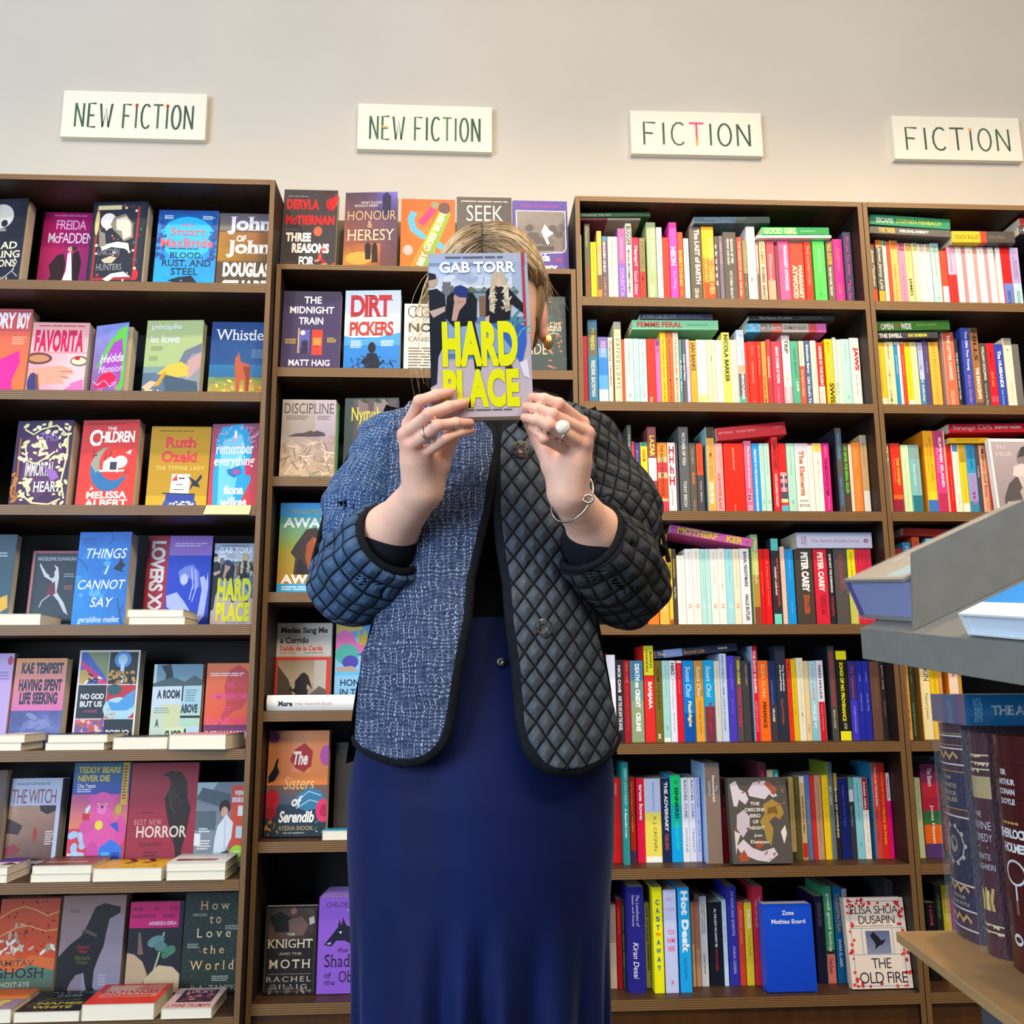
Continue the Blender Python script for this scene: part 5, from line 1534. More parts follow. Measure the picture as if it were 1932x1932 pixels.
1606.4 1619.3 205.7 55|D82A4C||f=1|red spine last in the row after red, fourth shelf, third bookcase
#5|0.9|standing spines on the fifth shelf, third bookcase
874.8 885.9 228.5 55|D82C1C|||tall red spine first in the row before white, fifth shelf, third bookcase
886.8 910.3 224.2 55|F4F4FF|||tall white spine between red and black ones, fifth shelf, third bookcase
911.6 930.5 211.3 55|302A32|NICK CAVE/F8F8F8/.07/.4/.25/.65/9B;AND THE ASS SAW THE ANGEL/E8E8E8/.44/.86/.25/.75/9b||black spine between white and dark red ones, fifth shelf, third bookcase
931.1 948.9 210.1 55|A41C26|NICK CAVE/E88080/.03/.28/.35/.65/9s;the death of bunny/D86068/.32/.86/.4/.6/9||dark red spine between black and sage green ones, fifth shelf, third bookcase
949.8 983.3 208.9 55|3C84AC:.25,6E9890:.5,94A27E|DEATH on CREDIT/F8F8F0/.04/.58/.35/.72/9H;CELINE/F8F8F0/.64/.87/.35/.72/9H||thick sage green spine between dark red and red ones, fifth shelf, third bookcase
985.5 1012.4 247.4 55|ECE62A:.31,E82C2A|BHANA/2A2A10/.06/.24/.6/.85/9b;CHANDRA/2A2A10/.04/.28/.2/.45/9b;BANJARA/F8F4F0/.38/.66/.3/.75/9H||tall red and yellow spine between sage green and olive ones, fifth shelf, third bookcase
1013.2 1032.8 208.6 55|76661E|FROM THE RUINS/3A3008/.1/.6/.3/.7/9;X/F8F8E8/.9/.96/.2/.7/B||olive spine between red and mint green ones, fifth shelf, third bookcase
1033.7 1052.2 208.5 55|A4DAD4:.95,F4EEDC|Stephen Crane Stories/3A6A6A/.06/.46/.4/.6/9;O/5A8A80/.8/.85/.36/.66/b||mint green spine between olive and white ones, fifth shelf, third bookcase
1053.1 1070.1 208.5 55|E8E8FA|HERO/20202C/.03/.18/.2/.8/9B;Thornton/A04858/.22/.6/.35/.6/9i;Brian Doyle/303040/.65/.88/.4/.65/9||white spine between mint green and red ones, fifth shelf, third bookcase
1071.0 1086.8 208.4 55|F0E0E4:.03,E4142C|Ana's Island/F08898/.05/.4/.4/.6/9||red spine between white and sky blue ones, fifth shelf, third bookcase
1088.1 1117.9 208.3 55|108ADE:.45,0A7AD8:.65,0C50B0|Susan Choi/E0F4FF/.07/.46/.25/.7/9i;Flashlight/F8F0A8/.5/.82/.3/.7/9Bs||sky blue and blue spine between red and orange ones, fifth shelf, third bookcase
1119.2 1142.3 208.1 55|BC8C42:.45,EAA636|Susan Choi/FFF4D8/.07/.45/.25/.7/9i;The Foreign Student/9A5A10/.5/.9/.35/.65/9s||orange and brown spine between sky blue and sky blue ones, fifth shelf, third bookcase
1143.4 1171.2 209.1 55|12A2E2:.57,7C3444|Susan Choi/E0F4FF/.07/.46/.25/.7/9i;My Education/D83038/.52/.88/.35/.7/9s||sky blue and pink spine between orange and pale grey ones, fifth shelf, third bookcase
1172.0 1187.4 206.8 55|D8D4CC|THE BODY NIGHT/A8A098/.1/.7/.4/.6/9||pale grey spine between sky blue and pale blue ones, fifth shelf, third bookcase
1188.3 1205.9 226.1 55|C4D8F4|EVERY ONE STILL HERE/2A3A60/.02/.48/.25/.55/9b;LIADAN NI CHUINN/2A3A60/.5/.88/.25/.55/9||tall pale blue spine between pale grey and blue ones, fifth shelf, third bookcase
1207.0 1227.8 220.6 55|4C3CC4|CURSED BUNNY/8878F0/.1/.4/.4/.65/9;Bora Chung/9888F8/.52/.68/.4/.6/9||blue spine between pale blue and charcoal ones, fifth shelf, third bookcase
1228.7 1245.0 218.4 55|584C54|DORA CHUNG/F4E828/.05/.33/.3/.75/9B;MIDNIGHT TIMETABLE/E02858/.36/.83/.3/.75/9B||charcoal spine between blue and charcoal ones, fifth shelf, third bookcase
1245.9 1264.6 207.5 55|444044|HELENE CIXOUS/B8B0B4/.05/.3/.5/.75/9||charcoal spine between charcoal and red ones, fifth shelf, third bookcase
1274.5 1289.2 245.7 55|E8142E|THE BODY BUILDERS/FFF0F0/.05/.5/.25/.65/9B;ALBERTINE CLARKE/F88898/.58/.9/.3/.65/9b|s=A8D0F8|tall red spine between charcoal and orange ones, fifth shelf, third bookcase
1290.3 1316.4 207.6 55|FC6E14|ELIZA CLARK/FFC088/.05/.48/.3/.65/9b;PENANCE/2A1408/.52/.84/.3/.65/9B||orange spine between red and navy ones, fifth shelf, third bookcase
1317.3 1336.9 206.3 55|1E3068:.55,403A40|SUSANNA CLARKE/8888B0/.25/.55/.3/.5/9;PIRANESI/F0F0F0/.6/.76/.3/.6/9b||navy and charcoal spine between orange and navy ones, fifth shelf, third bookcase
1337.8 1365.3 245.4 55|2C3246|The Bookshop/F8F8F4/.2/.48/.6/.78/9B;of Buried Pasts/F8F8F4/.2/.48/.35/.52/9B;CLUTTON/F06030/.56/.82/.35/.55/9||tall navy spine between navy and red ones, fifth shelf, third bookcase
1366.2 1377.9 211.9 55|E83C20|Maria Conte/A81808/.05/.8/.35/.65/9||red spine between navy and yellow ones, fifth shelf, third bookcase
1378.8 1392.4 210.7 55|EAC414|hills to sea  duke/8A6808/.3/.7/.35/.6/9||yellow spine between red and white ones, fifth shelf, third bookcase
1393.3 1411.5 214.0 55|F0EED8|AUTOCORRECTING MAX/C0B898/.05/.8/.35/.65/9||white spine between yellow and peach ones, fifth shelf, third bookcase
1412.4 1425.5 205.9 55|E8D0A0:.4,F4D498|man/8A6838/.8/.9/.3/.6/9||peach and beige spine between white and pale blue ones, fifth shelf, third bookcase
1426.5 1445.7 205.8 55|A8DCEA:.75,88CCDC|LOW LAKE/E87088/.04/.5/.35/.65/9b;THE LIMIT/F4F8F8/.55/.85/.3/.65/9B||pale blue spine between peach and white ones, fifth shelf, third bookcase
1446.6 1465.3 206.9 55|E4E4F4:.52,D4142C|TERRA NULLIUS/1A2238/.05/.48/.3/.65/9B;CLAIRE COLEMAN/F0A0A8/.55/.88/.4/.6/9||white and red spine between pale blue and charcoal ones, fifth shelf, third bookcase
1479.4 1498.6 244.9 55|504E4E|THE SEASON FOR FLYING SAUCERS/E01C24/.05/.65/.3/.65/9b;BRIAN COLBY/D8C088/.68/.88/.3/.6/9b|s=20222C|tall charcoal spine between white and black ones, fifth shelf, third bookcase
1500.5 1531.0 232.0 55|ECE818:.1,1C1810:.9,F0EC20|SONGS OF NO PROVENANCE/F4EC28/.13/.79/.3/.62/9B;Lydi Conklin/D8D8C8/.81/.88/.3/.7/9||thick black spine between charcoal and navy ones, fifth shelf, third bookcase
1532.4 1553.6 205.3 55|30307C:.5,4238CE|The Instruments/D83848/.06/.48/.35/.7/9;EVERYTHING/B8B8F8/.58/.9/.4/.6/9||navy and blue spine between black and blue ones, fifth shelf, third bookcase
1554.5 1571.2 205.2 55|222AAA|rest/A8B0F8/.17/.26/.4/.6/9;RACHEL CUSK/A8B0F8/.42/.64/.4/.6/9||blue spine between navy and blue ones, fifth shelf, third bookcase
1572.1 1588.8 205.1 55|242CAC|outliers/A8B0F8/.14/.27/.4/.6/9;RACHEL CUSK/A8B0F8/.42/.64/.4/.6/9||blue spine between blue and rust brown ones, fifth shelf, third bookcase
1591.2 1617.1 203.9 55|6E4C3C|LITTLE HOURS/8A7868/.2/.6/.45/.6/9||rust brown spine between blue and black ones, fifth shelf, third bookcase
1618.5 1631.5 201.5 55|2E2830|gothic song/E8D8B0/.04/.35/.3/.65/9;moon/C88088/.5/.7/.4/.6/9||black spine last in the row after rust brown, fifth shelf, third bookcase
#6|0.6|standing spines on the sixth shelf, third bookcase
894.3 918.4 209.3 75|E61C1A|GIOVANNI/F8B0A8/.06/.2/.4/.6/9||red spine first in the row before teal, sixth shelf, third bookcase
919.0 935.2 250.5 45|2A8C8C|MARY COSTELLO/C8ECE8/.06/.42/.35/.65/9;A Beautiful Loan/F0FCF8/.45/.74/.3/.6/9bi||tall teal spine between red and red ones, sixth shelf, third bookcase
941.4 956.4 211.9 75|C4301E:.86,4A3A70|My Ex-Colleague's Wedding/F8A838/.06/.65/.2/.65/9b||red spine between teal and hot pink ones, sixth shelf, third bookcase
959.4 979.7 208.6 75|E61446|true love/FFF8F8/.07/.5/.35/.8/9Bs||hot pink spine between red and yellow ones, sixth shelf, third bookcase
980.6 1023.2 207.2 75|BAC6EA:.41,F0DE5C:.93,F8F8F0|The Stars Look Down/3A4468/.04/.38/.5/.62/9;A. J. CRONIN/4A4A20/.45/.86/.45/.7/9||thick yellow and pale blue spine between hot pink and navy ones, sixth shelf, third bookcase
1024.0 1047.2 206.8 75|20284E|THE ADVERSARY/F4F4F8/.04/.64/.35/.75/9Bs;MICHAEL CROWLEY/D86848/.67/.86/.3/.7/9||navy spine between yellow and sky blue ones, sixth shelf, third bookcase
1048.3 1076.3 214.8 75|18D676:.35,10BCB0:.6,0AA8F0|O/0A5A40/.06/.1/.4/.75/b;SINNERS!/083838/.14/.5/.4/.75/9B;NICOLE CUFFY/30F088/.56/.87/.4/.65/9b||sky blue and green spine between navy and white ones, sixth shelf, third bookcase
1077.2 1095.1 208.3 75|E8ECF8|RACHEL CUSK/4A4A68/.03/.49/.4/.8/9b;OUTLINE/6A6A88/.6/.89/.4/.75/9||white spine between sky blue and white ones, sixth shelf, third bookcase
1095.9 1112.3 208.1 75|E6EAF8|RACHEL CUSK/4A4A68/.03/.49/.4/.8/9b;TRANSIT/6A6A88/.6/.89/.4/.75/9||white spine between white and pale blue ones, sixth shelf, third bookcase
1113.2 1126.4 208.0 75|BCC4F2|RACHEL CUSK/6068B0/.02/.36/.3/.75/9;SECOND PLACE/6068B0/.51/.88/.3/.75/9||pale blue spine between white and mauve ones, sixth shelf, third bookcase
1131.4 1171.3 246.2 45|8E786C|The/F0E8E0/.22/.28/.72/.85/9s;Remembered/F4F0E8/.12/.39/.5/.68/9Bs;Soldier/F0E8E0/.18/.33/.25/.4/9s|s=A8CCF0|thick mauve spine between pale blue and dark red ones, sixth shelf, third bookcase
1181.9 1201.2 206.1 75|181018:.35,8A1228|TRENT DALTON/B04858/.2/.55/.2/.5/9||dark red and black spine between mauve and maroon ones, sixth shelf, third bookcase
1282.3 1304.5 243.1 75|602838|X/E02870/.08/.14/.3/.7/B||tall maroon spine between dark red and beige ones, sixth shelf, third bookcase
1305.7 1322.0 225.1 75|D8C89C|||tall beige spine between maroon and teal ones, sixth shelf, third bookcase
1322.9 1336.7 224.9 75|2E9CA0|O/F0F8F8/.04/.1/.3/.7/B||tall teal spine between beige and sand yellow ones, sixth shelf, third bookcase
1360.3 1374.1 206.8 75|BCA474:.9,3A342C|THE DUST NEVER SETTLES/8A7448/.2/.8/.3/.6/9||sand yellow spine between teal and dark green ones, sixth shelf, third bookcase
1375.0 1388.1 205.5 75|5C5C2A|winter song/9AA860/.02/.2/.35/.6/9||dark green spine between sand yellow and peach ones, sixth shelf, third bookcase
1389.1 1403.1 208.7 75|E8DCD0:.08,DABA8A:.8,D83028:.97,C8A070|JUSTICE WITH A SMILE/4A2818/.24/.68/.25/.65/9B||peach spine between dark green and blue ones, sixth shelf, third bookcase
1404.0 1416.9 211.8 75|4C78C8:.25,5A7CAC|blue hour/A8C0E0/.3/.6/.35/.6/9||blue spine between peach and red ones, sixth shelf, third bookcase
1417.9 1428.7 210.6 75|DA2A2A||f=1|thin red spine between blue and peach ones, sixth shelf, third bookcase
1429.6 1446.9 210.4 75|C4967A|THE ONES WE HARDLY KNOW/9A6A4A/.1/.8/.3/.65/9||peach spine between red and yellow ones, sixth shelf, third bookcase
1449.5 1465.6 211.3 75|FAD214|The Age of Stars/B08A08/.1/.7/.35/.6/9||yellow spine between peach and slate blue ones, sixth shelf, third bookcase
1466.3 1479.0 243.5 75|64748A|SEA LIGHT/D8E0E8/.25/.45/.2/.6/9b|s=9CA83C|tall slate blue spine between yellow and black ones, sixth shelf, third bookcase
1480.2 1490.8 215.5 75|B89840:.2,2A241C|BORIS OF HOWLING/E8D890/.18/.75/.2/.7/9B|f=1|thin black spine between slate blue and navy ones, sixth shelf, third bookcase
1492.0 1517.6 203.0 75|14206E|Night of the Fox/6A78C0/.1/.6/.4/.6/9||navy spine between black and navy ones, sixth shelf, third bookcase
1518.6 1532.7 203.9 75|60A0A0:.15,D8D8E8:.3,343840|Heart of Stone/A8B8C0/.35/.6/.3/.6/9||navy spine between navy and sky blue ones, sixth shelf, third bookcase
1533.6 1553.5 203.7 75|8AD2E2|Daphne du Maurier Rebecca/3A6A80/.06/.55/.35/.6/9;O/5A8A80/.8/.85/.36/.66/b||sky blue spine between navy and white ones, sixth shelf, third bookcase
1554.5 1570.7 202.4 75|98203A:.4,F4F0EC|PARIS GIRL/F8F0F0/.05/.4/.3/.6/9B;a story of the war/987888/.45/.95/.4/.6/9||white and hot pink spine between sky blue and red ones, sixth shelf, third bookcase
1583.2 1601.8 240.0 75|E85044:.5,E04838|There's No Turning Back/FFF8F0/.04/.46/.35/.7/9Bs;ALBA DE CESPEDES/1A4A68/.5/.82/.3/.55/9b|s=3494C4|tall red spine between white and red ones, sixth shelf, third bookcase
1602.8 1619.7 239.8 75|EA2C1C|secrecy & lovers/F8A028/.1/.45/.3/.65/9B;Marina de Pretti/F8C028/.47/.85/.3/.6/9B||tall red spine between red and hot pink ones, sixth shelf, third bookcase
1620.7 1631.5 215.1 75|F0F0F4:.33,F60C8C|Dahlia de la Cerda/303040/.05/.3/.3/.65/9B;reservoir bitches/A00860/.38/.78/.3/.65/9|f=1|thin hot pink and white spine last in the row after red, sixth shelf, third bookcase
#7|0.3|standing spines on the bottom shelf, third bookcase
877.7 900.1 198.5 85|B49C8C:.46,DEC8AA|||cream and dusty pink spine first in the row before red, bottom shelf, third bookcase
902.2 914.4 210.0 85|C81414|a long summer/F08070/.1/.4/.3/.6/9||red spine between cream and navy ones, bottom shelf, third bookcase
915.2 922.4 206.9 85|2C3A3A:.6,34564C|ROSARITA/6A9070/.06/.34/.3/.65/9b;ANITA DESAI/98A860/.38/.75/.3/.65/9b|f=1|thin navy and dark green spine between red and blue ones, bottom shelf, third bookcase
923.0 965.2 247.9 45|262484|Sonia and Sunny/E8E8F4/.08/.38/.25/.42/9s;The Loneliness of/C8C8E8/.08/.38/.52/.72/9i;Kiran Desai/F0F0F8/.53/.87/.3/.62/9i||thick blue spine between navy and sage green ones, bottom shelf, third bookcase
973.8 985.6 202.8 85|CACA94|DEAR DICKHEAD/2A2A20/.05/.48/.2/.7/9B;DESPENTES/2A2A20/.5/.8/.3/.75/9B||sage green spine between blue and yellow ones, bottom shelf, third bookcase
986.2 1010.6 247.0 40|F8F212|C/0A5AA8/.12/.17/.3/.7/B;A/0A5AA8/.2/.25/.3/.7/B;S/0A5AA8/.28/.33/.3/.7/B;T/0A5AA8/.36/.41/.3/.7/B;W/F07020/.43/.47/.2/.8/B;A/0A5AA8/.5/.55/.3/.7/B;W/0A5AA8/.58/.63/.25/.75/B;A/0A5AA8/.66/.71/.3/.7/B;Y/0A5AA8/.74/.79/.3/.7/B||tall yellow spine between sage green and pale blue ones, bottom shelf, third bookcase
1013.8 1046.0 240.6 40|CCD2FA|HELEN DEWITT/C878C8/.08/.11/.2/.75/;ILYA GRIDNEFF/C878C8/.18/.21/.15/.85/;YOUR/F04898/.39/.44/.25/.8/b;NAME/F04898/.47/.52/.2/.85/b;HERE/F04898/.55/.6/.25/.8/b;X/E83878/.88/.92/.4/.65/B||thick pale blue spine between yellow and sky blue ones, bottom shelf, third bookcase
1050.7 1079.6 244.9 40|1CACF4|Hot Desk/F4F8FF/.03/.63/.25/.85/9H;Laura Dickerman/0A5A88/.67/.88/.35/.65/9||tall sky blue spine between pale blue and peach ones, bottom shelf, third bookcase
1091.6 1100.4 201.8 85|CA9272:.5,E8B890|the travellers/8A5840/.06/.5/.3/.6/9|f=1|thin peach spine between sky blue and coral ones, bottom shelf, third bookcase
1101.0 1113.6 220.5 85|C08878:.6,DAA884|||coral and peach spine between peach and white ones, bottom shelf, third bookcase
1114.6 1133.5 214.2 85|DADCE2|THE INFINITE SADNESS/3A3A48/.08/.42/.55/.75/9b;OF SMALL APPLIANCES/3A3A48/.08/.42/.28/.45/9b;GLENN DIXON/2A2A38/.64/.86/.35/.6/9b||white spine between coral and black ones, bottom shelf, third bookcase
1137.6 1172.2 199.8 85|161A28|ALL THE LIGHT WE CANNOT SEE/F4F4F4/.08/.54/.42/.58/9b;ANTHONY DOERR/E03828/.56/.82/.42/.58/9||thick black spine between white and pale blue ones, bottom shelf, third bookcase
1173.1 1184.2 205.3 85|C8E4FA|About Grace/3A6A90/.05/.5/.35/.65/9||pale blue spine between black and blue ones, bottom shelf, third bookcase
1186.9 1211.9 235.8 85|3234AC|AMERICAN SPIRITS/D0D4F0/.04/.5/.4/.68/9s;ANNA DORN/D0D4F0/.6/.88/.4/.68/9s||tall blue spine between pale blue and red ones, bottom shelf, third bookcase
1213.2 1228.3 198.7 85|DC4434|flamingo estate/F8B0A0/.1/.5/.3/.65/9||red spine between blue and yellow ones, bottom shelf, third bookcase
1230.4 1250.2 197.3 85|E4CE2E|CROSS/FFF8E0/.08/.32/.35/.75/9B;Austin Duffy/5A4A10/.4/.66/.4/.65/9||yellow spine between red and red ones, bottom shelf, third bookcase
1253.0 1280.5 235.8 85|DA2C4A|WINIFRED PETTERS IS NOT/F8B0B8/.1/.45/.5/.75/9;SORRY FOR HER LIES/F8B0B8/.13/.42/.22/.42/9;PENNY PEPPER/F87038/.55/.85/.4/.65/9||tall red spine between yellow and navy ones, bottom shelf, third bookcase
1413.5 1436.6 209.3 85|1C1C44|FORTUNES AND COMPANY/787898/.08/.35/.3/.7/9||navy spine between red and green ones, bottom shelf, third bookcase
1438.3 1460.5 232.7 85|42AC7C:.66,1E2A20:.7,F48484|good good loving/F8FCF4/.07/.68/.25/.75/9Bs;Yvette Edwards/6A1A28/.75/.9/.2/.7/9b||tall green and red spine between navy and blue ones, bottom shelf, third bookcase
1464.8 1485.8 232.3 85|1070B0|CLEOPATRA/E89848/.08/.48/.25/.7/9b;SAARA EL-ARIFI/F4F8F8/.55/.83/.3/.65/9b||tall blue spine between green and pale grey ones, bottom shelf, third bookcase
1487.3 1500.3 226.3 85|B4B8CA:.6,8A788A:.9,3A3A48|Woman's World/D8DCE8/.05/.5/.3/.6/9||tall pale grey and grey spine between blue and charcoal ones, bottom shelf, third bookcase
1610.7 1631.5 239.5 100|44444A|O/A8A038/.3/.6/.1/.5/||tall charcoal spine last in the row after pale grey, bottom shelf, third bookcase
#1|2.1|standing spines on the top shelf, rightmost bookcase
1682.3 1698.0 199.0 55|8A1A18:.05,5C544A:.7,F04A24|James Meadows/FFF8E8/.08/.66/.2/.8/9i|f=1|dark brown and red spine first in the row before dark brown, top shelf, rightmost bookcase
1700.8 1720.4 212.7 55|C87018:.08,FFB030:.1,5C564C:.74,FFB028|James Jenny Lyle/FFF8E8/.1/.72/.2/.8/9i||dark brown and orange spine between dark brown and white ones, top shelf, rightmost bookcase
1721.9 1733.1 210.4 55|3A8A6A:.08,F0F0DC:.88,5AB08A|kindred sea/8A8870/.15/.8/.3/.7/9i|f=1|white spine between dark brown and red ones, top shelf, rightmost bookcase
1734.2 1744.2 208.0 55|D84020:.12,EE4C2C||f=1|thin red spine between white and peach ones, top shelf, rightmost bookcase
1744.9 1767.3 212.3 55|B8682A:.13,F8B464|Letters to Paisley/9A5A20/.35/.95/.2/.6/9s||peach spine between red and pink ones, top shelf, rightmost bookcase
1768.1 1787.4 203.4 55|94486A:.12,F28CAE|THE VIRGIN SUICIDES/C04880/.3/.97/.3/.65/9||pink spine between peach and sand yellow ones, top shelf, rightmost bookcase
1788.2 1806.8 203.8 55|A88858:.12,FADC88|Percival Everett/B86018/.06/.42/.3/.65/9;JAMES/2A2010/.53/.8/.2/.75/9B||sand yellow spine between pink and cream ones, top shelf, rightmost bookcase
1810.3 1827.7 204.2 55|9C9A68:.12,FCF2BA|HISTORY OF LETTERS/9A9060/.6/.95/.3/.65/9|f=1|cream spine between sand yellow and white ones, top shelf, rightmost bookcase
1828.7 1846.6 201.9 55|A09898:.12,FFF6E0|GIRL OF THE HEIGHTS  Pernell/A89878/.08/.9/.4/.6/9||white spine between cream and white ones, top shelf, rightmost bookcase
1848.6 1862.7 202.3 55|A08880:.12,F8D8B0:.14,FFF6E2|Peter Heyman/A89878/.06/.45/.4/.6/9|f=1|white spine between white and mint green ones, top shelf, rightmost bookcase
1865.2 1889.2 205.4 55|88B0A8:.14,B4DCCC|Elena Ferrante/4A6A5A/.06/.5/.4/.6/9;O/5A8A80/.8/.85/.36/.66/b||mint green spine between white and red ones, top shelf, rightmost bookcase
1890.5 1909.7 181.8 55|F24A2C:.6,FFF4E8|novel/A82010/.25/.37/.4/.6/9|f=1|red and white spine between mint green and red ones, top shelf, rightmost bookcase
1910.9 1937.0 194.5 55|F2ACCC:.44,EA2A2A|Elena Ferrante/8A4868/.04/.4/.35/.6/9s;The Lying Life of Adults/701010/.48/.98/.35/.6/9s||red and pale pink spine between red and white ones, top shelf, rightmost bookcase
1938.0 1956.2 194.7 55|FCF4E6|Elena Ferrante Stories/A89890/.06/.72/.45/.62/9s|f=1|white spine, fourteenth along the top shelf of the rightmost bookcase
1957.2 1966.8 194.9 55|E08888||f=1|thin red spine, fifteenth along the top shelf of the rightmost bookcase
1967.9 1990.7 195.0 55|FDF6E8|Elena Ferrante Those Who/A89890/.06/.76/.45/.62/9s||white spine, sixteenth along the top shelf of the rightmost bookcase
1991.7 2001.8 195.2 55|E09890||f=1|thin red spine, seventeenth along the top shelf of the rightmost bookcase
2002.8 2023.9 195.3 55|FDF6E8|Elena Ferrante New Name/A89890/.06/.74/.45/.62/9s||white spine between red and dusty pink ones, top shelf, rightmost bookcase
2024.9 2034.1 195.5 55|D89098||f=1|thin dusty pink spine between white and white ones, top shelf, rightmost bookcase
2035.1 2052.6 195.6 55|FDF6E8|Elena Ferrante Brilliant/A89890/.06/.9/.45/.62/9s|f=1|white spine between dusty pink and white ones, top shelf, rightmost bookcase
2060.2 2072.4 195.8 55|FAF2E4|Elena Lost Child/A89890/.06/.5/.45/.62/9s|f=1|white spine between white and red ones, top shelf, rightmost bookcase
2074.0 2099.9 196.0 55|F21C1C:.57,6480CC|RICHARD/7A1010/.2/.5/.5/.7/9s;FLANAGAN/7A1010/.15/.5/.25/.42/9s;THE NARROW ROAD TO THE DEEP NORTH/2A3468/.68/.97/.3/.7/9b||red and blue spine between white and lilac ones, top shelf, rightmost bookcase
2101.4 2127.4 196.1 55|AE9CCC:.57,B4E2DA|RICHARD/584878/.2/.5/.5/.7/9s;FLANAGAN/584878/.15/.5/.25/.42/9s;THE SOUND OF ONE HAND CLAPPING/2A5858/.68/.97/.3/.7/9b||lilac and mint green spine last in the row after red, top shelf, rightmost bookcase
#2|1.8|standing spines on the second shelf, rightmost bookcase
1679.5 1701.6 201.8 55|FFD21C:.83,FFF6DC|Helen Garner Greatest Collection/8A6808/.1/.75/.4/.6/9||yellow spine first in the row before beige, second shelf, rightmost bookcase
1702.6 1729.6 202.6 55|FCEAB0|LESSONS IN/4A4030/.05/.26/.3/.55/9b;CHEMISTRY/E89050/.36/.66/.25/.5/9;GARMUS/4A4030/.7/.95/.25/.5/9||beige spine between yellow and sky blue ones, second shelf, rightmost bookcase
1730.4 1740.7 202.3 55|C0C0C0:.05,1C8CC4|James Golding/E0F0F8/.2/.48/.35/.65/9b|f=1|thin sky blue spine between beige and white ones, second shelf, rightmost bookcase
1741.7 1749.1 202.4 55|C8B0A8:.05,FBF4E4||f=1|thin white spine between sky blue and red ones, second shelf, rightmost bookcase
1749.8 1760.6 202.5 55|C0A098:.04,F24424|George Orwell/FFC8B0/.2/.5/.35/.6/9|f=1|thin red spine between white and yellow ones, second shelf, rightmost bookcase
1761.6 1778.9 201.5 55|B89410:.08,FFD214:.85,FFF4DC|Shirley Hazzard Beautiful Years/8A6808/.1/.82/.35/.6/9||yellow spine between red and beige ones, second shelf, rightmost bookcase
1779.6 1797.4 201.7 55|B8A880:.08,FAE4A8|JOHN BANVILLE/C08848/.1/.4/.35/.6/9;The Wilding/E8A868/.45/.95/.35/.6/9s||beige spine between yellow and blue ones, second shelf, rightmost bookcase
1798.6 1814.9 200.7 55|9C98B4:.12,B4BCE4:.55,4C80A8|WILLIAM/9090A8/.05/.4/.3/.6/9;The Infinity/F0F4F8/.45/.88/.3/.65/9B|f=1|blue and pale blue spine between beige and purple ones, second shelf, rightmost bookcase
1815.9 1829.7 206.0 55|54487C|the sinking/D8D0E8/.3/.46/.4/.6/9|f=1|purple spine between blue and orange ones, second shelf, rightmost bookcase
1833.1 1860.6 202.5 55|C08A30:.07,FAB444|ALIX BELLE LA CANARDS/B87818/.05/.95/.35/.65/9||orange spine between purple and red ones, second shelf, rightmost bookcase
1875.2 1907.8 232.6 55|B84A3A:.12,F46C4C|THE LETTER CARRIER/FFE8D8/.04/.62/.35/.65/9b;FRANCESCA GIANNONE/FFC8A8/.75/.92/.3/.65/9|s=C8A8A0|thick red spine between orange and dark brown ones, second shelf, rightmost bookcase
1908.6 1917.8 215.1 55|3A2E2E|THE BOY WHO RAN AWAY TO SEA/E8DCC8/.2/.85/.2/.7/9b|f=1|thin dark brown spine between red and blue ones, second shelf, rightmost bookcase
1930.6 1956.2 246.5 55|3C4CAA|Too Old, Too Young/F4F0F8/.04/.52/.35/.68/9Bs;Grant Ginder/F080A8/.57/.92/.35/.65/9i||tall blue spine between dark brown and brown ones, second shelf, rightmost bookcase
1957.2 1979.8 246.9 55|4A3A30:.06,A46C3C:.9,5A5248|HILLS/38281C/.03/.4/.3/.75/9B;THE INNOCENTS/FFF4E0/.48/.86/.3/.75/9B||tall brown spine between blue and dark brown ones, second shelf, rightmost bookcase
1980.8 2000.9 200.7 55|544A44|WILLIAM GOLDING/F4F0E0/.05/.55/.3/.65/9b;Lord of the Flies/D8D0C0/.6/.92/.3/.6/9i||dark brown spine between brown and red ones, second shelf, rightmost bookcase
2001.9 2024.5 201.0 55|E41C2A:.78,E84858:.87,E41C2A|SWIMMING/901018/.05/.3/.35/.6/9;dark star/F8B838/.42/.65/.3/.65/9i||red spine between dark brown and blue ones, second shelf, rightmost bookcase
2025.5 2049.4 198.7 55|3444AC|The HUSBANDS/FFFFFF/.1/.65/.3/.7/9B;Holly Gramazio/80C8F8/.68/.92/.3/.6/9b||blue spine between red and cream ones, second shelf, rightmost bookcase
2052.4 2076.9 217.2 55|8E8A7C:.1,FAECC6|MAD ROSE/E8A888/.15/.35/.3/.65/9;BERGER/E8A888/.62/.9/.3/.65/9||cream spine between blue and grey ones, second shelf, rightmost bookcase
2077.9 2097.3 199.4 55|6E6866||f=1|grey spine last in the row after cream, second shelf, rightmost bookcase
#3|1.5|standing spines on the third shelf, rightmost bookcase
1677.8 1692.2 201.3 55|8C9484|Molly/F8F4D8/.04/.3/.2/.8/9B;LAUREN/D8D8B8/.38/.65/.3/.6/9|f=1|grey spine first in the row before red, third shelf, rightmost bookcase
1694.9 1723.5 203.7 55|EA341C:.72,F07828:.78,A02840|THE WOMEN/FCD838/.2/.58/.55/.8/9B;Kristin Hannah/F8A880/.22/.55/.25/.45/9||red spine between grey and mint green ones, third shelf, rightmost bookcase
1725.6 1747.7 199.4 55|D4ECB6|Firefly Lane/F8FCE8/.03/.4/.6/.9/9b;where we once belonged/8AA868/.2/.92/.35/.55/9||mint green spine between red and turquoise ones, third shelf, rightmost bookcase
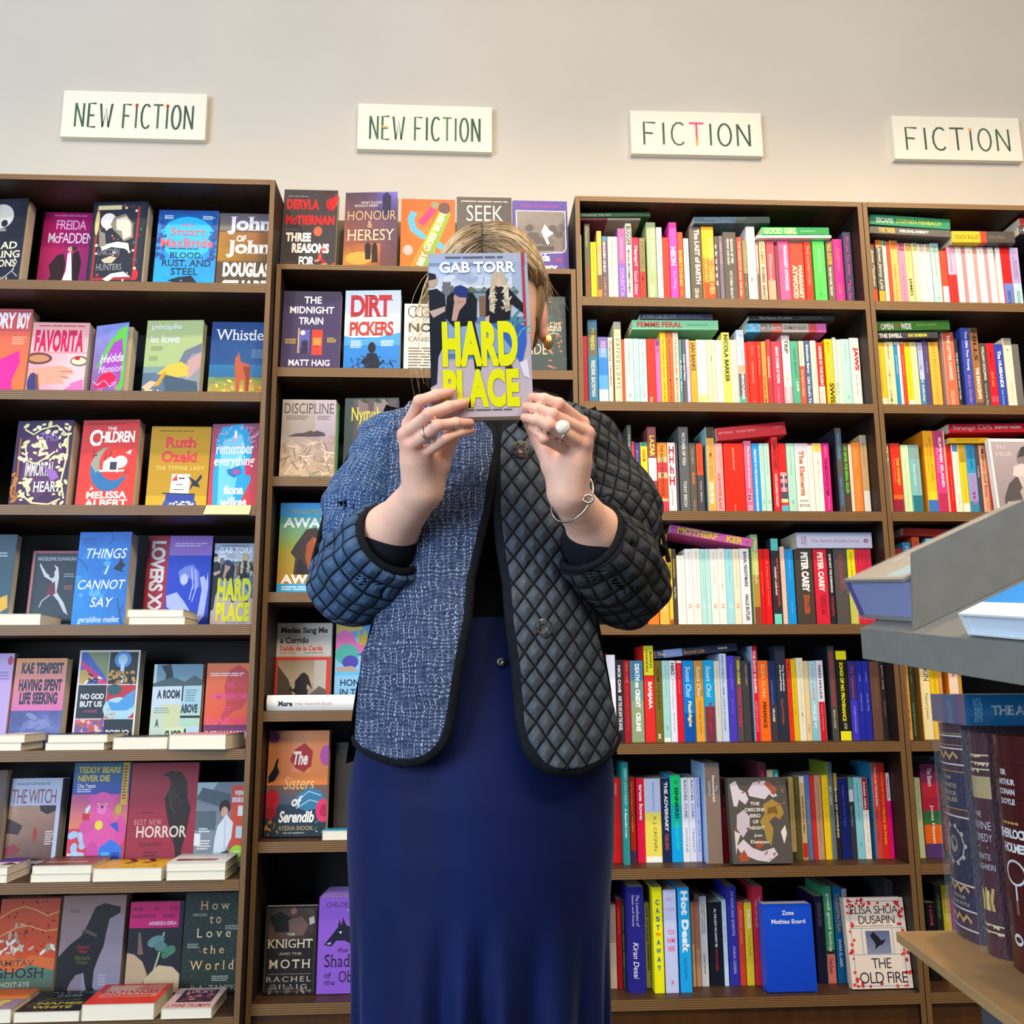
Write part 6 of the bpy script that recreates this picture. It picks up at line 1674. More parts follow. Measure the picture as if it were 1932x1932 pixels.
1748.8 1777.9 199.6 55|86AAA4:.2,7CC0C0:.72,2C7888|THE GREAT ALONE/D85878/.16/.7/.55/.75/9;Kristin Hannah/E8F8F8/.28/.58/.3/.5/9||turquoise and blue spine between mint green and golden yellow ones, third shelf, rightmost bookcase
1791.9 1821.3 240.4 55|F0A81C:.3,FABE1C:.72,FCD030:.82,3878C0|BETWEEN SISTERS/A87810/.08/.6/.55/.75/9b;KRISTIN HANNAH/B88818/.15/.5/.25/.42/9b|s=E88A18|tall golden yellow and orange spine between turquoise and hot pink ones, third shelf, rightmost bookcase
1822.9 1848.5 240.6 55|BC3C78:.2,E63C88:.74,C03058|SUMMER ISLAND/FFF4F8/.08/.67/.5/.8/9B;Kristin/F8A0C8/.2/.5/.2/.4/9i||tall hot pink spine between golden yellow and peach ones, third shelf, rightmost bookcase
1850.3 1854.9 240.7 55|F0B898||f=1|thin peach spine between hot pink and red ones, third shelf, rightmost bookcase
1855.5 1870.0 199.2 55|B01818:.1,E81C1C|girl in the mirror/F8B0A0/.3/.8/.4/.6/9|f=1|red spine between peach and white ones, third shelf, rightmost bookcase
1871.6 1889.3 200.5 55|4C7CBC:.1,F4EEDC|THE STRANGE PASSION/A8A898/.12/.6/.4/.6/9;Julie Bertie/4A4A40/.7/.92/.35/.6/9i||white spine between red and golden yellow ones, third shelf, rightmost bookcase
1890.2 1909.8 200.6 55|B89420:.25,FACC24:.83,FCF0DC|Shirley Hazzard The Long Evening/8A6808/.12/.8/.4/.6/9||golden yellow spine between white and pale blue ones, third shelf, rightmost bookcase
1910.7 1937.0 200.8 55|2278A8:.2,2C98C8:.4,88A0CC:.8,3A88A8|ONLY A BABY/1A5880/.06/.35/.4/.7/9b;THE SHIMMER/E848A0/.42/.85/.35/.75/9||pale blue and blue spine between golden yellow and navy ones, third shelf, rightmost bookcase
1937.9 1948.4 199.8 55|444458|ruse/E8E0F0/.3/.46/.3/.6/9|f=1|thin navy spine between pale blue and peach ones, third shelf, rightmost bookcase
1950.7 1968.9 199.9 55|C08868:.2,F8B48A|Mothers and Sons/3A2420/.05/.74/.3/.7/9s;Colm Story/E87848/.78/.9/.3/.7/9||peach spine between navy and red ones, third shelf, rightmost bookcase
1969.8 1987.1 203.0 55|B83A3A:.15,E85444|ANNIE LETTERS/B02828/.1/.7/.35/.65/9||red spine last in the row after peach, third shelf, rightmost bookcase
#4|1.2|standing spines on the fourth shelf, rightmost bookcase
1664.2 1680.4 244.2 55|EACC8C|the letters/C8A868/.2/.7/.35/.65/9|f=1|tall sand yellow spine first in the row before dark red, fourth shelf, rightmost bookcase
1685.5 1707.4 207.6 55|A02824|Our/F8E8D8/.08/.2/.3/.7/9s|f=1|dark red spine between sand yellow and sky blue ones, fourth shelf, rightmost bookcase
1708.6 1731.6 224.5 55|3A88C0|MICHEL/E8F0F8/.05/.28/.3/.65/9b|f=1|tall sky blue spine between dark red and coral ones, fourth shelf, rightmost bookcase
1736.1 1757.3 240.1 55|C85228|Peter Hill/7A2A10/.06/.4/.35/.65/9|f=1|tall coral spine between sky blue and sky blue ones, fourth shelf, rightmost bookcase
1773.9 1801.0 235.9 55|7CC0E8|ice/D83048/.06/.2/.4/.7/9b|s=4888A8,f=1|tall sky blue spine between coral and charcoal ones, fourth shelf, rightmost bookcase
1803.8 1830.4 236.0 55|54504C|valley/F0F0E8/.05/.2/.4/.7/9B|f=1|tall charcoal spine between sky blue and red ones, fourth shelf, rightmost bookcase
1834.3 1859.8 233.2 55|B84030||f=1|tall red spine between charcoal and navy ones, fourth shelf, rightmost bookcase
1862.6 1888.1 235.6 55|38506A||f=1|tall navy spine between red and sand yellow ones, fourth shelf, rightmost bookcase
1893.8 1922.1 233.4 55|D8B878||f=1|tall sand yellow spine last in the row after navy, fourth shelf, rightmost bookcase
#5|0.9|standing spines on the fifth shelf, rightmost bookcase
1687.4 1695.3 209.8 55|F8B460|ROOMS/7A3808/.1/.9/.1/.4/9B|f=1|thin orange spine first in the row before dark green, fifth shelf, rightmost bookcase
1696.1 1709.4 209.8 55|344428|north light/9AA880/.02/.3/.35/.6/9;SOMETHING/A8B890/.55/.95/.35/.6/9|f=1|dark green spine between orange and beige ones, fifth shelf, rightmost bookcase
1725.5 1752.9 209.6 55|FCEAAE|KIN/2A2418/.12/.28/.4/.9/9s;Tayari Jones/4A4028/.42/.75/.35/.65/9s|s=C8904A,f=1|beige spine between dark green and yellow ones, fifth shelf, rightmost bookcase
1753.7 1777.2 209.5 55|D8AC10:.25,FACC10|ORDINARY NOISE/B08808/.15/.6/.4/.65/9;Anne Tyler/E09010/.68/.86/.35/.7/9|f=1|yellow spine between beige and peach ones, fifth shelf, rightmost bookcase
1778.0 1787.0 209.4 55|DCA468|Four Cousins Play/B87838/.02/.9/.2/.6/9|f=1|thin peach spine between yellow and cream ones, fifth shelf, rightmost bookcase
1804.0 1831.1 209.2 55|FADEC6|Nebraska/F03818/.02/.22/.4/.75/9B;Alex Ke/3A1818/.52/.9/.35/.65/9B|s=F08A10,f=1|cream spine between peach and golden yellow ones, fifth shelf, rightmost bookcase
1831.9 1840.2 209.2 55|D09A28||f=1|thin golden yellow spine last in the row after cream, fifth shelf, rightmost bookcase
#6|0.6|standing spines on the sixth shelf, rightmost bookcase
1697.8 1713.0 201.5 75|CADAA4|Wild Things of Spring/6A7848/.05/.55/.3/.6/9||mint green spine first in the row before red, sixth shelf, rightmost bookcase
1714.5 1762.3 235.3 75|8A3060:.2,D83040:.35,C82840:.5,3A7840:.65,F06A18:.85,5A3A78|The Sisters/FFF8F0/.04/.24/.4/.65/9b;Jonas Hassen/FFF8F0/.44/.85/.4/.62/9b||thick red spine between mint green and dark brown ones, sixth shelf, rightmost bookcase
1763.9 1779.5 206.3 75|3A3024|RAYGUN  EATING SINNERS/D03828/.1/.9/.3/.65/9b||dark brown spine between red and brown ones, sixth shelf, rightmost bookcase
1781.0 1800.5 200.5 75|98704C|||brown spine between dark brown and navy ones, sixth shelf, rightmost bookcase
1802.1 1827.8 194.7 75|2A3A58|||navy spine last in the row after brown, sixth shelf, rightmost bookcase
#7|0.3|standing spines on the bottom shelf, rightmost bookcase
1705.5 1731.4 188.8 85|17140F|I LOVE/F04890/.05/.3/.35/.65/9b;YOU/F8F8F8/.7/.82/.3/.6/9|f=1|black spine first in the row before black, bottom shelf, rightmost bookcase
1733.0 1749.8 231.2 85|2C2A26|THE LAST SECRET AGENT/50A070/.1/.36/.3/.65/9b|f=1|tall black spine between black and yellow ones, bottom shelf, rightmost bookcase
1751.3 1771.9 230.9 85|C8AC18:.3,ECD028|fierce heart/FFF8D0/.08/.4/.3/.65/9s|f=1|tall yellow spine between black and magenta ones, bottom shelf, rightmost bookcase
1773.5 1794.9 230.5 85|B02890||f=1|tall magenta spine last in the row after yellow, bottom shelf, rightmost bookcase
"""
zz = 0; gg = ''
for ln in SPINES.strip().splitlines():
    if ln[0] == '#':
        _, zz, gg = ln.split('|'); zz = float(zz); continue
    nums, segs, texts, opts, lab = ln.split('|')
    a, b, h, y = [float(v)/1000 for v in nums.split()]
    spine_book(a, b, h, y, zz + 0.0003, segs, texts, opts, lab, gg)

o = tag(FILL.build('narrow_paperbacks', [M['ink'], M['paper']]), 'narrow paperback spines filling the rows between the larger spines', 'books'); o['kind'] = 'stuff'
# design, x, y, z, width, height, thickness, lean, curl, copies, colour, label, group
for row in [
('skull', -0.7486, 0.02, 2.1, 0.1316, 0.269, 0.036, 4.0, 6.0, 1, '', 'navy paperback with a pale skull, cut off at the top shelf end', 'face-out novels on the leftmost bookcase'),
('magenta', -0.5985, 0.075, 2.1, 0.141, 0.2668, 0.012, 4.0, 0.0, 1, '', 'magenta paperback with an embracing couple and a long white dress', 'face-out novels on the leftmost bookcase'),
('unicorn', -0.4362, 0.02, 2.1, 0.153, 0.2682, 0.034, 4.0, 5.0, 1, '', 'dark paperback with a white unicorn and a pale moon', 'face-out novels on the leftmost bookcase'),
('macbride', -0.2523, 0.02, 2.1, 0.1641, 0.251, 0.022, 4.0, 0.0, 1, '', 'bright blue paperback with pink author lettering above a black crow', 'face-out novels on the leftmost bookcase'),
('john', -0.0942, 0.02, 2.1, 0.1438, 0.2439, 0.03, 4.0, 0.0, 1, '', 'brown cloudy paperback with four lines of heavy white lettering', 'face-out novels on the leftmost bookcase'),
('oryboy', -0.7057, 0.02, 1.8, 0.1113, 0.2518, 0.042, 4.0, 0.0, 1, '', 'coral and orange novel cut off at the end of the second shelf', 'face-out novels on the leftmost bookcase'),
('favorita', -0.5702, 0.02, 1.8, 0.1488, 0.2142, 0.038, 4.0, 0.0, 1, '', 'pink novel with a hand lying on a pink tablecloth', 'face-out novels on the leftmost bookcase'),
('hedda', -0.4285, 0.02, 1.8, 0.0989, 0.2055, 0.034, 4.0, 16.0, 1, '', 'curling violet paperback with swirling green and pink cover', 'face-out novels on the leftmost bookcase'),
('people', -0.2686, 0.02, 1.8, 0.1521, 0.2244, 0.026, 4.0, 3.0, 1, '', 'sage green novel with a yellow tent and grey mountains', 'face-out novels on the leftmost bookcase'),
('whistler', -0.0951, 0.02, 1.8, 0.1532, 0.224, 0.024, 4.0, 0.0, 1, '', 'deep blue novel with a brown horse in a yellow meadow', 'face-out novels on the leftmost bookcase'),
('heart', -0.5868, 0.02, 1.5, 0.1493, 0.2387, 0.036, 4.0, 5.0, 1, '', 'purple novel covered in pale yellow leaves', 'face-out novels on the leftmost bookcase'),
('children', -0.4181, 0.02, 1.5, 0.1504, 0.2425, 0.034, 4.0, 4.0, 1, '', 'red novel with a blue crescent moon and a white house', 'face-out novels on the leftmost bookcase'),
('ozeki', -0.2367, 0.02, 1.5, 0.1557, 0.2278, 0.03, 4.0, 0.0, 1, '', 'mustard novel with a blue typewriter', 'face-out novels on the leftmost bookcase'),
('remember', -0.0901, 0.02, 1.5, 0.1322, 0.2358, 0.02, 4.0, 5.0, 1, '', 'blue and red novel with a glowing face in close-up', 'face-out novels on the leftmost bookcase'),
('tealyellow', -0.6984, 0.05, 1.2, 0.0945, 0.2412, 0.03, 4.0, 0.0, 1, '', 'dark teal book with a yellow shape, cut off beside the dancer cover', 'face-out novels on the leftmost bookcase'),
('joan', -0.5691, 0.1, 1.2, 0.1186, 0.2048, 0.03, 4.0, 0.0, 1, '', 'black paperback with pink frame and a leaping white dancer', 'face-out novels on the leftmost bookcase'),
('things', -0.4163, 0.03, 1.2, 0.1344, 0.2429, 0.05, 4.0, 3.0, 1, '', 'sky blue novel with slanted lettering and a small black bird', 'face-out novels on the leftmost bookcase'),
('lovers', -0.2461, 0.1, 1.2, 0.1695, 0.2475, 0.02, 4.0, 0.0, 1, '', 'blue and purple novel with a red side stripe and a posing nude', 'face-out novels on the leftmost bookcase'),
('hardplace', -0.0837, 0.05, 1.2, 0.116, 0.219, 0.02, 4.0, 0.0, 1, '', 'shelf copy of the grey paperback with huge yellow lettering, fourth row', 'face-out novels on the leftmost bookcase'),
('lilacedge', -0.6882, 0.08, 0.9, 0.087, 0.2355, 0.02, 4.0, 0.0, 1, '', 'lilac novel cut off by the edge beside the orange and pink one', 'face-out novels on the leftmost bookcase'),
('tempest', -0.5764, 0.085, 0.9, 0.1282, 0.2215, 0.036, 4.0, 0.0, 1, '', 'orange and pink novel above a stormy blue sky', 'face-out novels on the leftmost bookcase'),
('nogod', -0.4049, 0.085, 0.9, 0.1542, 0.2413, 0.04, 4.0, 0.0, 1, '', 'novel with a patchwork of six pictures, candle and fish', 'face-out novels on the leftmost bookcase'),
('aroom', -0.2284, 0.09, 0.9, 0.1252, 0.2056, 0.024, 4.0, 0.0, 1, '', 'pale green and blue novel with blocky dark title words', 'face-out novels on the leftmost bookcase'),
('emperor', -0.0951, 0.085, 0.9, 0.1176, 0.2076, 0.02, 4.0, 0.0, 1, '', 'orange novel with a red silhouetted head and pink lettering', 'face-out novels on the leftmost bookcase'),
('brownedge', -0.6588, 0.07, 0.6, 0.0531, 0.2432, 0.03, 4.0, 0.0, 1, '', 'brown book edge cut off beside the crying face cover', 'face-out novels on the leftmost bookcase'),
('witch', -0.5648, 0.09, 0.6, 0.1255, 0.2198, 0.045, 4.0, 0.0, 1, '', 'pale blue novel with a close-up face and a red tear', 'face-out novels on the leftmost bookcase'),
('teddy', -0.4053, 0.09, 0.6, 0.1419, 0.2585, 0.02, 4.0, 0.0, 1, '', 'bright novel with a giant pink teddy bear', 'face-out novels on the leftmost bookcase'),
('horror', -0.248, 0.09, 0.6, 0.1676, 0.2568, 0.018, 4.0, 0.0, 1, '', 'dark red anthology with a large black crow', 'face-out novels on the leftmost bookcase'),
('wendy', -0.1, 0.09, 0.6, 0.1282, 0.2068, 0.02, 4.0, 0.0, 1, '', 'novel with a woman in a white tracksuit jacket', 'face-out novels on the leftmost bookcase'),
('ghosh', -0.5688, 0.12, 0.3, 0.1444, 0.2262, 0.03, 4.0, 0.0, 1, '', 'orange book with white birds and a green band', 'face-out novels on the leftmost bookcase'),
('dog', -0.4118, 0.12, 0.3, 0.1544, 0.2298, 0.045, 4.0, 0.0, 1, '', 'mauve novel with a black dog silhouette looking up', 'face-out novels on the leftmost bookcase'),
('hexes', -0.2588, 0.13, 0.3, 0.1329, 0.212, 0.02, 4.0, 0.0, 1, '', 'novel with a hot pink title band and a green plant', 'face-out novels on the leftmost bookcase'),
('howlove', -0.1132, 0.12, 0.3, 0.1474, 0.2329, 0.016, 4.0, 0.0, 1, '', 'dark green leafy book with spaced golden words', 'face-out novels on the leftmost bookcase'),
('dervla', 0.0757, 0.045, 2.18, 0.1514, 0.2589, 0.03, 6, 0.0, 1, '', 'dark thriller with red flowers and red author lettering on the ledge', 'face-out novels on the bookcase behind the woman'),
('honour', 0.2474, 0.045, 2.18, 0.1481, 0.2527, 0.024, 6, 4.0, 1, '', 'brown and violet novel with a couple walking in a torchlit hall', 'face-out novels on the bookcase behind the woman'),
('bush', 0.4085, 0.045, 2.18, 0.1535, 0.2374, 0.02, 6, 0.0, 1, '', 'bright orange book with looping coloured tubes', 'face-out novels on the bookcase behind the woman'),
('seek', 0.5683, 0.045, 2.18, 0.1574, 0.2475, 0.026, 6, 0.0, 1, '', 'charcoal novel with thin white capitals right above her hair', 'face-out novels on the bookcase behind the woman'),
('ana', 0.7285, 0.045, 2.18, 0.157, 0.24, 0.02, 6, 0.0, 1, '', 'violet novel with a figure alone in cinema seats', 'face-out novels on the bookcase behind the woman'),
('midnight', 0.0958, 0.02, 1.886, 0.1569, 0.2305, 0.026, 4.0, 0.0, 1, '', 'dark purple novel with a glowing red train window', 'face-out novels on the bookcase behind the woman'),
('dirt', 0.2617, 0.02, 1.886, 0.1523, 0.2343, 0.024, 4.0, 3.0, 1, '', 'pale novel with red capitals and a child wading in blue water', 'face-out novels on the bookcase behind the woman'),
('nodiff', 0.4245, 0.02, 1.886, 0.1533, 0.1977, 0.022, 4.0, 0.0, 1, '', 'cream novel with three rings and black lettering', 'face-out novels on the bookcase behind the woman'),
('anchor', 0.7157, 0.03, 1.886, 0.1572, 0.2313, 0.02, 4.0, 0.0, 1, '', 'dark teal novel with coral leaves behind her ear', 'face-out novels on the bookcase behind the woman'),
('discipline', 0.0972, 0.02, 1.5875, 0.1424, 0.219, 0.016, 4.0, 0.0, 3, 'green', 'grey beige novel with a dark island in pale sea', 'face-out novels on the bookcase behind the woman'),
('nymph', 0.2644, 0.02, 1.5875, 0.1448, 0.2239, 0.02, 4.0, 3.0, 1, '', 'dark green novel with bare legs and a yellow title', 'face-out novels on the bookcase behind the woman'),
('awake', 0.1068, 0.04, 1.285, 0.1595, 0.2422, 0.02, 4.0, 0.0, 1, '', 'green and gold novel with a dark-haired woman and white capitals', 'face-out novels on the bookcase behind the woman'),
('black', 0.2708, 0.05, 1.285, 0.1654, 0.2435, 0.02, 4.0, 0.0, 1, '', 'dark novel mostly hidden behind the blue sleeve', 'face-out novels on the bookcase behind the woman'),
('medea', 0.0872, 0.13, 0.988, 0.145, 0.2264, 0.026, 4.0, 0.0, 1, '', 'beige novel with a red framed picture of a veiled figure', 'face-out novels on the bookcase behind the woman'),
('honey', 0.248, 0.13, 0.988, 0.1544, 0.2533, 0.026, 4.0, 0.0, 1, '', 'turquoise novel with a painted rainbow forest', 'face-out novels on the bookcase behind the woman'),
('serendib', 0.0938, 0.055, 0.676, 0.1518, 0.2583, 0.036, 4.0, 0.0, 1, '', 'orange novel with a red disc, roses and a heron', 'face-out novels on the bookcase behind the woman'),
('black', 0.254, 0.1, 0.676, 0.1437, 0.226, 0.03, 4.0, 0.0, 1, '', 'dark brown novel with a woven disc beside her skirt', 'face-out novels on the bookcase behind the woman'),
('knight', 0.0899, 0.06, 0.31, 0.1261, 0.2001, 0.024, 4.0, 0.0, 1, '', 'black hardback with pale spaced lettering wrapped in clear plastic', 'face-out novels on the bookcase behind the woman'),
('chloe', 0.2317, 0.055, 0.31, 0.1484, 0.2209, 0.026, 4.0, 0.0, 5, 'lilac', 'purple novel with a black wolf head, front of a deep row', 'face-out novels on the bookcase behind the woman'),
('bird', 1.2643, 0.012, 0.6, 0.1523, 0.2086, 0.03, 7.0, 0.0, 1, '', 'grey novel with white hands and a golden serpent', 'face-out novels among the spines'),
('zone', 1.3228, 0.018, 0.3, 0.1244, 0.2028, 0.042, 3.0, 0.0, 1, '', 'plain royal blue novel with a short white title', 'face-out novels among the spines'),
('oldfire', 1.5529, 0.025, 0.3, 0.1543, 0.2094, 0.024, 7.0, 0.0, 1, '', 'white novel bordered in red petals with a flying bird', 'face-out novels among the spines'),
('cityof', 2.0468, 0.008, 1.5, 0.1723, 0.2098, 0.02, 4.0, 0.0, 1, '', 'white framed novel with two grey children embracing', 'face-out novels among the spines'),
]: face_book(*row)
# design, x0, x1, y, z, thickness, depth, turn, label
for row in [
('t_cream', -0.6336, -0.527, -0.045, 1.2, 0.0272, 0.125, 0, 'thick cream-edged paperback lying below the dancer cover'),
('t_cream', -0.3137, -0.1772, -0.045, 1.2, 0.0183, 0.125, 0, 'lower paperback of the pair lying under the nude cover'),
('t_green', -0.3188, -0.1821, -0.045, 1.2189, 0.0183, 0.125, 0, 'green topped paperback lying on another below the nude cover'),
('t_cream', -0.6068, -0.5451, -0.05, 0.9, 0.0184, 0.125, 0, 'lower paperback lying below the orange and pink novel'),
('t_cream', -0.6035, -0.538, -0.05, 0.919, 0.0185, 0.125, 0, 'paperback lying on another below the orange and pink novel'),
('t_cream', -0.4884, -0.3503, -0.05, 0.9, 0.0173, 0.125, 0, 'lower paperback of the navy topped pair, fifth shelf'),
('t_navy', -0.4837, -0.3441, -0.05, 0.9179, 0.0186, 0.125, 0, 'navy topped paperback lying on another under the patchwork cover'),
('t_dark', -0.3334, -0.2036, -0.04, 0.9, 0.0287, 0.115, 0, 'thick paperback with dark cover lying below the pale green novel'),
('t_pink', -0.1961, -0.0552, -0.055, 0.9, 0.0348, 0.125, 8, 'thick paperback with pink cover lying below the orange novel'),
('t_cream', -0.6141, -0.5515, -0.05, 0.6, 0.0176, 0.125, 0, 'lower paperback lying at the shelf edge below the crying face'),
('t_purple', -0.6109, -0.5518, -0.05, 0.6182, 0.0165, 0.125, 0, 'purple and white paperback lying below the crying face cover'),
('t_cream', -0.4976, -0.3605, -0.05, 0.6, 0.0177, 0.125, 0, 'lower rust coloured hardback of the lying pair'),
('t_rust', -0.4956, -0.3595, -0.05, 0.6183, 0.0189, 0.125, 0, 'rust coloured hardback lying on its twin below the pink bear'),
('t_yellow', -0.3538, -0.1953, -0.055, 0.6, 0.0295, 0.125, 0, 'thick yellow paperback lying below the black crow'),
('t_cream', -0.184, -0.0477, -0.055, 0.6, 0.0201, 0.125, 0, 'lower white paperback of the pair at the sixth shelf end'),
('t_white', -0.1851, -0.0474, -0.055, 0.6207, 0.019, 0.125, 0, 'white sketch-covered paperback lying on another below the tracksuit cover'),
('t_orange', -0.6061, -0.5123, -0.06, 0.3, 0.029, 0.15, 0, 'orange and violet paperback lying at the bottom shelf end'),
('t_alldogs', -0.5059, -0.36, -0.06, 0.3, 0.0223, 0.15, 0, 'black paperback with yellow lettering lying below the dog cover'),
('t_exchange', -0.3554, -0.1929, -0.06, 0.3, 0.0347, 0.15, 0, 'thick red paperback lying on the bottom shelf'),
('t_lynne', -0.1771, -0.0625, -0.06, 0.3, 0.0224, 0.15, 0, 'pink bordered paperback with a dark flowery picture lying flat'),
('t_cream', 0.0207, 0.2673, 0.005, 0.988, 0.0379, 0.1, 0, 'white hardback lying on its back below the beige and turquoise novels'),
('t_blue', 0.1678, 0.3322, 0.01, 0.676, 0.0225, 0.042, 0, 'blue paperback lying flat beside her skirt'),
]: flat_book(*row)
# x, z, y, length, thickness, tilt, depth, colours, lettering, label
for row in [
(0.8391, 2.3476, 0.04, 0.175, 0.0065, 0.0232, 0.13, '7A3A4A:.46,A4988C', 'note/6A6058/.6/.85/.3/.6/', 'mauve and grey paperback lying under the dark green one'),
(0.8383, 2.3555, 0.04, 0.2047, 0.0143, 0.0368, 0.13, '2C5838', 'Whatever You Are/D0D8C0/.03/.45/.25/.7/s;YIANNIS PAPADIMOS/4A7A50/.5/.88/.3/.65/', 'dark green paperback on top of the lying pair, top shelf end'),
(1.1683, 2.3444, 0.04, 0.2217, 0.0207, 0.0262, 0.13, '4C6880:.55,465450', 'HANNAH LILLITH ASSADI/8A9CA8/.14/.68/.15/.45/;PARADISO/8A9CA8/.28/.5/.55/.85/', 'slate blue paperback lying over the dark and orange spines'),
(1.3483, 2.3035, 0.04, 0.219, 0.0087, 0.0206, 0.13, 'F0EEE8', '', 'thin white paperback lying under the bright green one'),
(1.3642, 2.314, 0.04, 0.1972, 0.0235, 0.0157, 0.13, '2CBC5C:.52,1C9450', 'GOOD GIRL/F0F4A8/.03/.52/.12/.88/B;author/A8D8A8/.58/.8/.4/.6/', 'bright green paperback sliding down on a white one'),
(0.9801, 2.0212, 0.04, 0.2442, 0.0284, 0.0098, 0.13, '7CCCA0', 'FEMME FERAL/C82430/.06/.58/.2/.75/B;SAM BECKBESSINGER/3A7A58/.63/.88/.4/.6/', 'thick mint green paperback with red capitals lying on the second shelf'),
(1.0033, 2.0519, 0.04, 0.206, 0.0161, 0.0107, 0.13, '4C4C60', 'A MAN CALLED OVE/C0C0CC/.04/.5/.2/.8/;FREDRIK/8888A0/.53/.86/.3/.7/', 'slate paperback lying on top of the thick mint green one'),
(1.3032, 2.0179, 0.04, 0.2297, 0.0268, 0.0103, 0.13, '44A8DC:.17,746C6A:.33,BC5448:.45,A8A09C:.78,B84048:.88,C054A4', 'The Two Roberts/E8E0D8/.04/.44/.2/.75/s;DAMIAN BARR/5A5050/.48/.75/.25/.7/', 'paperback with blue, grey, red and magenta patches lying on its side'),
(1.3121, 2.053, 0.04, 0.2466, 0.0143, 0.0183, 0.13, '46423F', 'The Names of a Hare/D8D0C8/.12/.5/.25/.75/s;HERMIONE DARBY/8A8078/.58/.86/.3/.7/', 'dark grey paperback lying on the multicoloured one'),
(1.2093, 1.7042, 0.05, 0.1959, 0.0375, 0.1064, 0.13, 'CC2434', 'HEARTBREAKER/F0B0B0/.03/.24/.35/.5/;THE GREAT EDITION/F0B0B0/.28/.56/.35/.5/;orphan/F0B0B0/.82/.96/.3/.42/', 'long red paperback tilted across the third row'),
(0.9726, 1.4514, 0.05, 0.0752, 0.0204, -0.0078, 0.13, 'C42460', 'tales/F08090/.45/.75/.4/.8/', 'crimson paperback lying behind the jacket elbow'),
(1.0671, 1.4489, 0.05, 0.2243, 0.0233, -0.1776, 0.13, 'E464B8:.08,E868BC', 'MOTHERF/F4E020/.09/.58/.12/.88/B;KER/F4E020/.69/.89/.12/.88/B;o/4A2050/.93/.96/.4/.6/b', 'pink paperback with yellow capitals sloping across the fourth row'),
(1.4135, 1.4069, 0.05, 0.2087, 0.0435, 0.0016, 0.13, 'D2D6F6', "ISAAC/A84858/.1/.13/.25/.85/9b;BOYNE/A84858/.06/.09/.3/.75/9b;The Heart's Invisible Furies/C08890/.19/.83/.42/.62/s;0/983848/.89/.95/.4/.65/B", 'thick pale lilac paperback lying on the fourth row'),
(1.0167, 1.1128, 0.05, 0.2204, 0.021, 0.0912, 0.13, '3A4468:.1,7890C8:.33,242C48', 'The/E8C878/.03/.12/.3/.7/i;the/8898C8/.17/.24/.3/.7/i;Second Life/B88848/.34/.6/.25/.8/i;VOICE/F0E0A8/.76/.88/.35/.6/B', 'navy blue paperback tilted over the mint and white spines'),
(1.6769, 2.3202, 0.03, 0.2381, 0.0226, -0.0383, 0.13, '5E5A58', 'THE TREES/F8B030/.11/.31/.15/.8/B;PERCIVAL EVERETT/F8F0E0/.37/.73/.3/.65/B', 'charcoal paperback with orange and white capitals lying at the top'),
(1.679, 2.3478, 0.03, 0.2374, 0.0329, -0.0539, 0.13, '24845E:.99,1E7A56', 'ESCAPE!/D8D8C0/.08/.29/.3/.75/B;STEPHEN FISHBACH/B8B838/.33/.88/.3/.7/b', 'green paperback lying on top of the charcoal one'),
(1.919, 2.296, 0.03, 0.1867, 0.0363, 0.0089, 0.13, 'C8B020:.45,C84028:.55,4A4440', 'CRACK BULLET/6A5A10/.04/.44/.35/.7/;HITA TIRAN/7A7068/.58/.84/.4/.65/', 'yellow and black paperback lying over the white spines'),
(2.1215, 2.326, 0.03, 0.2116, 0.0269, 0.0209, 0.13, '4A4450', '- H/F0F0F0/.02/.1/.3/.7/b', 'dark paperback lying at the cut-off end of the top row'),
(2.127, 2.3534, 0.03, 0.2095, 0.0249, 0.0214, 0.13, 'B83838', '', 'red spined book lying on a dark one at the cut-off end'),
(1.6755, 2.0029, 0.04, 0.1799, 0.0197, 0.0312, 0.13, '3C3A42', 'THE SWELL/D8D4D0/.05/.42/.2/.85/B;KAT GORDON/F8E038/.52/.82/.3/.75/B', 'dark paperback with white and yellow capitals lying on yellow spines'),
(1.6759, 2.0258, 0.04, 0.217, 0.0295, 0.0383, 0.13, '40802E', 'OPEN/F0ECE0/.07/.24/.25/.85/B;O/D04838/.26/.32/.3/.75/B;WIDE/F0ECE0/.34/.48/.25/.85/B;JESSICA GROSS/A8B868/.55/.82/.35/.6/', 'grass green paperback with white capitals lying on the second shelf'),
(1.8635, 1.7032, 0.05, 0.1161, 0.0159, 0.0117, 0.13, 'E8B41C', 'FERNANDA BARNES/8A6810/.18/.75/.25/.6/', 'golden yellow paperback lying under the red one'),
(1.8672, 1.7332, 0.05, 0.2316, 0.0263, 0.0204, 0.13, 'D41C2C', 'Strange Girls/F0C0C0/.05/.54/.15/.85/s;SARVAT HASIN/F8E0E0/.57/.9/.3/.6/B', 'red paperback with pale lettering lying on the third shelf'),
(1.7114, 1.4429, 0.05, 0.249, 0.0222, -0.0353, 0.13, 'B43024', '', 'red paperback lying above the tray of slanted books'),
(1.7085, 0.8376, 0.1, 0.1958, 0.0204, -0.0238, 0.13, '1C1C28', 'MY DEAR/8888A0/.25/.5/.2/.8/s', 'black paperback lying over the abstract orange spine'),
]: lying_book(*row)
# ---------------------------------------------------------------- solid modelling by distance fields (body, sleeves)
def cone(a, b, ra, rb, k=0.01): return ('c', np.array(a, float), np.array(b, float), ra, rb, k)
def ball(c, r, k=0.01, rz=0.0): return ('e', np.array(c, float), np.array(r if hasattr(r, '__len__') else (r, r, r), float), rz, 0, k)

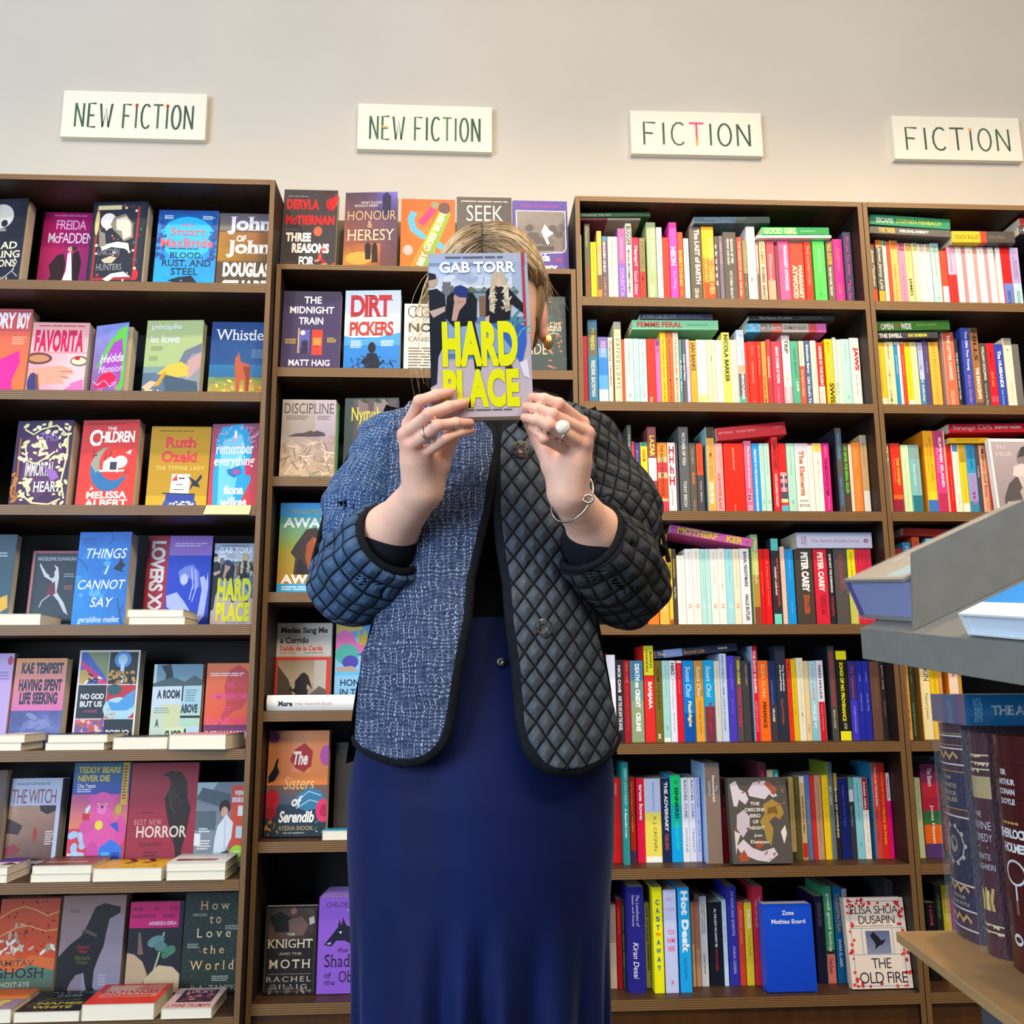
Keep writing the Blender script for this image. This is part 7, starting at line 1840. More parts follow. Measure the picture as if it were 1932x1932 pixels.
def prim_d(p, q):
    if p[0] == 'c':
        a, b, ra, rb = p[1:5]; ba = b - a; L2 = float(ba @ ba)
        h = np.clip(((q - a) @ ba)/max(L2, 1e-9), 0, 1)
        return np.linalg.norm(q - a - h[:, None]*ba, axis=1) - (ra + (rb - ra)*h)
    c, r, rz = p[1], p[2], p[3]; d = q - c
    if rz: cs, sn = math.cos(rz), math.sin(rz); d = np.stack([d[:, 0]*cs + d[:, 2]*sn, d[:, 1], -d[:, 0]*sn + d[:, 2]*cs], 1)
    k0 = np.linalg.norm(d/r, axis=1); k1 = np.linalg.norm(d/(r*r), axis=1)
    return k0*(k0 - 1)/np.maximum(k1, 1e-9)

def field(prims, q):
    d = None
    for p in prims:
        e = prim_d(p, q)
        if d is None: d = e; continue
        k = p[5]; h = np.clip(0.5 + 0.5*(d - e)/k, 0, 1); d = d + (e - d)*h - k*h*(1 - h)
    return d

def bound(p):
    if p[0] == 'c': r = max(p[3], p[4]); return np.minimum(p[1], p[2]) - r, np.maximum(p[1], p[2]) + r
    r = max(p[2]); return p[1] - r, p[1] + r

def field_mesh(fn, lo, hi, res, coarse=None):
    """surface nets over the blocks the surface passes through; vertices pulled onto the surface"""
    B = 14; lo = np.array(lo, float); n = np.ceil((np.array(hi) - lo)/(res*B)).astype(int) + 1
    bi = np.stack(np.meshgrid(*[np.arange(k) for k in n], indexing='ij'), -1).reshape(-1, 3)
    ctr = lo + (bi + 0.5)*B*res
    d = fn(ctr); keep = np.abs(d) < B*res*1.15 + 0.012
    G = np.stack(np.meshgrid(*[np.arange(B + 1)]*3, indexing='ij'), -1).reshape(-1, 3)
    N = (n*B + 4).astype(np.int64); key = lambda c: ((c[..., 0] + 1)*N[1] + c[..., 1] + 1)*N[2] + c[..., 2] + 1
    CK = []; CV = []; Q = []
    for b in bi[keep]:
        o = b*B; v = fn(lo + (G + o)*res).reshape(B + 1, B + 1, B + 1); s = v < 0
        if s.all() or not s.any(): continue
        c8 = [s[i:B+i, j:B+j, k:B+k] for i in (0, 1) for j in (0, 1) for k in (0, 1)]
        cnt = sum(c.astype(int) for c in c8); act = (cnt > 0) & (cnt < 8); ci = np.argwhere(act)
        if len(ci):
            acc = np.zeros((len(ci), 3)); num = np.zeros(len(ci))
            for ax in range(3):
                for u in (0, 1):
                    for w2 in (0, 1):
                        off = [0, 0, 0]; ot = [x for x in range(3) if x != ax]; off[ot[0]] = u; off[ot[1]] = w2
                        p = ci + off; p2 = p.copy(); p2[:, ax] += 1
                        a, e = v[tuple(p.T)], v[tuple(p2.T)]; m = (a < 0) != (e < 0); t = np.where(m, a/np.where(m, a - e, 1), 0)
                        pt = p.astype(float); pt[:, ax] += t; acc += np.where(m[:, None], pt, 0); num += m
            CK.append(key(ci + o)); CV.append(lo + (acc/num[:, None] + o)*res)
        for ax in range(3):
            sl = [slice(0, B)]*3; s2 = list(sl); s2[ax] = slice(1, B + 1)
            e = np.argwhere(s[tuple(sl)] != s[tuple(s2)])
            if not len(e): continue
            ins = s[tuple(e.T)]; ot = [(ax + 1) % 3, (ax + 2) % 3]; cs = []
            for du, dw in ((0, 0), (-1, 0), (-1, -1), (0, -1)):
                c = e + o; c = c.copy(); c[:, ot[0]] += du; c[:, ot[1]] += dw; cs.append(key(c))
            q = np.stack(cs, 1); q[~ins] = q[~ins][:, ::-1]; Q.append(q)
    CK = np.concatenate(CK); CV = np.concatenate(CV); ok, ix = np.unique(CK, return_index=True); V = CV[ix]
    Q = np.concatenate(Q); f = np.searchsorted(ok, Q); f = np.clip(f, 0, len(ok) - 1); good = (ok[f] == Q).all(1); f = f[good]
    for _ in range(2):
        e = res*0.3; d0 = fn(V); g = np.stack([fn(V + np.eye(3)[i]*e) - fn(V - np.eye(3)[i]*e) for i in range(3)], 1)/(2*e)
        V = V - np.clip(d0, -res, res)[:, None]*g/np.maximum((g*g).sum(1, keepdims=True), 0.2)
    return V, f

def np_mesh(name, V, F, mats, parent, cols=None, cloth=None, smooth=True):
    me = bpy.data.meshes.new(name); F = np.asarray(F); V = np.asarray(V, np.float32)
    me.vertices.add(len(V)); me.vertices.foreach_set('co', V.ravel())
    k = F.shape[1]; me.loops.add(F.size); me.loops.foreach_set('vertex_index', F.ravel().astype(np.int32))
    me.polygons.add(len(F)); me.polygons.foreach_set('loop_start', np.arange(0, F.size, k, dtype=np.int32))
    for m in (mats if isinstance(mats, (list, tuple)) else [mats]): me.materials.append(m)
    me.update(calc_edges=True); me.validate()
    if cols is not None:
        a = me.attributes.new('ink', 'FLOAT_COLOR', 'POINT'); a.data.foreach_set('color', np.concatenate([cols, np.ones((len(V), 1))], 1).astype(np.float32).ravel())
    if cloth is not None:
        a = me.attributes.new('cloth', 'FLOAT_VECTOR', 'POINT'); a.data.foreach_set('vector', np.asarray(cloth, np.float32).ravel())
    me.polygons.foreach_set('use_smooth', [smooth]*len(me.polygons))
    ob = bpy.data.objects.new(name, me); C.objects.link(ob)
    if parent is not None: ob.parent = parent
    return ob

# ---------------------------------------------------------------- cloth and skin materials
def quilt_mat(name, c1, c2, line, a, b, grid=False, fade=0.5, lw=0.07, crumple=0.35):
    """quilting: stitched lines in diamonds (or squares) over puffed, faded cloth"""
    m, nt, bs = new_mat(name); L = nt.links.new
    at = node(nt, 'ShaderNodeAttribute'); at.attribute_name = 'cloth'
    wob = node(nt, 'ShaderNodeTexNoise'); wob.inputs['Scale'].default_value = 16; L(at.outputs['Vector'], wob.inputs['Vector'])
    mixv = node(nt, 'ShaderNodeVectorMath', operation='MULTIPLY_ADD'); mixv.inputs[1].default_value = (0.006, 0.006, 0)
    L(wob.outputs['Color'], mixv.inputs[0]); L(at.outputs['Vector'], mixv.inputs[2])
    sp = node(nt, 'ShaderNodeSeparateXYZ'); L(mixv.outputs[0], sp.inputs[0])
    def M2(op, x, y):
        n = node(nt, 'ShaderNodeMath', operation=op)
        for i, q in enumerate((x, y)):
            if q is None: continue
            if isinstance(q, (int, float)): n.inputs[i].default_value = q
            else: L(q, n.inputs[i])
        return n.outputs[0]
    u = M2('MULTIPLY', sp.outputs[0], 1/a); v = M2('MULTIPLY', sp.outputs[1], 1/b)
    p, q = (u, v) if grid else (M2('ADD', u, v), M2('SUBTRACT', u, v))
    tri = lambda x: M2('PINGPONG', x, 0.5)
    tp, tq = tri(p), tri(q)
    mn = M2('MINIMUM', tp, tq)
    puff = M2('POWER', M2('MULTIPLY', M2('MULTIPLY', tp, tq), 4.0), 0.5)
    mask = M2('LESS_THAN', mn, lw)
    nz = node(nt, 'ShaderNodeTexNoise'); nz.inputs['Scale'].default_value = 90; nz.inputs['Detail'].default_value = 6; L(at.outputs['Vector'], nz.inputs['Vector'])
    big = node(nt, 'ShaderNodeTexNoise'); big.inputs['Scale'].default_value = 9; L(at.outputs['Vector'], big.inputs['Vector'])
    mx = node(nt, 'ShaderNodeMix', data_type='RGBA'); mx.inputs['A'].default_value = (*lin(c1), 1); mx.inputs['B'].default_value = (*lin(c2), 1)
    fac = M2('MULTIPLY_ADD', nz.outputs['Fac'], 0.9); nt.nodes[-1].inputs[2].default_value = -0.45
    fac = M2('ADD', fac, big.outputs['Fac']); fac = M2('MULTIPLY', fac, M2('ADD', puff, 0.35)); L(fac, mx.inputs['Factor'])
    m2 = node(nt, 'ShaderNodeMix', data_type='RGBA'); m2.inputs['B'].default_value = (*lin(line), 1); L(mx.outputs['Result'], m2.inputs['A']); L(mask, m2.inputs['Factor'])
    L(m2.outputs['Result'], bs.inputs['Base Color']); bs.inputs['Roughness'].default_value = 0.85; bs.inputs['Specular IOR Level'].default_value = 0.2
    bp = node(nt, 'ShaderNodeBump'); bp.inputs['Strength'].default_value = 1.0; bp.inputs['Distance'].default_value = 0.006
    hh = M2('MULTIPLY_ADD', nz.outputs['Fac'], crumple); L(puff, nt.nodes[-1].inputs[2]); L(hh, bp.inputs['Height']); L(bp.outputs[0], bs.inputs['Normal'])
    return m

def stitched_mat(name, c1, c2, thread, step=0.0050):
    """indigo cloth covered in running stitches of pale thread"""
    m, nt, bs = new_mat(name); L = nt.links.new
    at = node(nt, 'ShaderNodeAttribute'); at.attribute_name = 'cloth'
    wob = node(nt, 'ShaderNodeTexNoise'); wob.inputs['Scale'].default_value = 40; L(at.outputs['Vector'], wob.inputs['Vector'])
    mixv = node(nt, 'ShaderNodeVectorMath', operation='MULTIPLY_ADD'); mixv.inputs[1].default_value = (0.016, 0.016, 0)
    L(wob.outputs['Color'], mixv.inputs[0]); L(at.outputs['Vector'], mixv.inputs[2])
    sp = node(nt, 'ShaderNodeSeparateXYZ'); L(mixv.outputs[0], sp.inputs[0])
    def M2(op, x, y=None, z=None):
        n = node(nt, 'ShaderNodeMath', operation=op)
        for i, q in enumerate((x, y, z)):
            if q is None: continue
            if isinstance(q, (int, float)): n.inputs[i].default_value = q
            else: L(q, n.inputs[i])
        return n.outputs[0]
    u = M2('DIVIDE', sp.outputs[0], step); v = M2('DIVIDE', sp.outputs[1], step)
    row = M2('LESS_THAN', M2('PINGPONG', v, 0.5), 0.075); dash = M2('GREATER_THAN', M2('PINGPONG', M2('MULTIPLY', u, 1.31), 0.5), 0.24)
    col = M2('LESS_THAN', M2('PINGPONG', M2('MULTIPLY', u, 0.63), 0.5), 0.06); dash2 = M2('GREATER_THAN', M2('PINGPONG', M2('MULTIPLY', v, 0.83), 0.5), 0.2)
    nz = node(nt, 'ShaderNodeTexNoise'); nz.inputs['Scale'].default_value = 120; nz.inputs['Detail'].default_value = 5; L(at.outputs['Vector'], nz.inputs['Vector'])
    big = node(nt, 'ShaderNodeTexNoise'); big.inputs['Scale'].default_value = 55; L(at.outputs['Vector'], big.inputs['Vector'])
    wear = M2('GREATER_THAN', big.outputs['Fac'], 0.45)
    mask = M2('MULTIPLY', M2('MAXIMUM', M2('MULTIPLY', row, dash), M2('MULTIPLY', col, dash2)), M2('MULTIPLY_ADD', wear, 0.6, 0.25))
    mx = node(nt, 'ShaderNodeMix', data_type='RGBA'); mx.inputs['A'].default_value = (*lin(c1), 1); mx.inputs['B'].default_value = (*lin(c2), 1)
    L(M2('MULTIPLY_ADD', nz.outputs['Fac'], 2.4, -0.7), mx.inputs['Factor'])
    m2 = node(nt, 'ShaderNodeMix', data_type='RGBA'); m2.inputs['B'].default_value = (*lin(thread), 1); L(mx.outputs['Result'], m2.inputs['A']); L(mask, m2.inputs['Factor'])
    L(m2.outputs['Result'], bs.inputs['Base Color']); bs.inputs['Roughness'].default_value = 0.9; bs.inputs['Specular IOR Level'].default_value = 0.15
    bp = node(nt, 'ShaderNodeBump'); bp.inputs['Strength'].default_value = 1.0; bp.inputs['Distance'].default_value = 0.005
    L(M2('ADD', nz.outputs['Fac'], M2('MULTIPLY', big.outputs['Fac'], 1.2)), bp.inputs['Height']); L(bp.outputs[0], bs.inputs['Normal'])
    return m

def skin_mat():
    m = attr_mat('skin', 0.45, 0.35); b = m.node_tree.nodes['Principled BSDF']
    nt = m.node_tree; nz = node(nt, 'ShaderNodeTexNoise'); nz.inputs['Scale'].default_value = 260; nz.inputs['Detail'].default_value = 6
    bp = node(nt, 'ShaderNodeBump'); bp.inputs['Strength'].default_value = 0.35; bp.inputs['Distance'].default_value = 0.001
    nt.links.new(nz.outputs['Fac'], bp.inputs['Height']); nt.links.new(bp.outputs[0], b.inputs['Normal'])
    b.inputs['Subsurface Weight'].default_value = 0.12; b.inputs['Subsurface Radius'].default_value = (0.012, 0.004, 0.002); b.inputs['Subsurface Scale'].default_value = 0.6
    return m
def velvet_mat():
    m = noisy('navy_velvet', '05164C', '04103A', 5, 0.7, 0.15, stretch=(3, 3, 0.6), spec=0.2)
    b = m.node_tree.nodes['Principled BSDF']; b.inputs['Sheen Weight'].default_value = 0.18; b.inputs['Sheen Roughness'].default_value = 0.35; b.inputs['Sheen Tint'].default_value = (0.45, 0.6, 1, 1)
    return m
def metal(name, col, rough=0.25):
    m, nt, b = new_mat(name); b.inputs['Base Color'].default_value = (*lin(col), 1); b.inputs['Metallic'].default_value = 1; b.inputs['Roughness'].default_value = rough
    nz = node(nt, 'ShaderNodeTexNoise'); nz.inputs['Scale'].default_value = 200; bp = node(nt, 'ShaderNodeBump'); bp.inputs['Strength'].default_value = 0.1; bp.inputs['Distance'].default_value = 0.0005
    nt.links.new(nz.outputs['Fac'], bp.inputs['Height']); nt.links.new(bp.outputs[0], b.inputs['Normal']); return m
M.update(skin=skin_mat(), velvet=velvet_mat(), black=noisy('black_jersey', '0E0F16', '14151E', 60, 0.9, 0.1, spec=0.2),
    bind=noisy('black_velvet_binding', '14171E', '0C0E14', 120, 0.9, 0.4, spec=0.2), silver=metal('silver', 'C8C4BE'), pewter=metal('pewter_snap', '8A8680', 0.3), gold=metal('gold', 'D8A860'),
    pearl=noisy('pearl', 'F4EAD8', 'E8DCC8', 40, 0.25, 0.3, spec=0.6), hair=attr_mat('hair', 0.42, 0.4),
    diamond=quilt_mat('diamond_quilted_cloth', '30363F', '5C6672', '15181F', 0.025, 0.0345),
    sleevegrey=quilt_mat('charcoal_quilted_cloth', '2E3134', '4A4E52', '15171A', 0.024, 0.030),
    sleeveblue=quilt_mat('blue_quilted_cloth', '2C425E', '547090', '141C2C', 0.021, 0.024, grid=True),
    sleevedark=quilt_mat('dark_quilted_cloth', '292B2E', '3E4144', '131417', 0.021, 0.024, grid=True),
    stitched=stitched_mat('stitched_indigo_cloth', '242F4A', '465370', 'B4BCC8'), stitchedblue=stitched_mat('stitched_blue_cloth', '263E64', '44608A', 'B4C2D4'))

# ---------------------------------------------------------------- the woman
def woman():
    who = thing('person', 'woman in a dark quilted jacket and navy velvet skirt holding a book before her face', 'person', (0.54, -1.08, 0))
    OR = np.array((0.54, -1.08, 0.0)); S = lambda p: np.array(p) - OR
    # --- body: one surface of skeleton cones
    H = S((0.5485, -1.0850, 1.6021)); hx, hy, hz = H
    neck0 = S((0.5505, -1.0600, 1.4327)); chest = S((0.5483, -1.0700, 1.3003)); waist = S((0.5403, -1.0700, 1.1292)); hip = S((0.5342, -1.0700, 0.9512))
    sh1, el1, wr1 = S((0.4094, -1.0700, 1.3782)), S((0.3559, -1.1100, 1.1922)), S((0.4573, -1.2850, 1.2827))
    sh2, el2, wr2 = S((0.6875, -1.0700, 1.3817)), S((0.7408, -1.1100, 1.1921)), S((0.6393, -1.2850, 1.2802))
    torso = [ball(chest, (0.145, 0.10, 0.17), 0.04), ball(waist, (0.125, 0.09, 0.14), 0.06), ball(hip, (0.16, 0.11, 0.15), 0.06), cone(S((0.4496, -1.0600, 1.3923)), S((0.6537, -1.0600, 1.3955)), 0.042, 0.042, 0.04)]
    legs = []
    for s in (-1, 1):
        hp = hip + np.array((s*0.085, 0, -0.08)); kn = np.array((s*0.09, -0.01, 0.48)); an = np.array((s*0.09, 0.02, 0.09))
        legs += [cone(hp, kn, 0.085, 0.058, 0.05), cone(kn, an, 0.056, 0.036, 0.02), cone(an + np.array((0, 0, -0.045)), an + np.array((0, -0.15, -0.06)), 0.038, 0.028, 0.02)]
    headp = [cone(neck0 + np.array((0, 0.012, -0.03)), H + np.array((0, 0.02, -0.06)), 0.058, 0.053, 0.03), ball(H + np.array((0, 0.012, 0.022)), (0.076, 0.094, 0.10), 0.02),
        ball(H + np.array((0, -0.022, -0.045)), (0.060, 0.066, 0.080), 0.03), ball(H + np.array((0, -0.062, -0.10)), (0.022, 0.018, 0.018), 0.025),
        cone(H + np.array((0, -0.088, -0.002)), H + np.array((0, -0.106, -0.038)), 0.008, 0.012, 0.012), ball(H + np.array((0, -0.086, -0.068)), (0.023, 0.010, 0.010), 0.008),
        ball(H + np.array((-0.03, -0.078, 0.005)), 0.012, 0.004), ball(H + np.array((0.03, -0.078, 0.005)), 0.012, 0.004),
        ball(H + np.array((0, -0.076, 0.024)), (0.052, 0.014, 0.010), 0.02)]
    for s in (-1, 1):                                             # ears
        ec = H + np.array((s*0.079, 0.012, -0.005))
        headp += [ball(ec, (0.010, 0.020, 0.033), 0.008), ball(ec + np.array((s*0.004, -0.002, -0.028)), (0.007, 0.010, 0.010), 0.006)]
    def hand(wr, el, mcp, pip, tip, thumb, rad):
        out = [cone(el, el + (wr - el)*0.55, 0.038, 0.034, 0.02), cone(el + (wr - el)*0.55, wr, 0.033, 0.0238, 0.02)]
        mid = sum(mcp)/4
        for i, q in enumerate(mcp): out.append(cone(wr + (mid - wr)*0.25 + (q - mid)*0.35, q, 0.0160 if i < 3 else 0.014, 0.0098, 0.007))
        out += [cone(wr, wr + (mid - wr)*0.55, 0.023, 0.0185, 0.012), cone(wr + (thumb[0] - wr)*0.2, thumb[0], 0.018, 0.0155, 0.012), cone(thumb[0], thumb[1], 0.0135, 0.011, 0.005), cone(thumb[1], thumb[2], 0.0105, 0.008, 0.004)]
        for q, p, t, r in zip(mcp, pip, tip, rad):
            dip = p + (t - p)*0.55 + np.array((0, -0.0022, 0.001))
            out += [cone(q, p, r*1.18, r*1.0, 0.003), ball(p, r*1.10, 0.002), cone(p, dip, r*0.98, r*0.92, 0.0015), ball(dip, r*0.99, 0.0015), cone(dip, t, r*0.92, r*0.76, 0.001)]
        return out
    R4 = (0.0071, 0.0074, 0.0070, 0.0060)
    m1 = [S((0.4416, -1.3180, 1.3578)), S((0.4371, -1.3260, 1.3429)), S((0.4462, -1.3260, 1.3297)), S((0.4607, -1.3180, 1.3213))]
    p1 = [S((0.4551, -1.3520, 1.3771)), S((0.4675, -1.3600, 1.3591)), S((0.4776, -1.3620, 1.3444)), S((0.4875, -1.3520, 1.3317))]
    t1 = [S((0.4916, -1.3505, 1.3891)), S((0.5087, -1.3505, 1.3755)), S((0.5158, -1.3450, 1.3528)), S((0.5171, -1.3380, 1.3456))]
    th1 = [S((0.4762, -1.2900, 1.3121)), S((0.4905, -1.2900, 1.3462)), S((0.5036, -1.2980, 1.3853))]
    m2 = [S((0.6541, -1.3180, 1.3611)), S((0.6593, -1.3260, 1.3461)), S((0.6538, -1.3260, 1.3326)), S((0.6377, -1.3180, 1.3252))]
    p2 = [S((0.6219, -1.3520, 1.3755)), S((0.6135, -1.3580, 1.3604)), S((0.6093, -1.3600, 1.3468)), S((0.6035, -1.3520, 1.3320))]
    t2 = [S((0.5902, -1.3505, 1.3842)), S((0.5831, -1.3505, 1.3722)), S((0.5810, -1.3505, 1.3584)), S((0.5898, -1.3420, 1.3477))]
    th2 = [S((0.6206, -1.2900, 1.3130)), S((0.6037, -1.2900, 1.3472)), S((0.5814, -1.2980, 1.3875))]
    arms = [cone(sh1, el1, 0.042, 0.038, 0.03), cone(sh2, el2, 0.042, 0.038, 0.03)]
    h1 = hand(wr1, el1, m1, p1, t1, th1, R4); h2 = hand(wr2, el2, m2, p2, t2, th2, R4)
    groups = [torso + legs + headp + arms, h1, h2]
    bb = []
    for g in groups:
        l = np.min([bound(p)[0] for p in g], 0); u = np.max([bound(p)[1] for p in g], 0); bb.append((l, u))
    def fn(q):
        d = np.full(len(q), 1.0)
        for g, (l, u) in zip(groups, bb):
            near = ((q > l - 0.06) & (q < u + 0.06)).all(1)
            far = np.linalg.norm(np.maximum(np.maximum(l - q, q - u), 0), axis=1)
            e = np.maximum(far, 0.03)
            if near.any(): e[near] = field(g, q[near])
            d = np.minimum(d, e) if g is groups[0] else np.minimum(d, e) - 0.0
        return d
    lo = np.min([b[0] for b in bb], 0) - 0.01; hi = np.max([b[1] for b in bb], 0) + 0.01
    V, F = field_mesh(fn, lo, hi, 0.0025)
    skin = np.array(lin('F0BCA2')); rosy = np.array(lin('DC8674')); lips = np.array(lin('B4605C'))
    w8 = np.zeros(len(V))
    for pts, rr, a in ((m1 + m2, 0.016, 0.55), (p1 + p2, 0.011, 0.45), (t1 + t2, 0.011, 0.6), (th1 + th2, 0.014, 0.4)):
        for q in pts: w8 = np.maximum(w8, a*np.exp(-((V - q)**2).sum(1)/(rr*rr)))
    w8 = np.maximum(w8, 0.55*np.exp(-(((V - (H + np.array((0.082, 0.012, -0.005))))/np.array((0.02, 0.03, 0.035)))**2).sum(1)))
    cols = skin*(1 - w8[:, None]) + rosy*w8[:, None]
    lw = np.exp(-(((V - (H + np.array((0, -0.094, -0.068))))/np.array((0.024, 0.012, 0.009)))**2).sum(1)*1.5); cols = cols*(1 - lw[:, None]) + lips*lw[:, None]
    for s in (-1, 1):
        ed = np.linalg.norm((V - (H + np.array((s*0.03, -0.091, 0.005))))/np.array((0.011, 0.02, 0.006)), axis=1)
        cols[ed < 1] = lin('F0EAE4'); cols[ed < 0.5] = lin('4A3424')
    np_mesh('body', V, F, M['skin'], who, cols)
    # --- hair
    R = random.Random(11); hb = MB(); vs = []; fs = []; cc = []
    tones = [lin(c) for c in ('D8BC90', 'C0A070', 'E6D0A8', 'AA865A', 'EEDCBC', '9A7850')]
    rad = np.array((0.0855, 0.104, 0.113)); HC = H + np.array((0, 0.014, 0.024))
    def strand(pts, w0, col, root):
        n0 = len(vs); m = len(pts)
        for i, p in enumerate(pts):
            d = pts[min(i+1, m-1)] - pts[max(i-1, 0)]; d = d/max(np.linalg.norm(d), 1e-6); nrm = p - HC; nrm = nrm/np.linalg.norm(nrm)
            s = np.cross(d, nrm); s = s/max(np.linalg.norm(s), 1e-6); w2 = w0*(1 if i < m - 3 else 0.5); t = i/(m - 1)
            k = min(1, t*3.2)
            c = tuple(a*(1 - k)*0.45 + b*k + a*(1-k)*0.0 for a, b in zip(lin('7A5A3C'), col)) if root else col
            for q in (p + s*w2, p + nrm*w2*0.8, p - s*w2): vs.append(tuple(q)); cc.append(c)
        for i in range(m - 1):
            for a, b in ((0, 1), (1, 2), (2, 0)): fs.append((n0 + 3*i + a, n0 + 3*i + b, n0 + 3*i + 3 + b, n0 + 3*i + 3 + a))
    for n in range(1700):
        s = -1 if R.random() < 0.42 else 1; al = math.radians(R.uniform(-75, 50))
        r0 = np.array((-0.16 + 0.02*R.random()*s, math.sin(al), math.cos(al))); r0 /= np.linalg.norm(r0)
        back = R.uniform(0.25, 0.75) if s < 0 else R.uniform(0.55, 1.0); e = np.array((s*0.93, back*0.9 - 0.25*math.cos(al)*0, -0.42 - 0.25*R.random())); e /= np.linalg.norm(e)
        om = math.acos(np.clip(r0 @ e, -1, 1)); lift = R.uniform(1.0, 1.035); m = 13; pts = []
        for i in range(m):
            t = i/(m - 1); dr = (math.sin((1 - t)*om)*r0 + math.sin(t*om)*e)/math.sin(om)
            dr = dr + np.array((0, -0.16*math.sin(math.pi*t)*(1 if al < 0 else 0.2), 0.0)); dr /= np.linalg.norm(dr)
            bul = lift*(1 + 0.045*math.sin(math.pi*min(1, t*1.3)) + 0.006*math.sin(9*t + n))
            p = HC + dr*rad*bul
            if s > 0:                                             # tucked behind the ear
                k = min(1, max(0, (HC[2] + 0.014 - p[2])/0.028)); p[1] += k*max(0, HC[1] + 0.030 + 0.02*R.random() - p[1]); p[0] -= 0.004*k
            pts.append(p)
        tail = HC + np.array((s*0.02, 0.11, -0.10)); pts += [pts[-1]*0.5 + tail*0.5 + np.array((s*0.01, 0.01, 0)), tail]
        strand(pts, R.uniform(0.0009, 0.0017), R.choice(tones), True)
    for n in range(44):                                           # loose wisps at both temples
        s = -1 if n % 4 else 1; a = HC + np.array((s*0.083, -0.03 + 0.05*R.random(), 0.01 + 0.05*R.random())); q = [a]
        dx = s*R.uniform(0.004, 0.012); dz = -R.uniform(0.012, 0.020)
        for i in range(9 if s < 0 else 4): q.append(q[-1] + np.array((dx*(1.0 - i*0.17) + R.uniform(-0.002, 0.002), 0.001, dz)))
        strand(q, 0.0006, R.choice(tones[:3]), False)
    for n in range(40):                                           # ends falling behind the neck
        a = HC + np.array((R.uniform(0.02, 0.062), 0.05 + R.uniform(0, 0.03), -0.06)); q = [a]
        for i in range(10): q.append(q[-1] + np.array((R.uniform(-0.005, 0.0035), 0.001, -0.016)))
        strand(q, 0.0011, R.choice(tones), False)
    hb.add(vs, fs, cols=cc)
    hair = hb.build('hair', [M['hair']], who, smooth=True)
    cv, cf = field_mesh(lambda q: np.maximum(prim_d(ball(HC, rad*0.99), q), np.maximum(-(q[:, 1] - HC[1] + 0.045 - 0.55*np.maximum(q[:, 2] - HC[2] - 0.03, 0)*1.6), -(q[:, 2] - HC[2] + 0.06 + 0.3*(q[:, 1] - HC[1])))), HC - 0.14, HC + 0.14, 0.004)
    np_mesh('scalp_hair', cv, cf, M['hair'], hair, np.tile(np.array(lin('8C6A44')), (len(cv), 1)))
    # --- black top under the jacket
    tp = [ball(chest + np.array((0, 0, -0.01)), (0.150, 0.108, 0.175), 0.04), ball(waist, (0.132, 0.098, 0.15), 0.06), ball(hip + np.array((0, 0, 0.08)), (0.155, 0.105, 0.10), 0.06), cone(S((0.4543, -1.0600, 1.3973)), S((0.6489, -1.0600, 1.4021)), 0.048, 0.048, 0.04), cone(neck0 + np.array((0, 0.01, -0.05)), neck0 + np.array((0, 0.012, 0.028)), 0.074, 0.066, 0.02)]
    V, F = field_mesh(lambda q: field(tp, q), np.array((-0.3, -0.25, 0.75)), np.array((0.3, 0.25, 1.55)), 0.006)
    np_mesh('black_top', V, F, M['black'], who)
    # --- skirt: rings from the waist to the shins
    rows = SKIRT
    nz, na = 150, 200; V = []; F = []
    zs = np.linspace(rows[0][0], rows[-1][0], nz); RZ = [r[0] for r in rows][::-1]
    L = np.interp(zs, RZ, [r[1] for r in rows][::-1]); Rr = np.interp(zs, RZ, [r[2] for r in rows][::-1]); D = np.interp(zs, RZ, [r[3] for r in rows][::-1])
    for j, z in enumerate(zs):
        cx, ax = (L[j] + Rr[j])/2, (Rr[j] - L[j])/2; am = np.clip((0.775 - z)/0.2, 0, 1.3)**1.2
        for i in range(na):
            a = 2*math.pi*i/na; x = math.sin(a); y = -math.cos(a)
            f = 1.0
            if am > 0:
                w = 0
                for ang, wd, dp in ((-0.27, 0.075, 1.0), (0.02, 0.07, 1.3), (0.40, 0.10, 1.1), (0.85, 0.09, 0.8), (-0.75, 0.12, 0.7), (-1.15, 0.08, 0.8), (1.25, 0.07, 0.8), (2.0, 0.2, 0.8), (2.7, 0.2, 1.0), (-2.0, 0.2, 0.9), (-2.7, 0.2, 0.8)):
                    da = (a - ang + math.pi) % (2*math.pi) - math.pi - 0.06*math.sin(4*(z - 0.8)); w -= dp*math.exp(-(da/wd)**2) - 0.35*dp*math.exp(-((abs(da) - 2*wd)/wd)**2)
                f += 0.17*am*w
            f += 0.010*math.sin(3*a + 7*z)*min(1, (1.0 - z)*2 if z < 1 else 0)
            V.append((cx + ax*x*(1 + (f - 1)*0.25) - OR[0], D[j]*y*f + 0.0, z))
    for j in range(nz - 1):
        for i in range(na): k = (i + 1) % na; F.append((j*na + i, (j+1)*na + i, (j+1)*na + k, j*na + k))
    skirt = np_mesh('skirt', V, np.array(F), M['velvet'], who)
    def front_y(x, z):                                            # how far the jacket front stands out
        X = x + OR[0]; Dz = np.interp(z, FRONT_Z, FRONT_D); c = np.interp(z, FRONT_Z, FRONT_C); A = np.interp(z, FRONT_Z, FRONT_A)
        return -Dz*math.sqrt(max(0.02, 1 - min(1, abs((X - c)/A))**2.4))
    # --- jacket
    jm = []
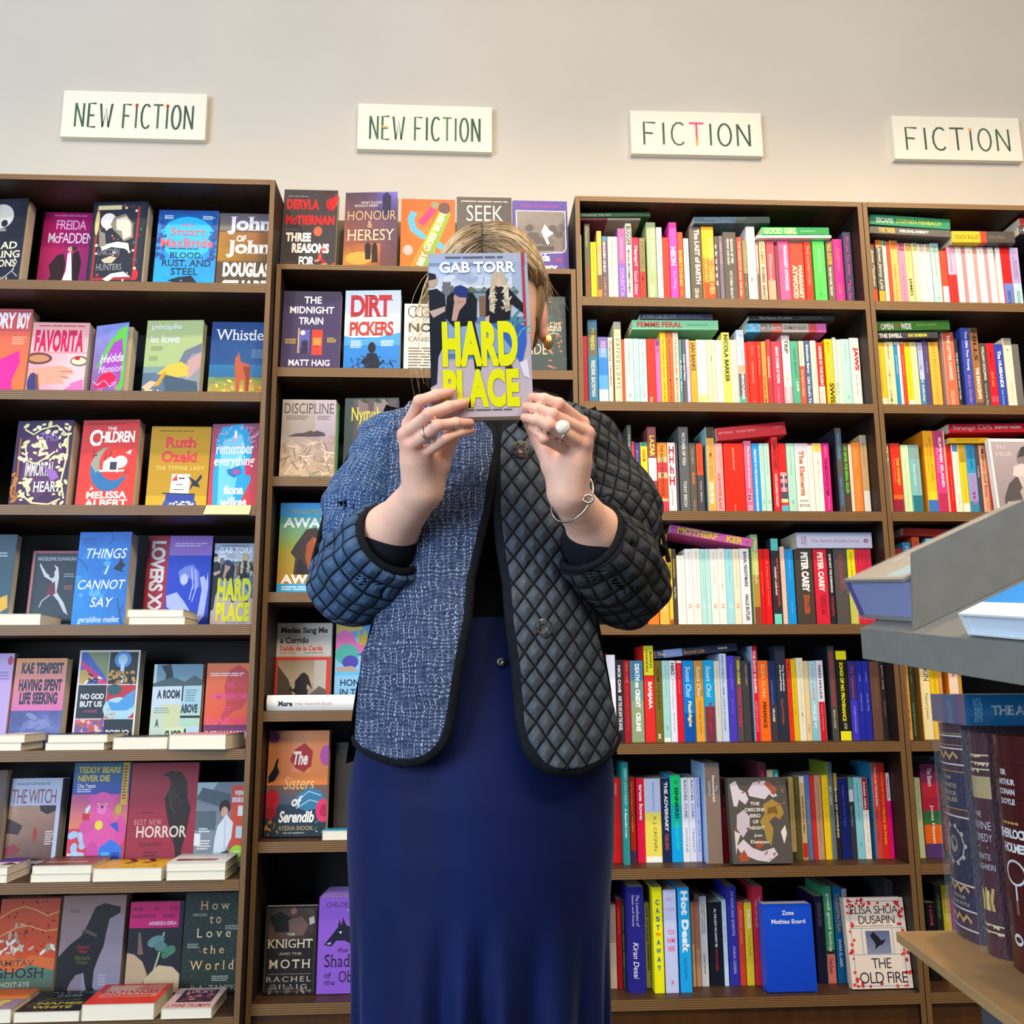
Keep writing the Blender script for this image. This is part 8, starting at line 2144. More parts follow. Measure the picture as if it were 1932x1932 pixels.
    def panel(name, rows, mat, parent, flip, off=0.0, n=70, hem_z=0.95):
        zs = np.linspace(rows[0][0], rows[-1][0], 190); rz = [r[0] for r in rows][::-1]
        a = np.interp(zs, rz, [r[1] for r in rows][::-1]); b = np.interp(zs, rz, [r[2] for r in rows][::-1]); V = []; U = []; F = []
        for j, z in enumerate(zs):
            for i in range(n + 1):
                t = i/n; X = a[j] + (b[j] - a[j])*t; y = front_y(X - OR[0], z) - off
                wv = 0.004*math.sin(9*z + 14*X) + 0.003*math.sin(31*z - 8*X)
                V.append((X - OR[0], y + wv, z)); U.append((X, z, 0))
        m = n + 1
        for j in range(len(zs) - 1):
            for i in range(n): F.append((j*m + i, (j+1)*m + i, (j+1)*m + i + 1, j*m + i + 1))
        ob = np_mesh(name, V, np.array(F), mat, parent, cloth=U)
        so = ob.modifiers.new('thickness', 'SOLIDIFY'); so.thickness = 0.006; so.offset = 1 if not flip else 1
        edge = [V[j*m + (n if not flip else 0)] for j in range(len(zs))]; hem = [V[(len(zs)-1)*m + i] for i in (range(n, -1, -1) if not flip else range(n + 1))]
        turn = [V[j*m + (0 if not flip else n)] for j in range(len(zs) - 1, -1, -1) if zs[j] < hem_z]
        return ob, edge + turn
    jacket = thing_part('jacket', who)
    lp, e1 = panel('stitched_front_panel', PANEL_L, M['stitched'], jacket, False, 0.004, hem_z=float(S((0.3767, -1.2000, 0.9846))[2]))
    rp, e2 = panel('quilted_front_panel', PANEL_R, M['diamond'], jacket, True, 0.0, hem_z=float(S((0.7041, -1.2000, 0.9818))[2]))
    def tube(name, pts, r, mat, parent, closed=False, flat=1.0, n=8):
        P = [np.array(p, float) for p in pts]; V = []; F = []; m = len(P); up = np.array((0, -1.0, 0))
        for i, p in enumerate(P):
            d = (P[(i+1) % m] - P[i-1]) if closed else P[min(i+1, m-1)] - P[max(i-1, 0)]
            d = d/max(np.linalg.norm(d), 1e-9); s = np.cross(d, up); s = s/max(np.linalg.norm(s), 1e-6); t = np.cross(s, d)
            for k in range(n): a = 2*math.pi*k/n; V.append(p + s*r*math.cos(a) + t*r*flat*math.sin(a))
        for i in range(m if closed else m - 1):
            for k in range(n): F.append((i*n + k, i*n + (k+1) % n, ((i+1) % m)*n + (k+1) % n, ((i+1) % m)*n + k))
        return np_mesh(name, V, np.array(F), mat, parent)
    tube('front_binding', e1[::2], 0.0105, M['bind'], jacket, flat=0.55); tube('front_binding', e2[::2], 0.0105, M['bind'], jacket, flat=0.55)
    # back of the jacket
    V = []; F = []; U = []; zs = np.linspace(FRONT_Z[-1], FRONT_Z[0], 60); n = 60
    for z in zs:
        c = np.interp(z, FRONT_Z, FRONT_C); A = np.interp(z, FRONT_Z, FRONT_A); Dz = np.interp(z, FRONT_Z, FRONT_D)
        for i in range(n + 1):
            a = math.pi*i/n; V.append((c + A*math.cos(a) - OR[0], Dz*0.95*math.sin(a)*1.0 - 0.02, z)); U.append((a*A, z, 0))
    for j in range(len(zs) - 1):
        for i in range(n): F.append((j*(n+1) + i, j*(n+1) + i + 1, (j+1)*(n+1) + i + 1, (j+1)*(n+1) + i))
    np_mesh('back_panel', V, np.array(F), M['sleevegrey'], jacket, cloth=U)
    # sleeves: upper part and the turned-up lower part
    def sleeve(name, chain, cut, inner, mat, parent):
        """chain of (point, radius); open at the far end: cut = (point, outward normal)"""
        pr = [cone(chain[i][0], chain[i+1][0], chain[i][1], chain[i+1][1], 0.03) for i in range(len(chain) - 1)]
        ip = [cone(chain[i][0], chain[i+1][0], chain[i][1] - 0.006, chain[i+1][1] - 0.006, 0.03) for i in range(len(chain) - 1)]
        c, nn = np.array(cut[0]), np.array(cut[1])/np.linalg.norm(cut[1])
        def f(q):
            d = field(pr, q) + 0.0035*np.sin(q[:, 2]*95 + q[:, 0]*40)*np.sin(q[:, 1]*80 + q[:, 2]*30)
            pl = (q - c) @ nn
            return np.maximum(np.maximum(d, pl), -np.maximum(field(ip, q), -(pl + 0.075)))
        bs = [bound(p) for p in pr]; V, F = field_mesh(f, np.min([b[0] for b in bs], 0) - 0.01, np.max([b[1] for b in bs], 0) + 0.01, 0.0034)
        best = np.full(len(V), 9.0); U = np.zeros((len(V), 3)); run = 0
        for i in range(len(chain) - 1):
            a, b = chain[i][0], chain[i+1][0]; ba = b - a; L = np.linalg.norm(ba); t = ba/L; h = np.clip((V - a) @ t, 0, L); q = V - a - h[:, None]*t
            d = np.linalg.norm(q, axis=1); ref = np.array((-1.0 if chain[0][0][0] < 0 else 1.0, -1.0, 0.0)); w2 = ref - t*(ref @ t); w2 /= np.linalg.norm(w2); s = np.cross(t, w2)
            ang = np.arctan2(q @ s, q @ w2); m = d < best; best[m] = d[m]
            U[m, 0] = (ang*0.062)[m]; U[m, 1] = (run + (V - a) @ t)[m]; run += L
        return np_mesh(name, V, F, mat, parent, cloth=U)
    for pts, mt in ((((0.5017, -1.0600, 1.4289), (0.4050, -1.0780, 1.3923)), 'stitched'), (((0.6156, -1.0600, 1.4366), (0.6900, -1.0780, 1.3977)), 'diamond')):
        a, b = S(pts[0]), S(pts[1]); pr = [cone(a, b, 0.046, 0.052, 0.02)]
        V, F = field_mesh(lambda q: field(pr, q), np.minimum(a, b) - 0.07, np.maximum(a, b) + 0.07, 0.004)
        np_mesh('shoulder_yoke', V, F, M[mt], jacket, cloth=np.stack([V[:, 0] + OR[0], V[:, 2] - 0.6*V[:, 1], V[:, 1]*0], 1))
    def cuff(name, c, nn, r, mat, parent, rr=0.006):
        nn = np.array(nn)/np.linalg.norm(nn); s = np.cross(nn, (0, 1, 0)); s /= np.linalg.norm(s); t = np.cross(nn, s)
        return tube(name, [c + r*(s*math.cos(a) + t*math.sin(a)) for a in np.linspace(0, 2*math.pi, 41)[:-1]], rr, mat, parent, closed=True)
    A1, B1, C1 = S((0.4052, -1.0800, 1.3917)), S((0.3688, -1.1000, 1.2978)), S((0.3559, -1.1150, 1.2140)); E1 = S((0.3577, -1.1250, 1.1861)); K1 = S((0.4168, -1.2100, 1.2323))
    A2, B2, C2 = S((0.6897, -1.0800, 1.3972)), S((0.7347, -1.1000, 1.2993)), S((0.7436, -1.1150, 1.2143)); E2 = S((0.7365, -1.1250, 1.1844)); K2 = S((0.6723, -1.2100, 1.2350))
    for s, A, B, Cc, E0, K, up, low in ((1, A1, B1, C1, E1, K1, 'stitchedblue', 'sleeveblue'), (2, A2, B2, C2, E2, K2, 'sleevegrey', 'sleevedark')):
        sl = sleeve('upper_sleeve', [(A, 0.054), (B, 0.053), (Cc, 0.050)], (Cc, Cc - B), None, M[up], jacket)
        ax = (K - E0)/np.linalg.norm(K - E0)
        lw = sleeve('turned_up_sleeve', [(E0 - ax*0.0, 0.063), (E0 + (K - E0)*0.5, 0.061), (K, 0.0495), (K + ax*0.07, 0.047)], (K, ax), None, M[low], jacket)
        cuff('cuff_binding', K, ax, 0.0485, M['bind'], jacket, 0.0055)
        cuff('elbow_seam', Cc - (Cc - B)*0.12, Cc - B, 0.0525, M['bind'], jacket, 0.0042)
        pr = [cone(E0, K - ax*0.012, 0.043, 0.0405, 0.01)]; V, F = field_mesh(lambda q: field(pr, q), np.minimum(E0, K) - 0.06, np.maximum(E0, K) + 0.06, 0.005)
        np_mesh('inner_sleeve', V, F, M['black'], jacket)
    # outer seams of the upper sleeves
    tube('sleeve_seam', [A1 + np.array((-0.055, -0.012, 0.0)), B1 + np.array((-0.0525, -0.012, 0.0)), C1 + np.array((-0.055, -0.012, 0.0))], 0.0035, M['bind'], jacket)
    tube('sleeve_seam', [A2 + np.array((0.055, -0.012, 0.0)), B2 + np.array((0.0525, -0.012, 0.0)), C2 + np.array((0.055, -0.012, 0.0))], 0.0035, M['bind'], jacket)
    # collar binding round the neck
    tube('collar_binding', [S(p) for p in COLLAR], 0.0085, M['bind'], jacket, flat=0.8)
    # snap fasteners
    def disc(name, c, r, mat, parent, hole=True):
        m = MB(); prof = [(r, 0.0), (r, -0.002), (r*0.86, -0.0042), (r*0.5, -0.0046), (r*0.36, -0.003), (r*0.16, -0.0026), (0.0, -0.0026)]; n = 24
        vs = [(c[0] + q*math.cos(2*math.pi*k/n), c[1] + y, c[2] + q*math.sin(2*math.pi*k/n)) for q, y in prof for k in range(n)]
        fs = [(i*n + k, (i+1)*n + k, (i+1)*n + (k+1) % n, i*n + (k+1) % n) for i in range(len(prof) - 1) for k in range(n)]
        m.add(vs, fs, lin('8A8680'))
        if hole:
            for k in range(6): a = math.pi*k/3; x, z = c[0] + r*0.68*math.cos(a), c[2] + r*0.68*math.sin(a); m.box(x - r*0.07, x + r*0.07, c[1] - 0.0052, c[1] - 0.003, z - r*0.07, z + r*0.07, lin('201E1C'), 1)
        return m.build(name, [mat, M['bind']], parent, smooth=False)
    for p in SNAPS:
        x, _, z = S(p); disc('snap_fastener', (x, front_y(x, z) - 0.009, z), 0.0125, M['pewter'], jacket)
    x, _, z = S((0.5576, -1.2000, 1.0735)); j = int(np.argmin(np.abs(zs - z)))
    Dk = float(np.interp(z, RZ, [r[3] for r in rows][::-1])); disc('skirt_button', (x, -Dk - 0.001, z), 0.006, M['pewter'], who, False)
    # --- jewellery
    def band(name, c, axis, r, w0, mat, parent):
        return cuff(name, c, axis, r, mat, parent, w0)
    q = m1[2] + (p1[2] - m1[2])*0.62; band('silver_ring', q, p1[2] - m1[2], 0.0096, 0.0016, M['silver'], who)
    q = m2[2] + (p2[2] - m2[2])*0.66; pr_ring = band('pearl_ring', q, p2[2] - m2[2], 0.0096, 0.0015, M['silver'], who)
    V, F = field_mesh(lambda g: prim_d(ball(q + np.array((0.001, -0.0135, 0.002)), (0.0088, 0.0060, 0.0084)), g) + 0.00025*np.sin(g[:, 0]*900)*np.sin(g[:, 2]*800), q - 0.03, q + 0.03, 0.0012)
    np_mesh('pearl', V, F, M['pearl'], pr_ring)
    ax = (wr2 - el2)/np.linalg.norm(wr2 - el2); q = wr2 - ax*0.012
    s = np.cross(ax, (0, 1, 0)); s /= np.linalg.norm(s); t = np.cross(ax, s); bm = [];
    for a in np.linspace(0, 2*math.pi, 61)[:-1]: bm.append(q + 0.0325*(s*math.cos(a) + t*math.sin(a)) - ax*0.010*math.cos(a + 0.6))
    br = tube('bracelet', bm, 0.0013, M['silver'], who, closed=True, n=6)
    f0 = min(bm, key=lambda b: b[1]) + np.array((-0.004, -0.001, -0.001)); tube('bracelet_clasp', [f0 + np.array((0.006*math.cos(a), 0, 0.005*math.sin(a))) for a in np.linspace(0, 2*math.pi, 17)[:-1]], 0.0016, M['silver'], br, closed=True, n=6)
    er = H + np.array((0.088, 0.004, -0.045)); V, F = field_mesh(lambda g: prim_d(ball(er, (0.008, 0.004, 0.013)), g), er - 0.03, er + 0.03, 0.002); np_mesh('drop_earring', V, F, M['gold'], who)
    V, F = field_mesh(lambda g: prim_d(ball(H + np.array((0.0905, -0.002, 0.014)), 0.0025), g), H + np.array((0.07, -0.03, -0.01)), H + np.array((0.11, 0.03, 0.04)), 0.001); np_mesh('ear_stud', V, F, M['silver'], who)
    return who

def thing_part(name, parent):
    o = bpy.data.objects.new(name, None); C.objects.link(o); o.parent = parent; o.empty_display_size = 0.02; return o
SKIRT = [(1.1324, 0.4042, 0.6697, 0.112), (1.0391, 0.3799, 0.6945, 0.128), (0.9662, 0.3631, 0.7154, 0.14), (0.9303, 0.3559, 0.719, 0.146), (0.8948, 0.351, 0.7196, 0.15), (0.8247, 0.3528, 0.717, 0.15), (0.7696, 0.357, 0.7104, 0.146), (0.702, 0.3608, 0.7073, 0.142), (0.6016, 0.3639, 0.7054, 0.14), (0.12, 0.3339, 0.7354, 0.17)]
FRONT_Z = [0.9401, 0.9866, 1.0392, 1.1067, 1.1761, 1.2475, 1.3217, 1.3699, 1.4054, 1.4307, 1.4503]
FRONT_D = [0.172, 0.17, 0.165, 0.158, 0.152, 0.146, 0.136, 0.118, 0.095, 0.07, 0.045]
FRONT_C = [0.5364, 0.5378, 0.5387, 0.5403, 0.5419, 0.5443, 0.5468, 0.5474, 0.5481, 0.5488, 0.5495]
FRONT_A = [0.1867, 0.1832, 0.1778, 0.1653, 0.1525, 0.1507, 0.1565, 0.1635, 0.1674, 0.1609, 0.1542]
PANEL_L = [(1.4427, 0.4319, 0.5124), (1.4128, 0.4147, 0.5182), (1.4036, 0.4085, 0.5301), (1.3998, 0.4086, 0.5348), (1.382, 0.4088, 0.5468), (1.3555, 0.4087, 0.5492), (1.3212, 0.408, 0.5425), (1.3026, 0.4083, 0.5388), (1.2679, 0.409, 0.5338), (1.2475, 0.4094, 0.5292), (1.1966, 0.4081, 0.5179), (1.1762, 0.4076, 0.5132), (1.1237, 0.3927, 0.5093), (1.1073, 0.388, 0.506), (1.0858, 0.3763, 0.5017), (1.0673, 0.3761, 0.4982), (1.0331, 0.3747, 0.4933), (0.997, 0.373, 0.4881), (0.9866, 0.3725, 0.4847), (0.9775, 0.3724, 0.4817), (0.9756, 0.3723, 0.4801), (0.9669, 0.3842, 0.4724), (0.9652, 0.3901, 0.4708), (0.9598, 0.4068, 0.461), (0.958, 0.4143, 0.4578), (0.9543, 0.4291, 0.4446)]
PANEL_R = [(1.4457, 0.604, 0.6721), (1.4155, 0.5996, 0.685), (1.4058, 0.5882, 0.6901), (1.3979, 0.5794, 0.6894), (1.3834, 0.5627, 0.6893), (1.3624, 0.5579, 0.6893), (1.3229, 0.5572, 0.6915), (1.304, 0.557, 0.6898), (1.2691, 0.5567, 0.6869), (1.2486, 0.5585, 0.6853), (1.2208, 0.5611, 0.6817), (1.176, 0.5678, 0.6758), (1.1733, 0.5682, 0.6764), (1.123, 0.5711, 0.684), (1.1065, 0.5733, 0.6865), (1.0846, 0.5761, 0.6924), (1.0663, 0.5785, 0.6958), (1.0393, 0.5804, 0.7008), (0.9951, 0.5835, 0.7125), (0.9842, 0.5864, 0.7166), (0.9733, 0.5894, 0.712), (0.9671, 0.5911, 0.7059), (0.9627, 0.5946, 0.7022), (0.9535, 0.6019, 0.688), (0.9524, 0.6029, 0.6845), (0.9463, 0.6142, 0.6677), (0.9445, 0.6176, 0.6605), (0.9413, 0.6327, 0.649)]
COLLAR = [(0.5166, -1.1864, 1.3988), (0.5034, -1.1550, 1.4246), (0.4955, -1.1100, 1.4516), (0.4983, -1.0600, 1.4755), (0.5509, -1.0000, 1.5002), (0.6209, -1.0200, 1.4946), (0.6457, -1.0700, 1.4706), (0.6358, -1.1200, 1.4444), (0.6088, -1.1650, 1.4111), (0.5890, -1.1884, 1.3943)]
SNAPS = [(0.5852, -1.2019, 1.3542), (0.6096, -1.2271, 1.1141)]
HELD = ((0.5311, -1.3430, 1.3609), 0.1228, 0.2112, -0.0312)
woman()

# ---------------------------------------------------------------- the book she holds up
def held_book():
    c = Vector(HELD[0]); w, h = HELD[1], HELD[2]; t = 0.018
    b = thing('paperback_book', 'grey paperback with huge yellow title held up by the woman over her face', 'book', c, (0, HELD[3], 0))
    face_cover(w, h, t, 'hardplace', 0, '5A6A80').build('cover', [M['gloss']], b)
    p = MB(); p.box(-w/2 + 0.0008, w/2 - 0.0012, 0.001, t - 0.001, 0.0008, h - 0.0008, PAGE); p.build('pages', [M['paper']], b)
held_book()
# ---------------------------------------------------------------- grey display stand at the right
def stand():
    steel = noisy('grey_powder_coated_steel', '7C7A74', '74726C', 40, 0.55, 0.03, spec=0.4)
    board = noisy('beige_laminate_board', 'B08C5E', 'A88456', 14, 0.5, 0.03)
    dark = noisy('blue_grey_steel_panel', '4A5054', '43494D', 20, 0.5)
    t = thing('display_stand', 'grey metal display stand with a slanted tray above a beige shelf', 'display stand', (1.25, -1.5, 0))
    O = Vector((1.25, -1.5, 0))
    A, B = Vector(TRAY_A), Vector(TRAY_B); ey = (B - A).normalized(); th = math.radians(24)
    es = Vector((math.cos(th), 0, math.sin(th))); es = (es - ey*es.dot(ey)).normalized(); en = es.cross(ey)*-1
    if en.z < 0: en = -en
    def slab(name, p, a, b, c, mat, parent=t, bev=0.0):
        """box from corner p along the vectors a, b, c"""
        m = MB(); p = Vector(p) - O
        v = [p, p + a, p + a + b, p + b, p + c, p + a + c, p + a + b + c, p + b + c]
        m.add([tuple(q) for q in v], [(0,3,2,1),(4,5,6,7),(0,1,5,4),(1,2,6,5),(2,3,7,6),(3,0,4,7)])
        ob = m.build(name, [mat], parent)
        if bev: bv = ob.modifiers.new('edge', 'BEVEL'); bv.width = bev; bv.segments = 2
        return ob
    LEN = 0.62; lipv = Vector((0, 0, TRAY_H))
    slab('tray_lip', A, ey*LEN, Vector((0.003, 0, 0)), lipv, steel, bev=0.0008)
    slab('tray_floor', A + Vector((0.003, 0, TRAY_H - 0.003)), ey*LEN, es*0.40, en*0.003, steel)
    P = [Vector(p) for p in DIVIDER]                               # bottom near lip, bottom far, top far, top near lip
    m = MB(); q = [p - O for p in P]; th2 = ey*0.003
    m.add([tuple(p) for p in q] + [tuple(p + th2) for p in q], [(3,2,1,0),(4,5,6,7),(0,1,5,4),(1,2,6,5),(2,3,7,6),(3,0,4,7)]); m.build('tray_divider', [steel], t)
    E1, E2, E3 = Vector(BOARD[0]), Vector(BOARD[1]), Vector(BOARD[2])
    d = (E2 - E1).normalized()
    slab('shelf_board', E1 - Vector((0, 0, 0.012)), d*0.75, Vector((0.42, 0, 0)), Vector((0, 0, 0.012)), board, bev=0.001)
    slab('end_panel', Vector((POST[0], POST[1], 0.0)), d*0.5, Vector((0.30, 0, 0)), Vector((0, 0, E1.z - 0.0125)), dark)
    slab('back_panel', Vector((E1.x + 0.425, E1.y, 0.0)), d*0.8, Vector((0.02, 0, 0)), Vector((0, 0, 1.5)), steel)
    # --- things lying in the tray
    def tray_book(name, label, cat, off_y, len_y, off_s, len_s, thick, build, lift=0.0):
        o = A + Vector((0.003, 0, TRAY_H - 0.003)) + ey*off_y + es*off_s + en*(0.0055 + lift); b = thing(name, label, cat, o)
        build(b, ey*len_y, es*len_s, en*thick); return b
    def solid(name, p, a, b, c, mat, parent, col=(1, 1, 1)):
        m = MB(); v = [p, p + a, p + a + b, p + b, p + c, p + a + c, p + a + b + c, p + b + c]
        m.add([tuple(q) for q in v], [(0,3,2,1),(4,5,6,7),(0,1,5,4),(1,2,6,5),(2,3,7,6),(3,0,4,7)], col); return m.build(name, [mat], parent)
    film, nt, bs = new_mat('clear_plastic_film'); bs.inputs['Transmission Weight'].default_value = 0.0; bs.inputs['Base Color'].default_value = (0.85, 0.9, 1, 1)
    bs.inputs['Alpha'].default_value = 0.06; bs.inputs['Roughness'].default_value = 0.08; bs.inputs['Specular IOR Level'].default_value = 0.6
    nz = node(nt, 'ShaderNodeTexNoise'); nz.inputs['Scale'].default_value = 26; nz.inputs['Detail'].default_value = 5; nz.inputs['Distortion'].default_value = 1.2
    bp = node(nt, 'ShaderNodeBump'); bp.inputs['Strength'].default_value = 1.0; bp.inputs['Distance'].default_value = 0.01
    nt.links.new(nz.outputs['Fac'], bp.inputs['Height']); nt.links.new(bp.outputs[0], bs.inputs['Normal'])
    Z0 = Vector((0, 0, 0))
    def wrapped(b, a, s, n):
        u, v, w2 = a.normalized(), s.normalized(), n.normalized(); c = w2*0.003; L, W, T = a.length, s.length, n.length
        m = MB()
        for z in (0.0, T - 0.003):
            p = w2*z; q = [p, p + a, p + a + s, p + s, p + c, p + a + c, p + a + s + c, p + s + c]
            m.add([tuple(x) for x in q], [(0,3,2,1),(4,5,6,7),(0,1,5,4),(1,2,6,5),(2,3,7,6),(3,0,4,7)], lin('8A8478'))
        p = w2*0.003 + a*0.0; q = [p, p + u*0.003, p + u*0.003 + s, p + s]; k = w2*(T - 0.006); q = q + [x + k for x in q]
        m.add([tuple(x) for x in q], [(0,3,2,1),(4,5,6,7),(0,1,5,4),(1,2,6,5),(2,3,7,6),(3,0,4,7)], lin('5A4A90'))
        AR = Art(m, W, L, lambda uu, vv, kk: tuple(s*uu + a*vv + n + w2*(0.00005 + kk*EPS)))
        AR.rect(0.02, 0.02, 0.98, 0.98, '989084', 'A8A090'); AR.rect(0.04, 0.62, 0.55, 0.90, '98B4B8'); AR.scatter(16, 0.05, 0.1, 0.95, 0.6, 0.03, 0.08, ['A89C88', '8C8678', 'B0A894'], 0.5, 3)
        m.build('cover', [M['ink']], b)
        pp = solid('pages', w2*0.0032 + u*0.0035 + v*0.004, u*(L - 0.006), v*(W - 0.006), w2*(T - 0.0064), M['paper'], b, lin('8C94C4'))
        g = 0.0012; solid('plastic_wrap', -u*g - v*0.003 - w2*0.0005, u*(L + 2*g), v*(W + 0.006), w2*(T + 0.0018), film, b)
    tray_book('hardback_book', 'thick hardback sealed in clear plastic wrap lying in the slanted tray', 'book', WRAP[0], WRAP[1], WRAP[2], 0.24, WRAP[3], wrapped)
    def blue(b, a, s, n):
        u, v, w2 = a.normalized(), s.normalized(), n.normalized(); L, W, T = a.length, s.length, n.length; m = MB()
        for z, col in ((0.0, 'E8ECF0'), (T - 0.002, 'F4F4F4')):
            p = w2*z; c = w2*0.002; q = [p, p + a, p + a + s, p + s, p + c, p + a + c, p + a + s + c, p + s + c]
            m.add([tuple(x) for x in q], [(0,3,2,1),(4,5,6,7),(0,1,5,4),(1,2,6,5),(2,3,7,6),(3,0,4,7)], lin(col))
        p = w2*0.002; q = [p, p + u*0.002, p + u*0.002 + s, p + s]; k = w2*(T - 0.004); q = q + [x + k for x in q]
        m.add([tuple(x) for x in q], [(0,3,2,1),(4,5,6,7),(0,1,5,4),(1,2,6,5),(2,3,7,6),(3,0,4,7)], lin('E0E0D8'))
        AR = Art(m, W, L, lambda uu, vv, kk: tuple(s*uu + a*vv + n + w2*(0.00005 + kk*EPS)))
        AR.rect(0, 0, 1, 1, 'F4F6F8'); AR.rect(0.12, 0, 1, 1, '1C92E8', '2C9CEC'); AR.poly_fill('4858C8', [(0.3, 0.1), (0.5, 0.2), (0.7, 0.12), (0.9, 0.3), (0.7, 0.5), (0.6, 0.9), (0.45, 0.6), (0.35, 0.3)])
        m.build('cover', [M['gloss']], b)
        solid('pages', w2*0.0022 + u*0.003 + v*0.004, u*(L - 0.006), v*(W - 0.008), w2*(T - 0.0044), M['paper'], b, lin('DCE6F4'))
    tray_book('hardback_book', 'bright blue hardback with white edge lying in the slanted tray', 'book', BLUE[0], BLUE[1], BLUE[2], 0.22, BLUE[3], blue)
    # --- leather-bound books on the beige shelf, spines towards the aisle
    def leather(x, y, th, h, dep, base, draw_fn, label, yaw):
        b = thing('leather_bound_book', label, 'book', (x, y, E1.z + 0.0003), (0, 0, math.radians(yaw)), 'leather-bound books on the display stand')
        m = MB(); n = 10; rr = 0.006; c = lin(base)                # local: spine faces -x, thickness along -y
        prof = [(-rr*math.sin(math.pi*i/n), -th*i/n) for i in range(n + 1)]
        vs = [(px, py, z) for z in (0, h) for px, py in prof]; k = n + 1
        m.add(vs, [(i, k + i, k + i + 1, i + 1) for i in range(n)], c)
        m.add([(px, py, h) for px, py in prof], [tuple(range(n, -1, -1))], c)
        m.box(0, dep, -0.003, 0, 0, h, c); m.box(0, dep, -th, -th + 0.003, 0, h, c)
        def place(u, v, kk): u = min(max(u, 0), 1); return (-rr*math.sin(math.pi*u) - 0.00035 - kk*3e-5, -th*u, (1 - v)*h)
        AR = Art(m, th, h, place); draw_fn(AR); m.build('cover', [M['leather']], b)
        p = MB(); p.box(0.001, dep - 0.003, -th + 0.0032, -0.0032, 0.003, h - 0.004, lin('E0CFA0')); p.build('pages', [M['paper']], b); return b
    M['leather'] = attr_mat('tooled_leather', 0.33, 0.5, 0.2)
    def strips(A2, v0, v1, col, n=8):                              # a band that follows the rounded spine
        for i in range(n): A2.rect(i/n, v0, (i + 1)/n, v1, col); A2.k -= 0.9
    def d1(A2):
        for v in (0.055, 0.115, 0.19, 0.435, 0.745, 0.86, 0.945): strips(A2, v, v + 0.007, 'D8D0C8')
        for v in (0.045, 0.10, 0.225, 0.40): strips(A2, v, v + 0.004, 'C09050')
        strips(A2, 0.235, 0.395, '1C2444'); strips(A2, 0.45, 0.735, '1A1E38'); strips(A2, 0.79, 0.855, '1C2444')
        A2.text('THE', 0.3, 0.25, 0.6, 0.265, 'B8A078', 'b'); A2.text('WHITE', 0.25, 0.285, 0.75, 0.305, 'B8A078', 'b'); A2.text('STOCK', 0.25, 0.32, 0.75, 0.34, 'B8A078', 'b'); A2.text('TALES', 0.25, 0.35, 0.75, 0.37, 'B8A078', 'b')
        A2.ell(0.5, 0.57, 0.34, 0.085, 'B8B0A0'); A2.ell(0.5, 0.57, 0.24, 0.06, '3A3448'); A2.ell(0.5, 0.57, 0.15, 0.04, '8A8478')
        for i in range(10): a = i*math.pi/5; A2.ell(0.5 + 0.36*math.cos(a), 0.57 + 0.09*math.sin(a), 0.05, 0.012, 'B8B0A0', n=6)
        A2.text('ARTHUR', 0.25, 0.80, 0.75, 0.815, 'B8A078', 'b'); A2.text('CONAN DOYLE', 0.15, 0.828, 0.85, 0.843, 'B8A078', 'b')
        for v in (0.15, 0.765, 0.90): 
            for s in (0.25, 0.5, 0.75): A2.line('C09860', 0.06, [(s - 0.15, v + 0.02), (s, v - 0.012), (s + 0.12, v + 0.012)])
    def d2(A2):
        strips(A2, 0.0, 0.2, '4A2028')
        for v in (0.10, 0.135, 0.165, 0.86, 0.89): 
            strips(A2, v, v + 0.006, 'E0D0A0'); A2.scatter(7, 0.05, v + 0.006, 0.95, v + 0.012, 0.05, 0.08, ['E0D0A0'], 0.6, int(v*100), 4)
        strips(A2, 0.20, 0.30, 'B8A070'); A2.poly_fill('1C1A2C', [(0, 0.24), (0.3, 0.23), (0.45, 0.26), (0.8, 0.25), (1, 0.29), (1, 0.80), (0, 0.80)])
        A2.text('THE', 0.2, 0.36, 0.6, 0.385, 'D8D4D8', 't'); A2.text('DIVINE', 0.1, 0.405, 0.9, 0.44, 'D8D4D8', 't'); A2.text('COMEDY', 0.1, 0.46, 0.9, 0.495, 'D8D4D8', 't'); A2.rect(0.25, 0.52, 0.75, 0.523, 'D8D4D8')
        A2.text('DANTE', 0.15, 0.55, 0.8, 0.575, 'D8D4D8', 't'); A2.text('ALIGHIERI', 0.1, 0.595, 0.92, 0.62, 'D8D4D8', 't')
        for s in range(7): A2.line(['C8A860', 'E0C880', '8A6830'][s % 3], 0.09, [(0.2 + 0.1*s, 0.82), (0.3 + 0.07*s, 0.76), (0.25 + 0.09*s, 0.70 + 0.012*(s % 3))])
        strips(A2, 0.80, 0.855, '4A2430')
    def d3(A2):
        for v in (0.12, 0.24, 0.27): strips(A2, v, v + 0.004, '38100C')
        for i, (s, a, b2) in enumerate((('SIR', 0.3, 0.5), ('ARTHUR', 0.2, 0.7), ('CONAN', 0.22, 0.68), ('DOYLE', 0.24, 0.66))): A2.text(s, a, 0.145 + i*0.042, b2, 0.170 + i*0.042, 'E4E0DC', 'Bs')
        for s in range(5): A2.ell(0.25 + 0.1*s, 0.375, 0.045, 0.006, 'C8A050')
        A2.text('SHERLOCK', 0.1, 0.40, 0.9, 0.44, 'EAE6E2', 'Bsn'); A2.text('HOLMES', 0.2, 0.46, 0.8, 0.50, 'EAE6E2', 'Bsn')
        A2.ell(0.48, 0.585, 0.28, 0.055, 'E0DCD8'); A2.ell(0.48, 0.585, 0.235, 0.045, '4A1A18'); A2.rect(0.455, 0.635, 0.505, 0.70, 'E0DCD8'); A2.rect(0.44, 0.70, 0.52, 0.76, '8A6040')
        A2.ell(0.4, 0.865, 0.14, 0.025, 'E4E0DC'); A2.ell(0.4, 0.865, 0.09, 0.012, '4A1A18')
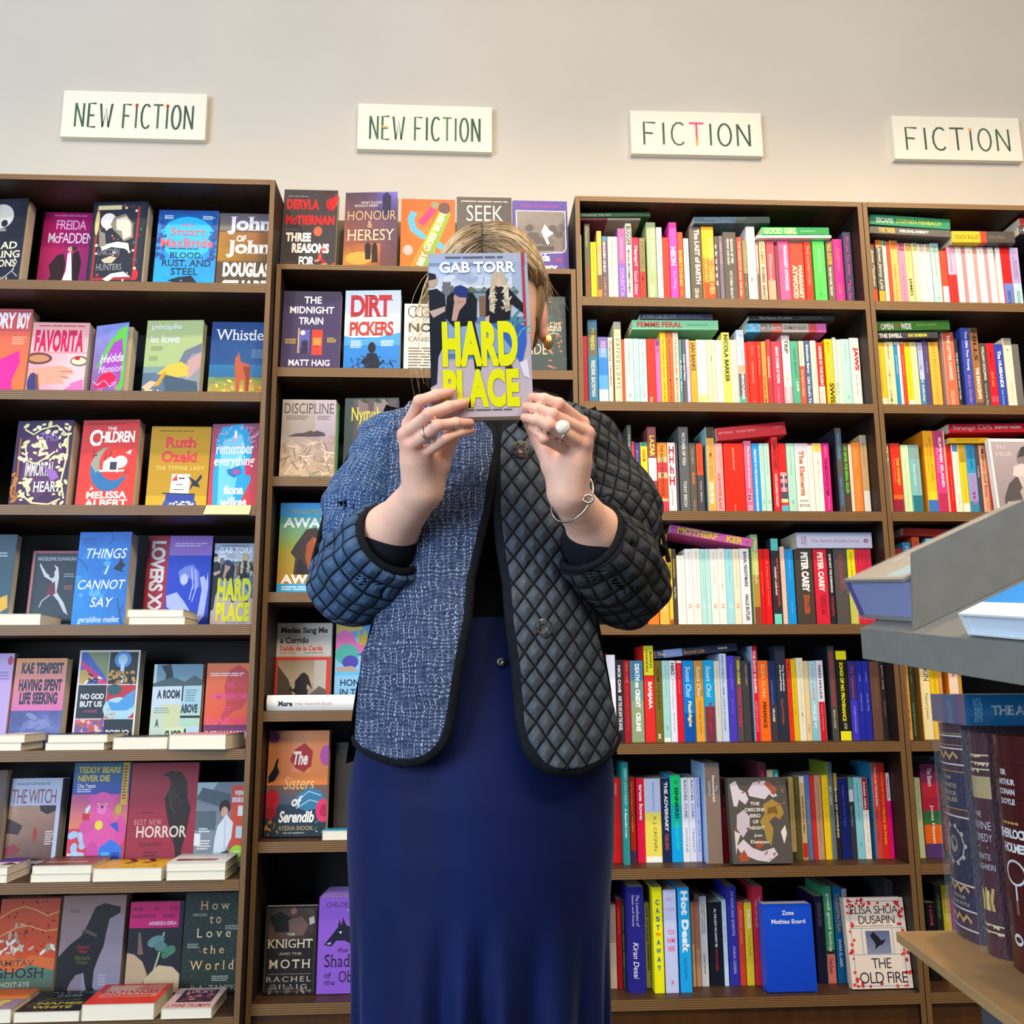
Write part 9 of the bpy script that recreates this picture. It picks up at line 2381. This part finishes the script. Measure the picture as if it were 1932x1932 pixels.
    for q, fn, lab, base in zip(LEATHER, (d1, d2, d3), ('purple and navy leather-bound book in plastic, farthest on the stand shelf', 'leather-bound book with golden flames, second on the stand shelf', 'oxblood leather-bound book with a magnifying glass on its spine'), ('3C2030', '4A1C24', '4C1816')):
        b = leather(*q[:5], base, fn, lab, q[5])
        if fn is not d3:
            m = MB(); m.box(-0.0085, q[4] + 0.002, -q[2] - 0.0015, 0.0015, 0.0004, q[3] + 0.0015, (1, 1, 1)); m.build('plastic_wrap', [film], b)
    # --- blue clothbound book lying across them
    x, y, z, ln, dep, tk, yaw = LYBLUE
    b = thing('hardback_book', 'petrol blue clothbound book lying across the leather-bound books', 'book', (x, y, z), (0, 0, math.radians(yaw)))
    m = MB(); n = 10; c = lin('105884'); rr = 0.007
    prof = [(-rr*math.sin(math.pi*i/n), tk*i/n) for i in range(n + 1)]; k = n + 1
    m.add([(xx, py, pz) for xx in (0, ln) for py, pz in prof], [(i, i + 1, k + i + 1, k + i) for i in range(n)], c)
    m.add([(0, py, pz) for py, pz in prof], [tuple(range(n + 1))], c); m.box(-0.003, 0, 0, dep, 0, tk, c)
    m.box(0, ln, 0, dep, 0, 0.003, c); m.box(0, ln, 0, dep, tk - 0.003, tk, c)
    AR = Art(m, ln, tk, lambda u, v, kk: (u*ln, -rr*math.sin(math.pi*min(max(1 - v, 0), 1)) - 0.0006 - kk*3e-5, (1 - v)*tk))
    AR.text('FLOSS BINDINGS', 0.02, 0.12, 0.06, 0.88, '78A8C0', '9'); AR.text('THE ADVENTURES OF HUCK', 0.10, 0.34, 0.80, 0.66, '8A9498', 'Bn')
    m.build('cover', [M['leather']], b)
    p = MB(); p.box(0.003, ln - 0.003, 0.001, dep - 0.003, 0.0032, tk - 0.0032, PAGE); p.build('pages', [M['paper']], b)
TRAY_A, TRAY_B, TRAY_H = (0.9716, -1.3523, 1.0711), (0.9839, -1.6476, 1.0393), 0.0360
DIVIDER = [(0.9813, -1.4599, 1.0973), (1.1970, -1.4612, 1.1932), (1.1979, -1.4699, 1.2746), (0.9823, -1.4686, 1.1788)]
WRAP = (-0.0360, 0.1390, 0.0200, 0.0500)
BLUE = (0.2150, 0.1600, 0.0020, 0.0220)
BOARD = [(1.0468, -1.2164, 0.7400), (1.0098, -1.5451, 0.7400), (1.1242, -1.2174, 0.7400)]
POST = (1.0299, -1.4402, 0.7275)
LEATHER = [(1.1222, -1.2199, 0.0690, 0.2531, 0.155, -5.75), (1.1104, -1.3132, 0.0388, 0.2453, 0.15, 1.61), (1.1052, -1.3739, 0.062, 0.2451, 0.16, 1.61)]
LYBLUE = (1.0756, -1.3828, 0.9956, 0.225, 0.16, 0.0339, -14)
stand()

# ---------------------------------------------------------------- handwritten note hanging over a shelf edge
def shelf_note():
    x0, x1, y, z0, z1 = NOTE
    t = thing('paper_note', 'small yellow handwritten note hanging over the shelf edge below the glowing face cover', 'note', (x0, y, z1))
    m = MB(); w, h = x1 - x0, z1 - z0; n = 6; vs = []
    for i in range(n + 1):
        v = i/n; yy = -0.0012 - 0.006*v*v
        vs += [(-0.006*v, yy, -v*h), (w - 0.003*v, yy, -v*h)]
    fs = [(2*i, 2*i + 2, 2*i + 3, 2*i + 1) for i in range(n)]
    vs2 = [(a, b + 0.0004, c) for a, b, c in vs]; k = len(vs)
    m.add(vs + vs2, fs + [tuple(reversed([q + k for q in f])) for f in fs] + [(0, 1, k + 1, k), (2*n + 1, 2*n, k + 2*n, k + 2*n + 1)], lin('F2E2A0'))
    m.add([(0.0, -0.0012, 0.0006), (w, -0.0012, 0.0006), (w, 0.016, 0.0006), (0.0, 0.016, 0.0006)], [(0, 1, 2, 3)], lin('F2E2A0'))
    A = Art(m, w, h, lambda u, v, kk: (u*w - 0.005*v, -0.0013 - 0.006*v*v - kk*EPS, -v*h))
    R = random.Random(4)
    for v in (0.35, 0.68):
        x = 0.3
        while x < 0.78:
            q = x + R.uniform(0.06, 0.13); A.line('B8A890', 0.006, [(x + (q - x)*i/6, v + R.uniform(-0.09, 0.09)) for i in range(7)]); x = q + 0.03
    m.build('sheet', [M['ink']], t)
NOTE = (-0.1377, -0.0265, -0.0512, 1.4756, 1.5003)
shelf_note()
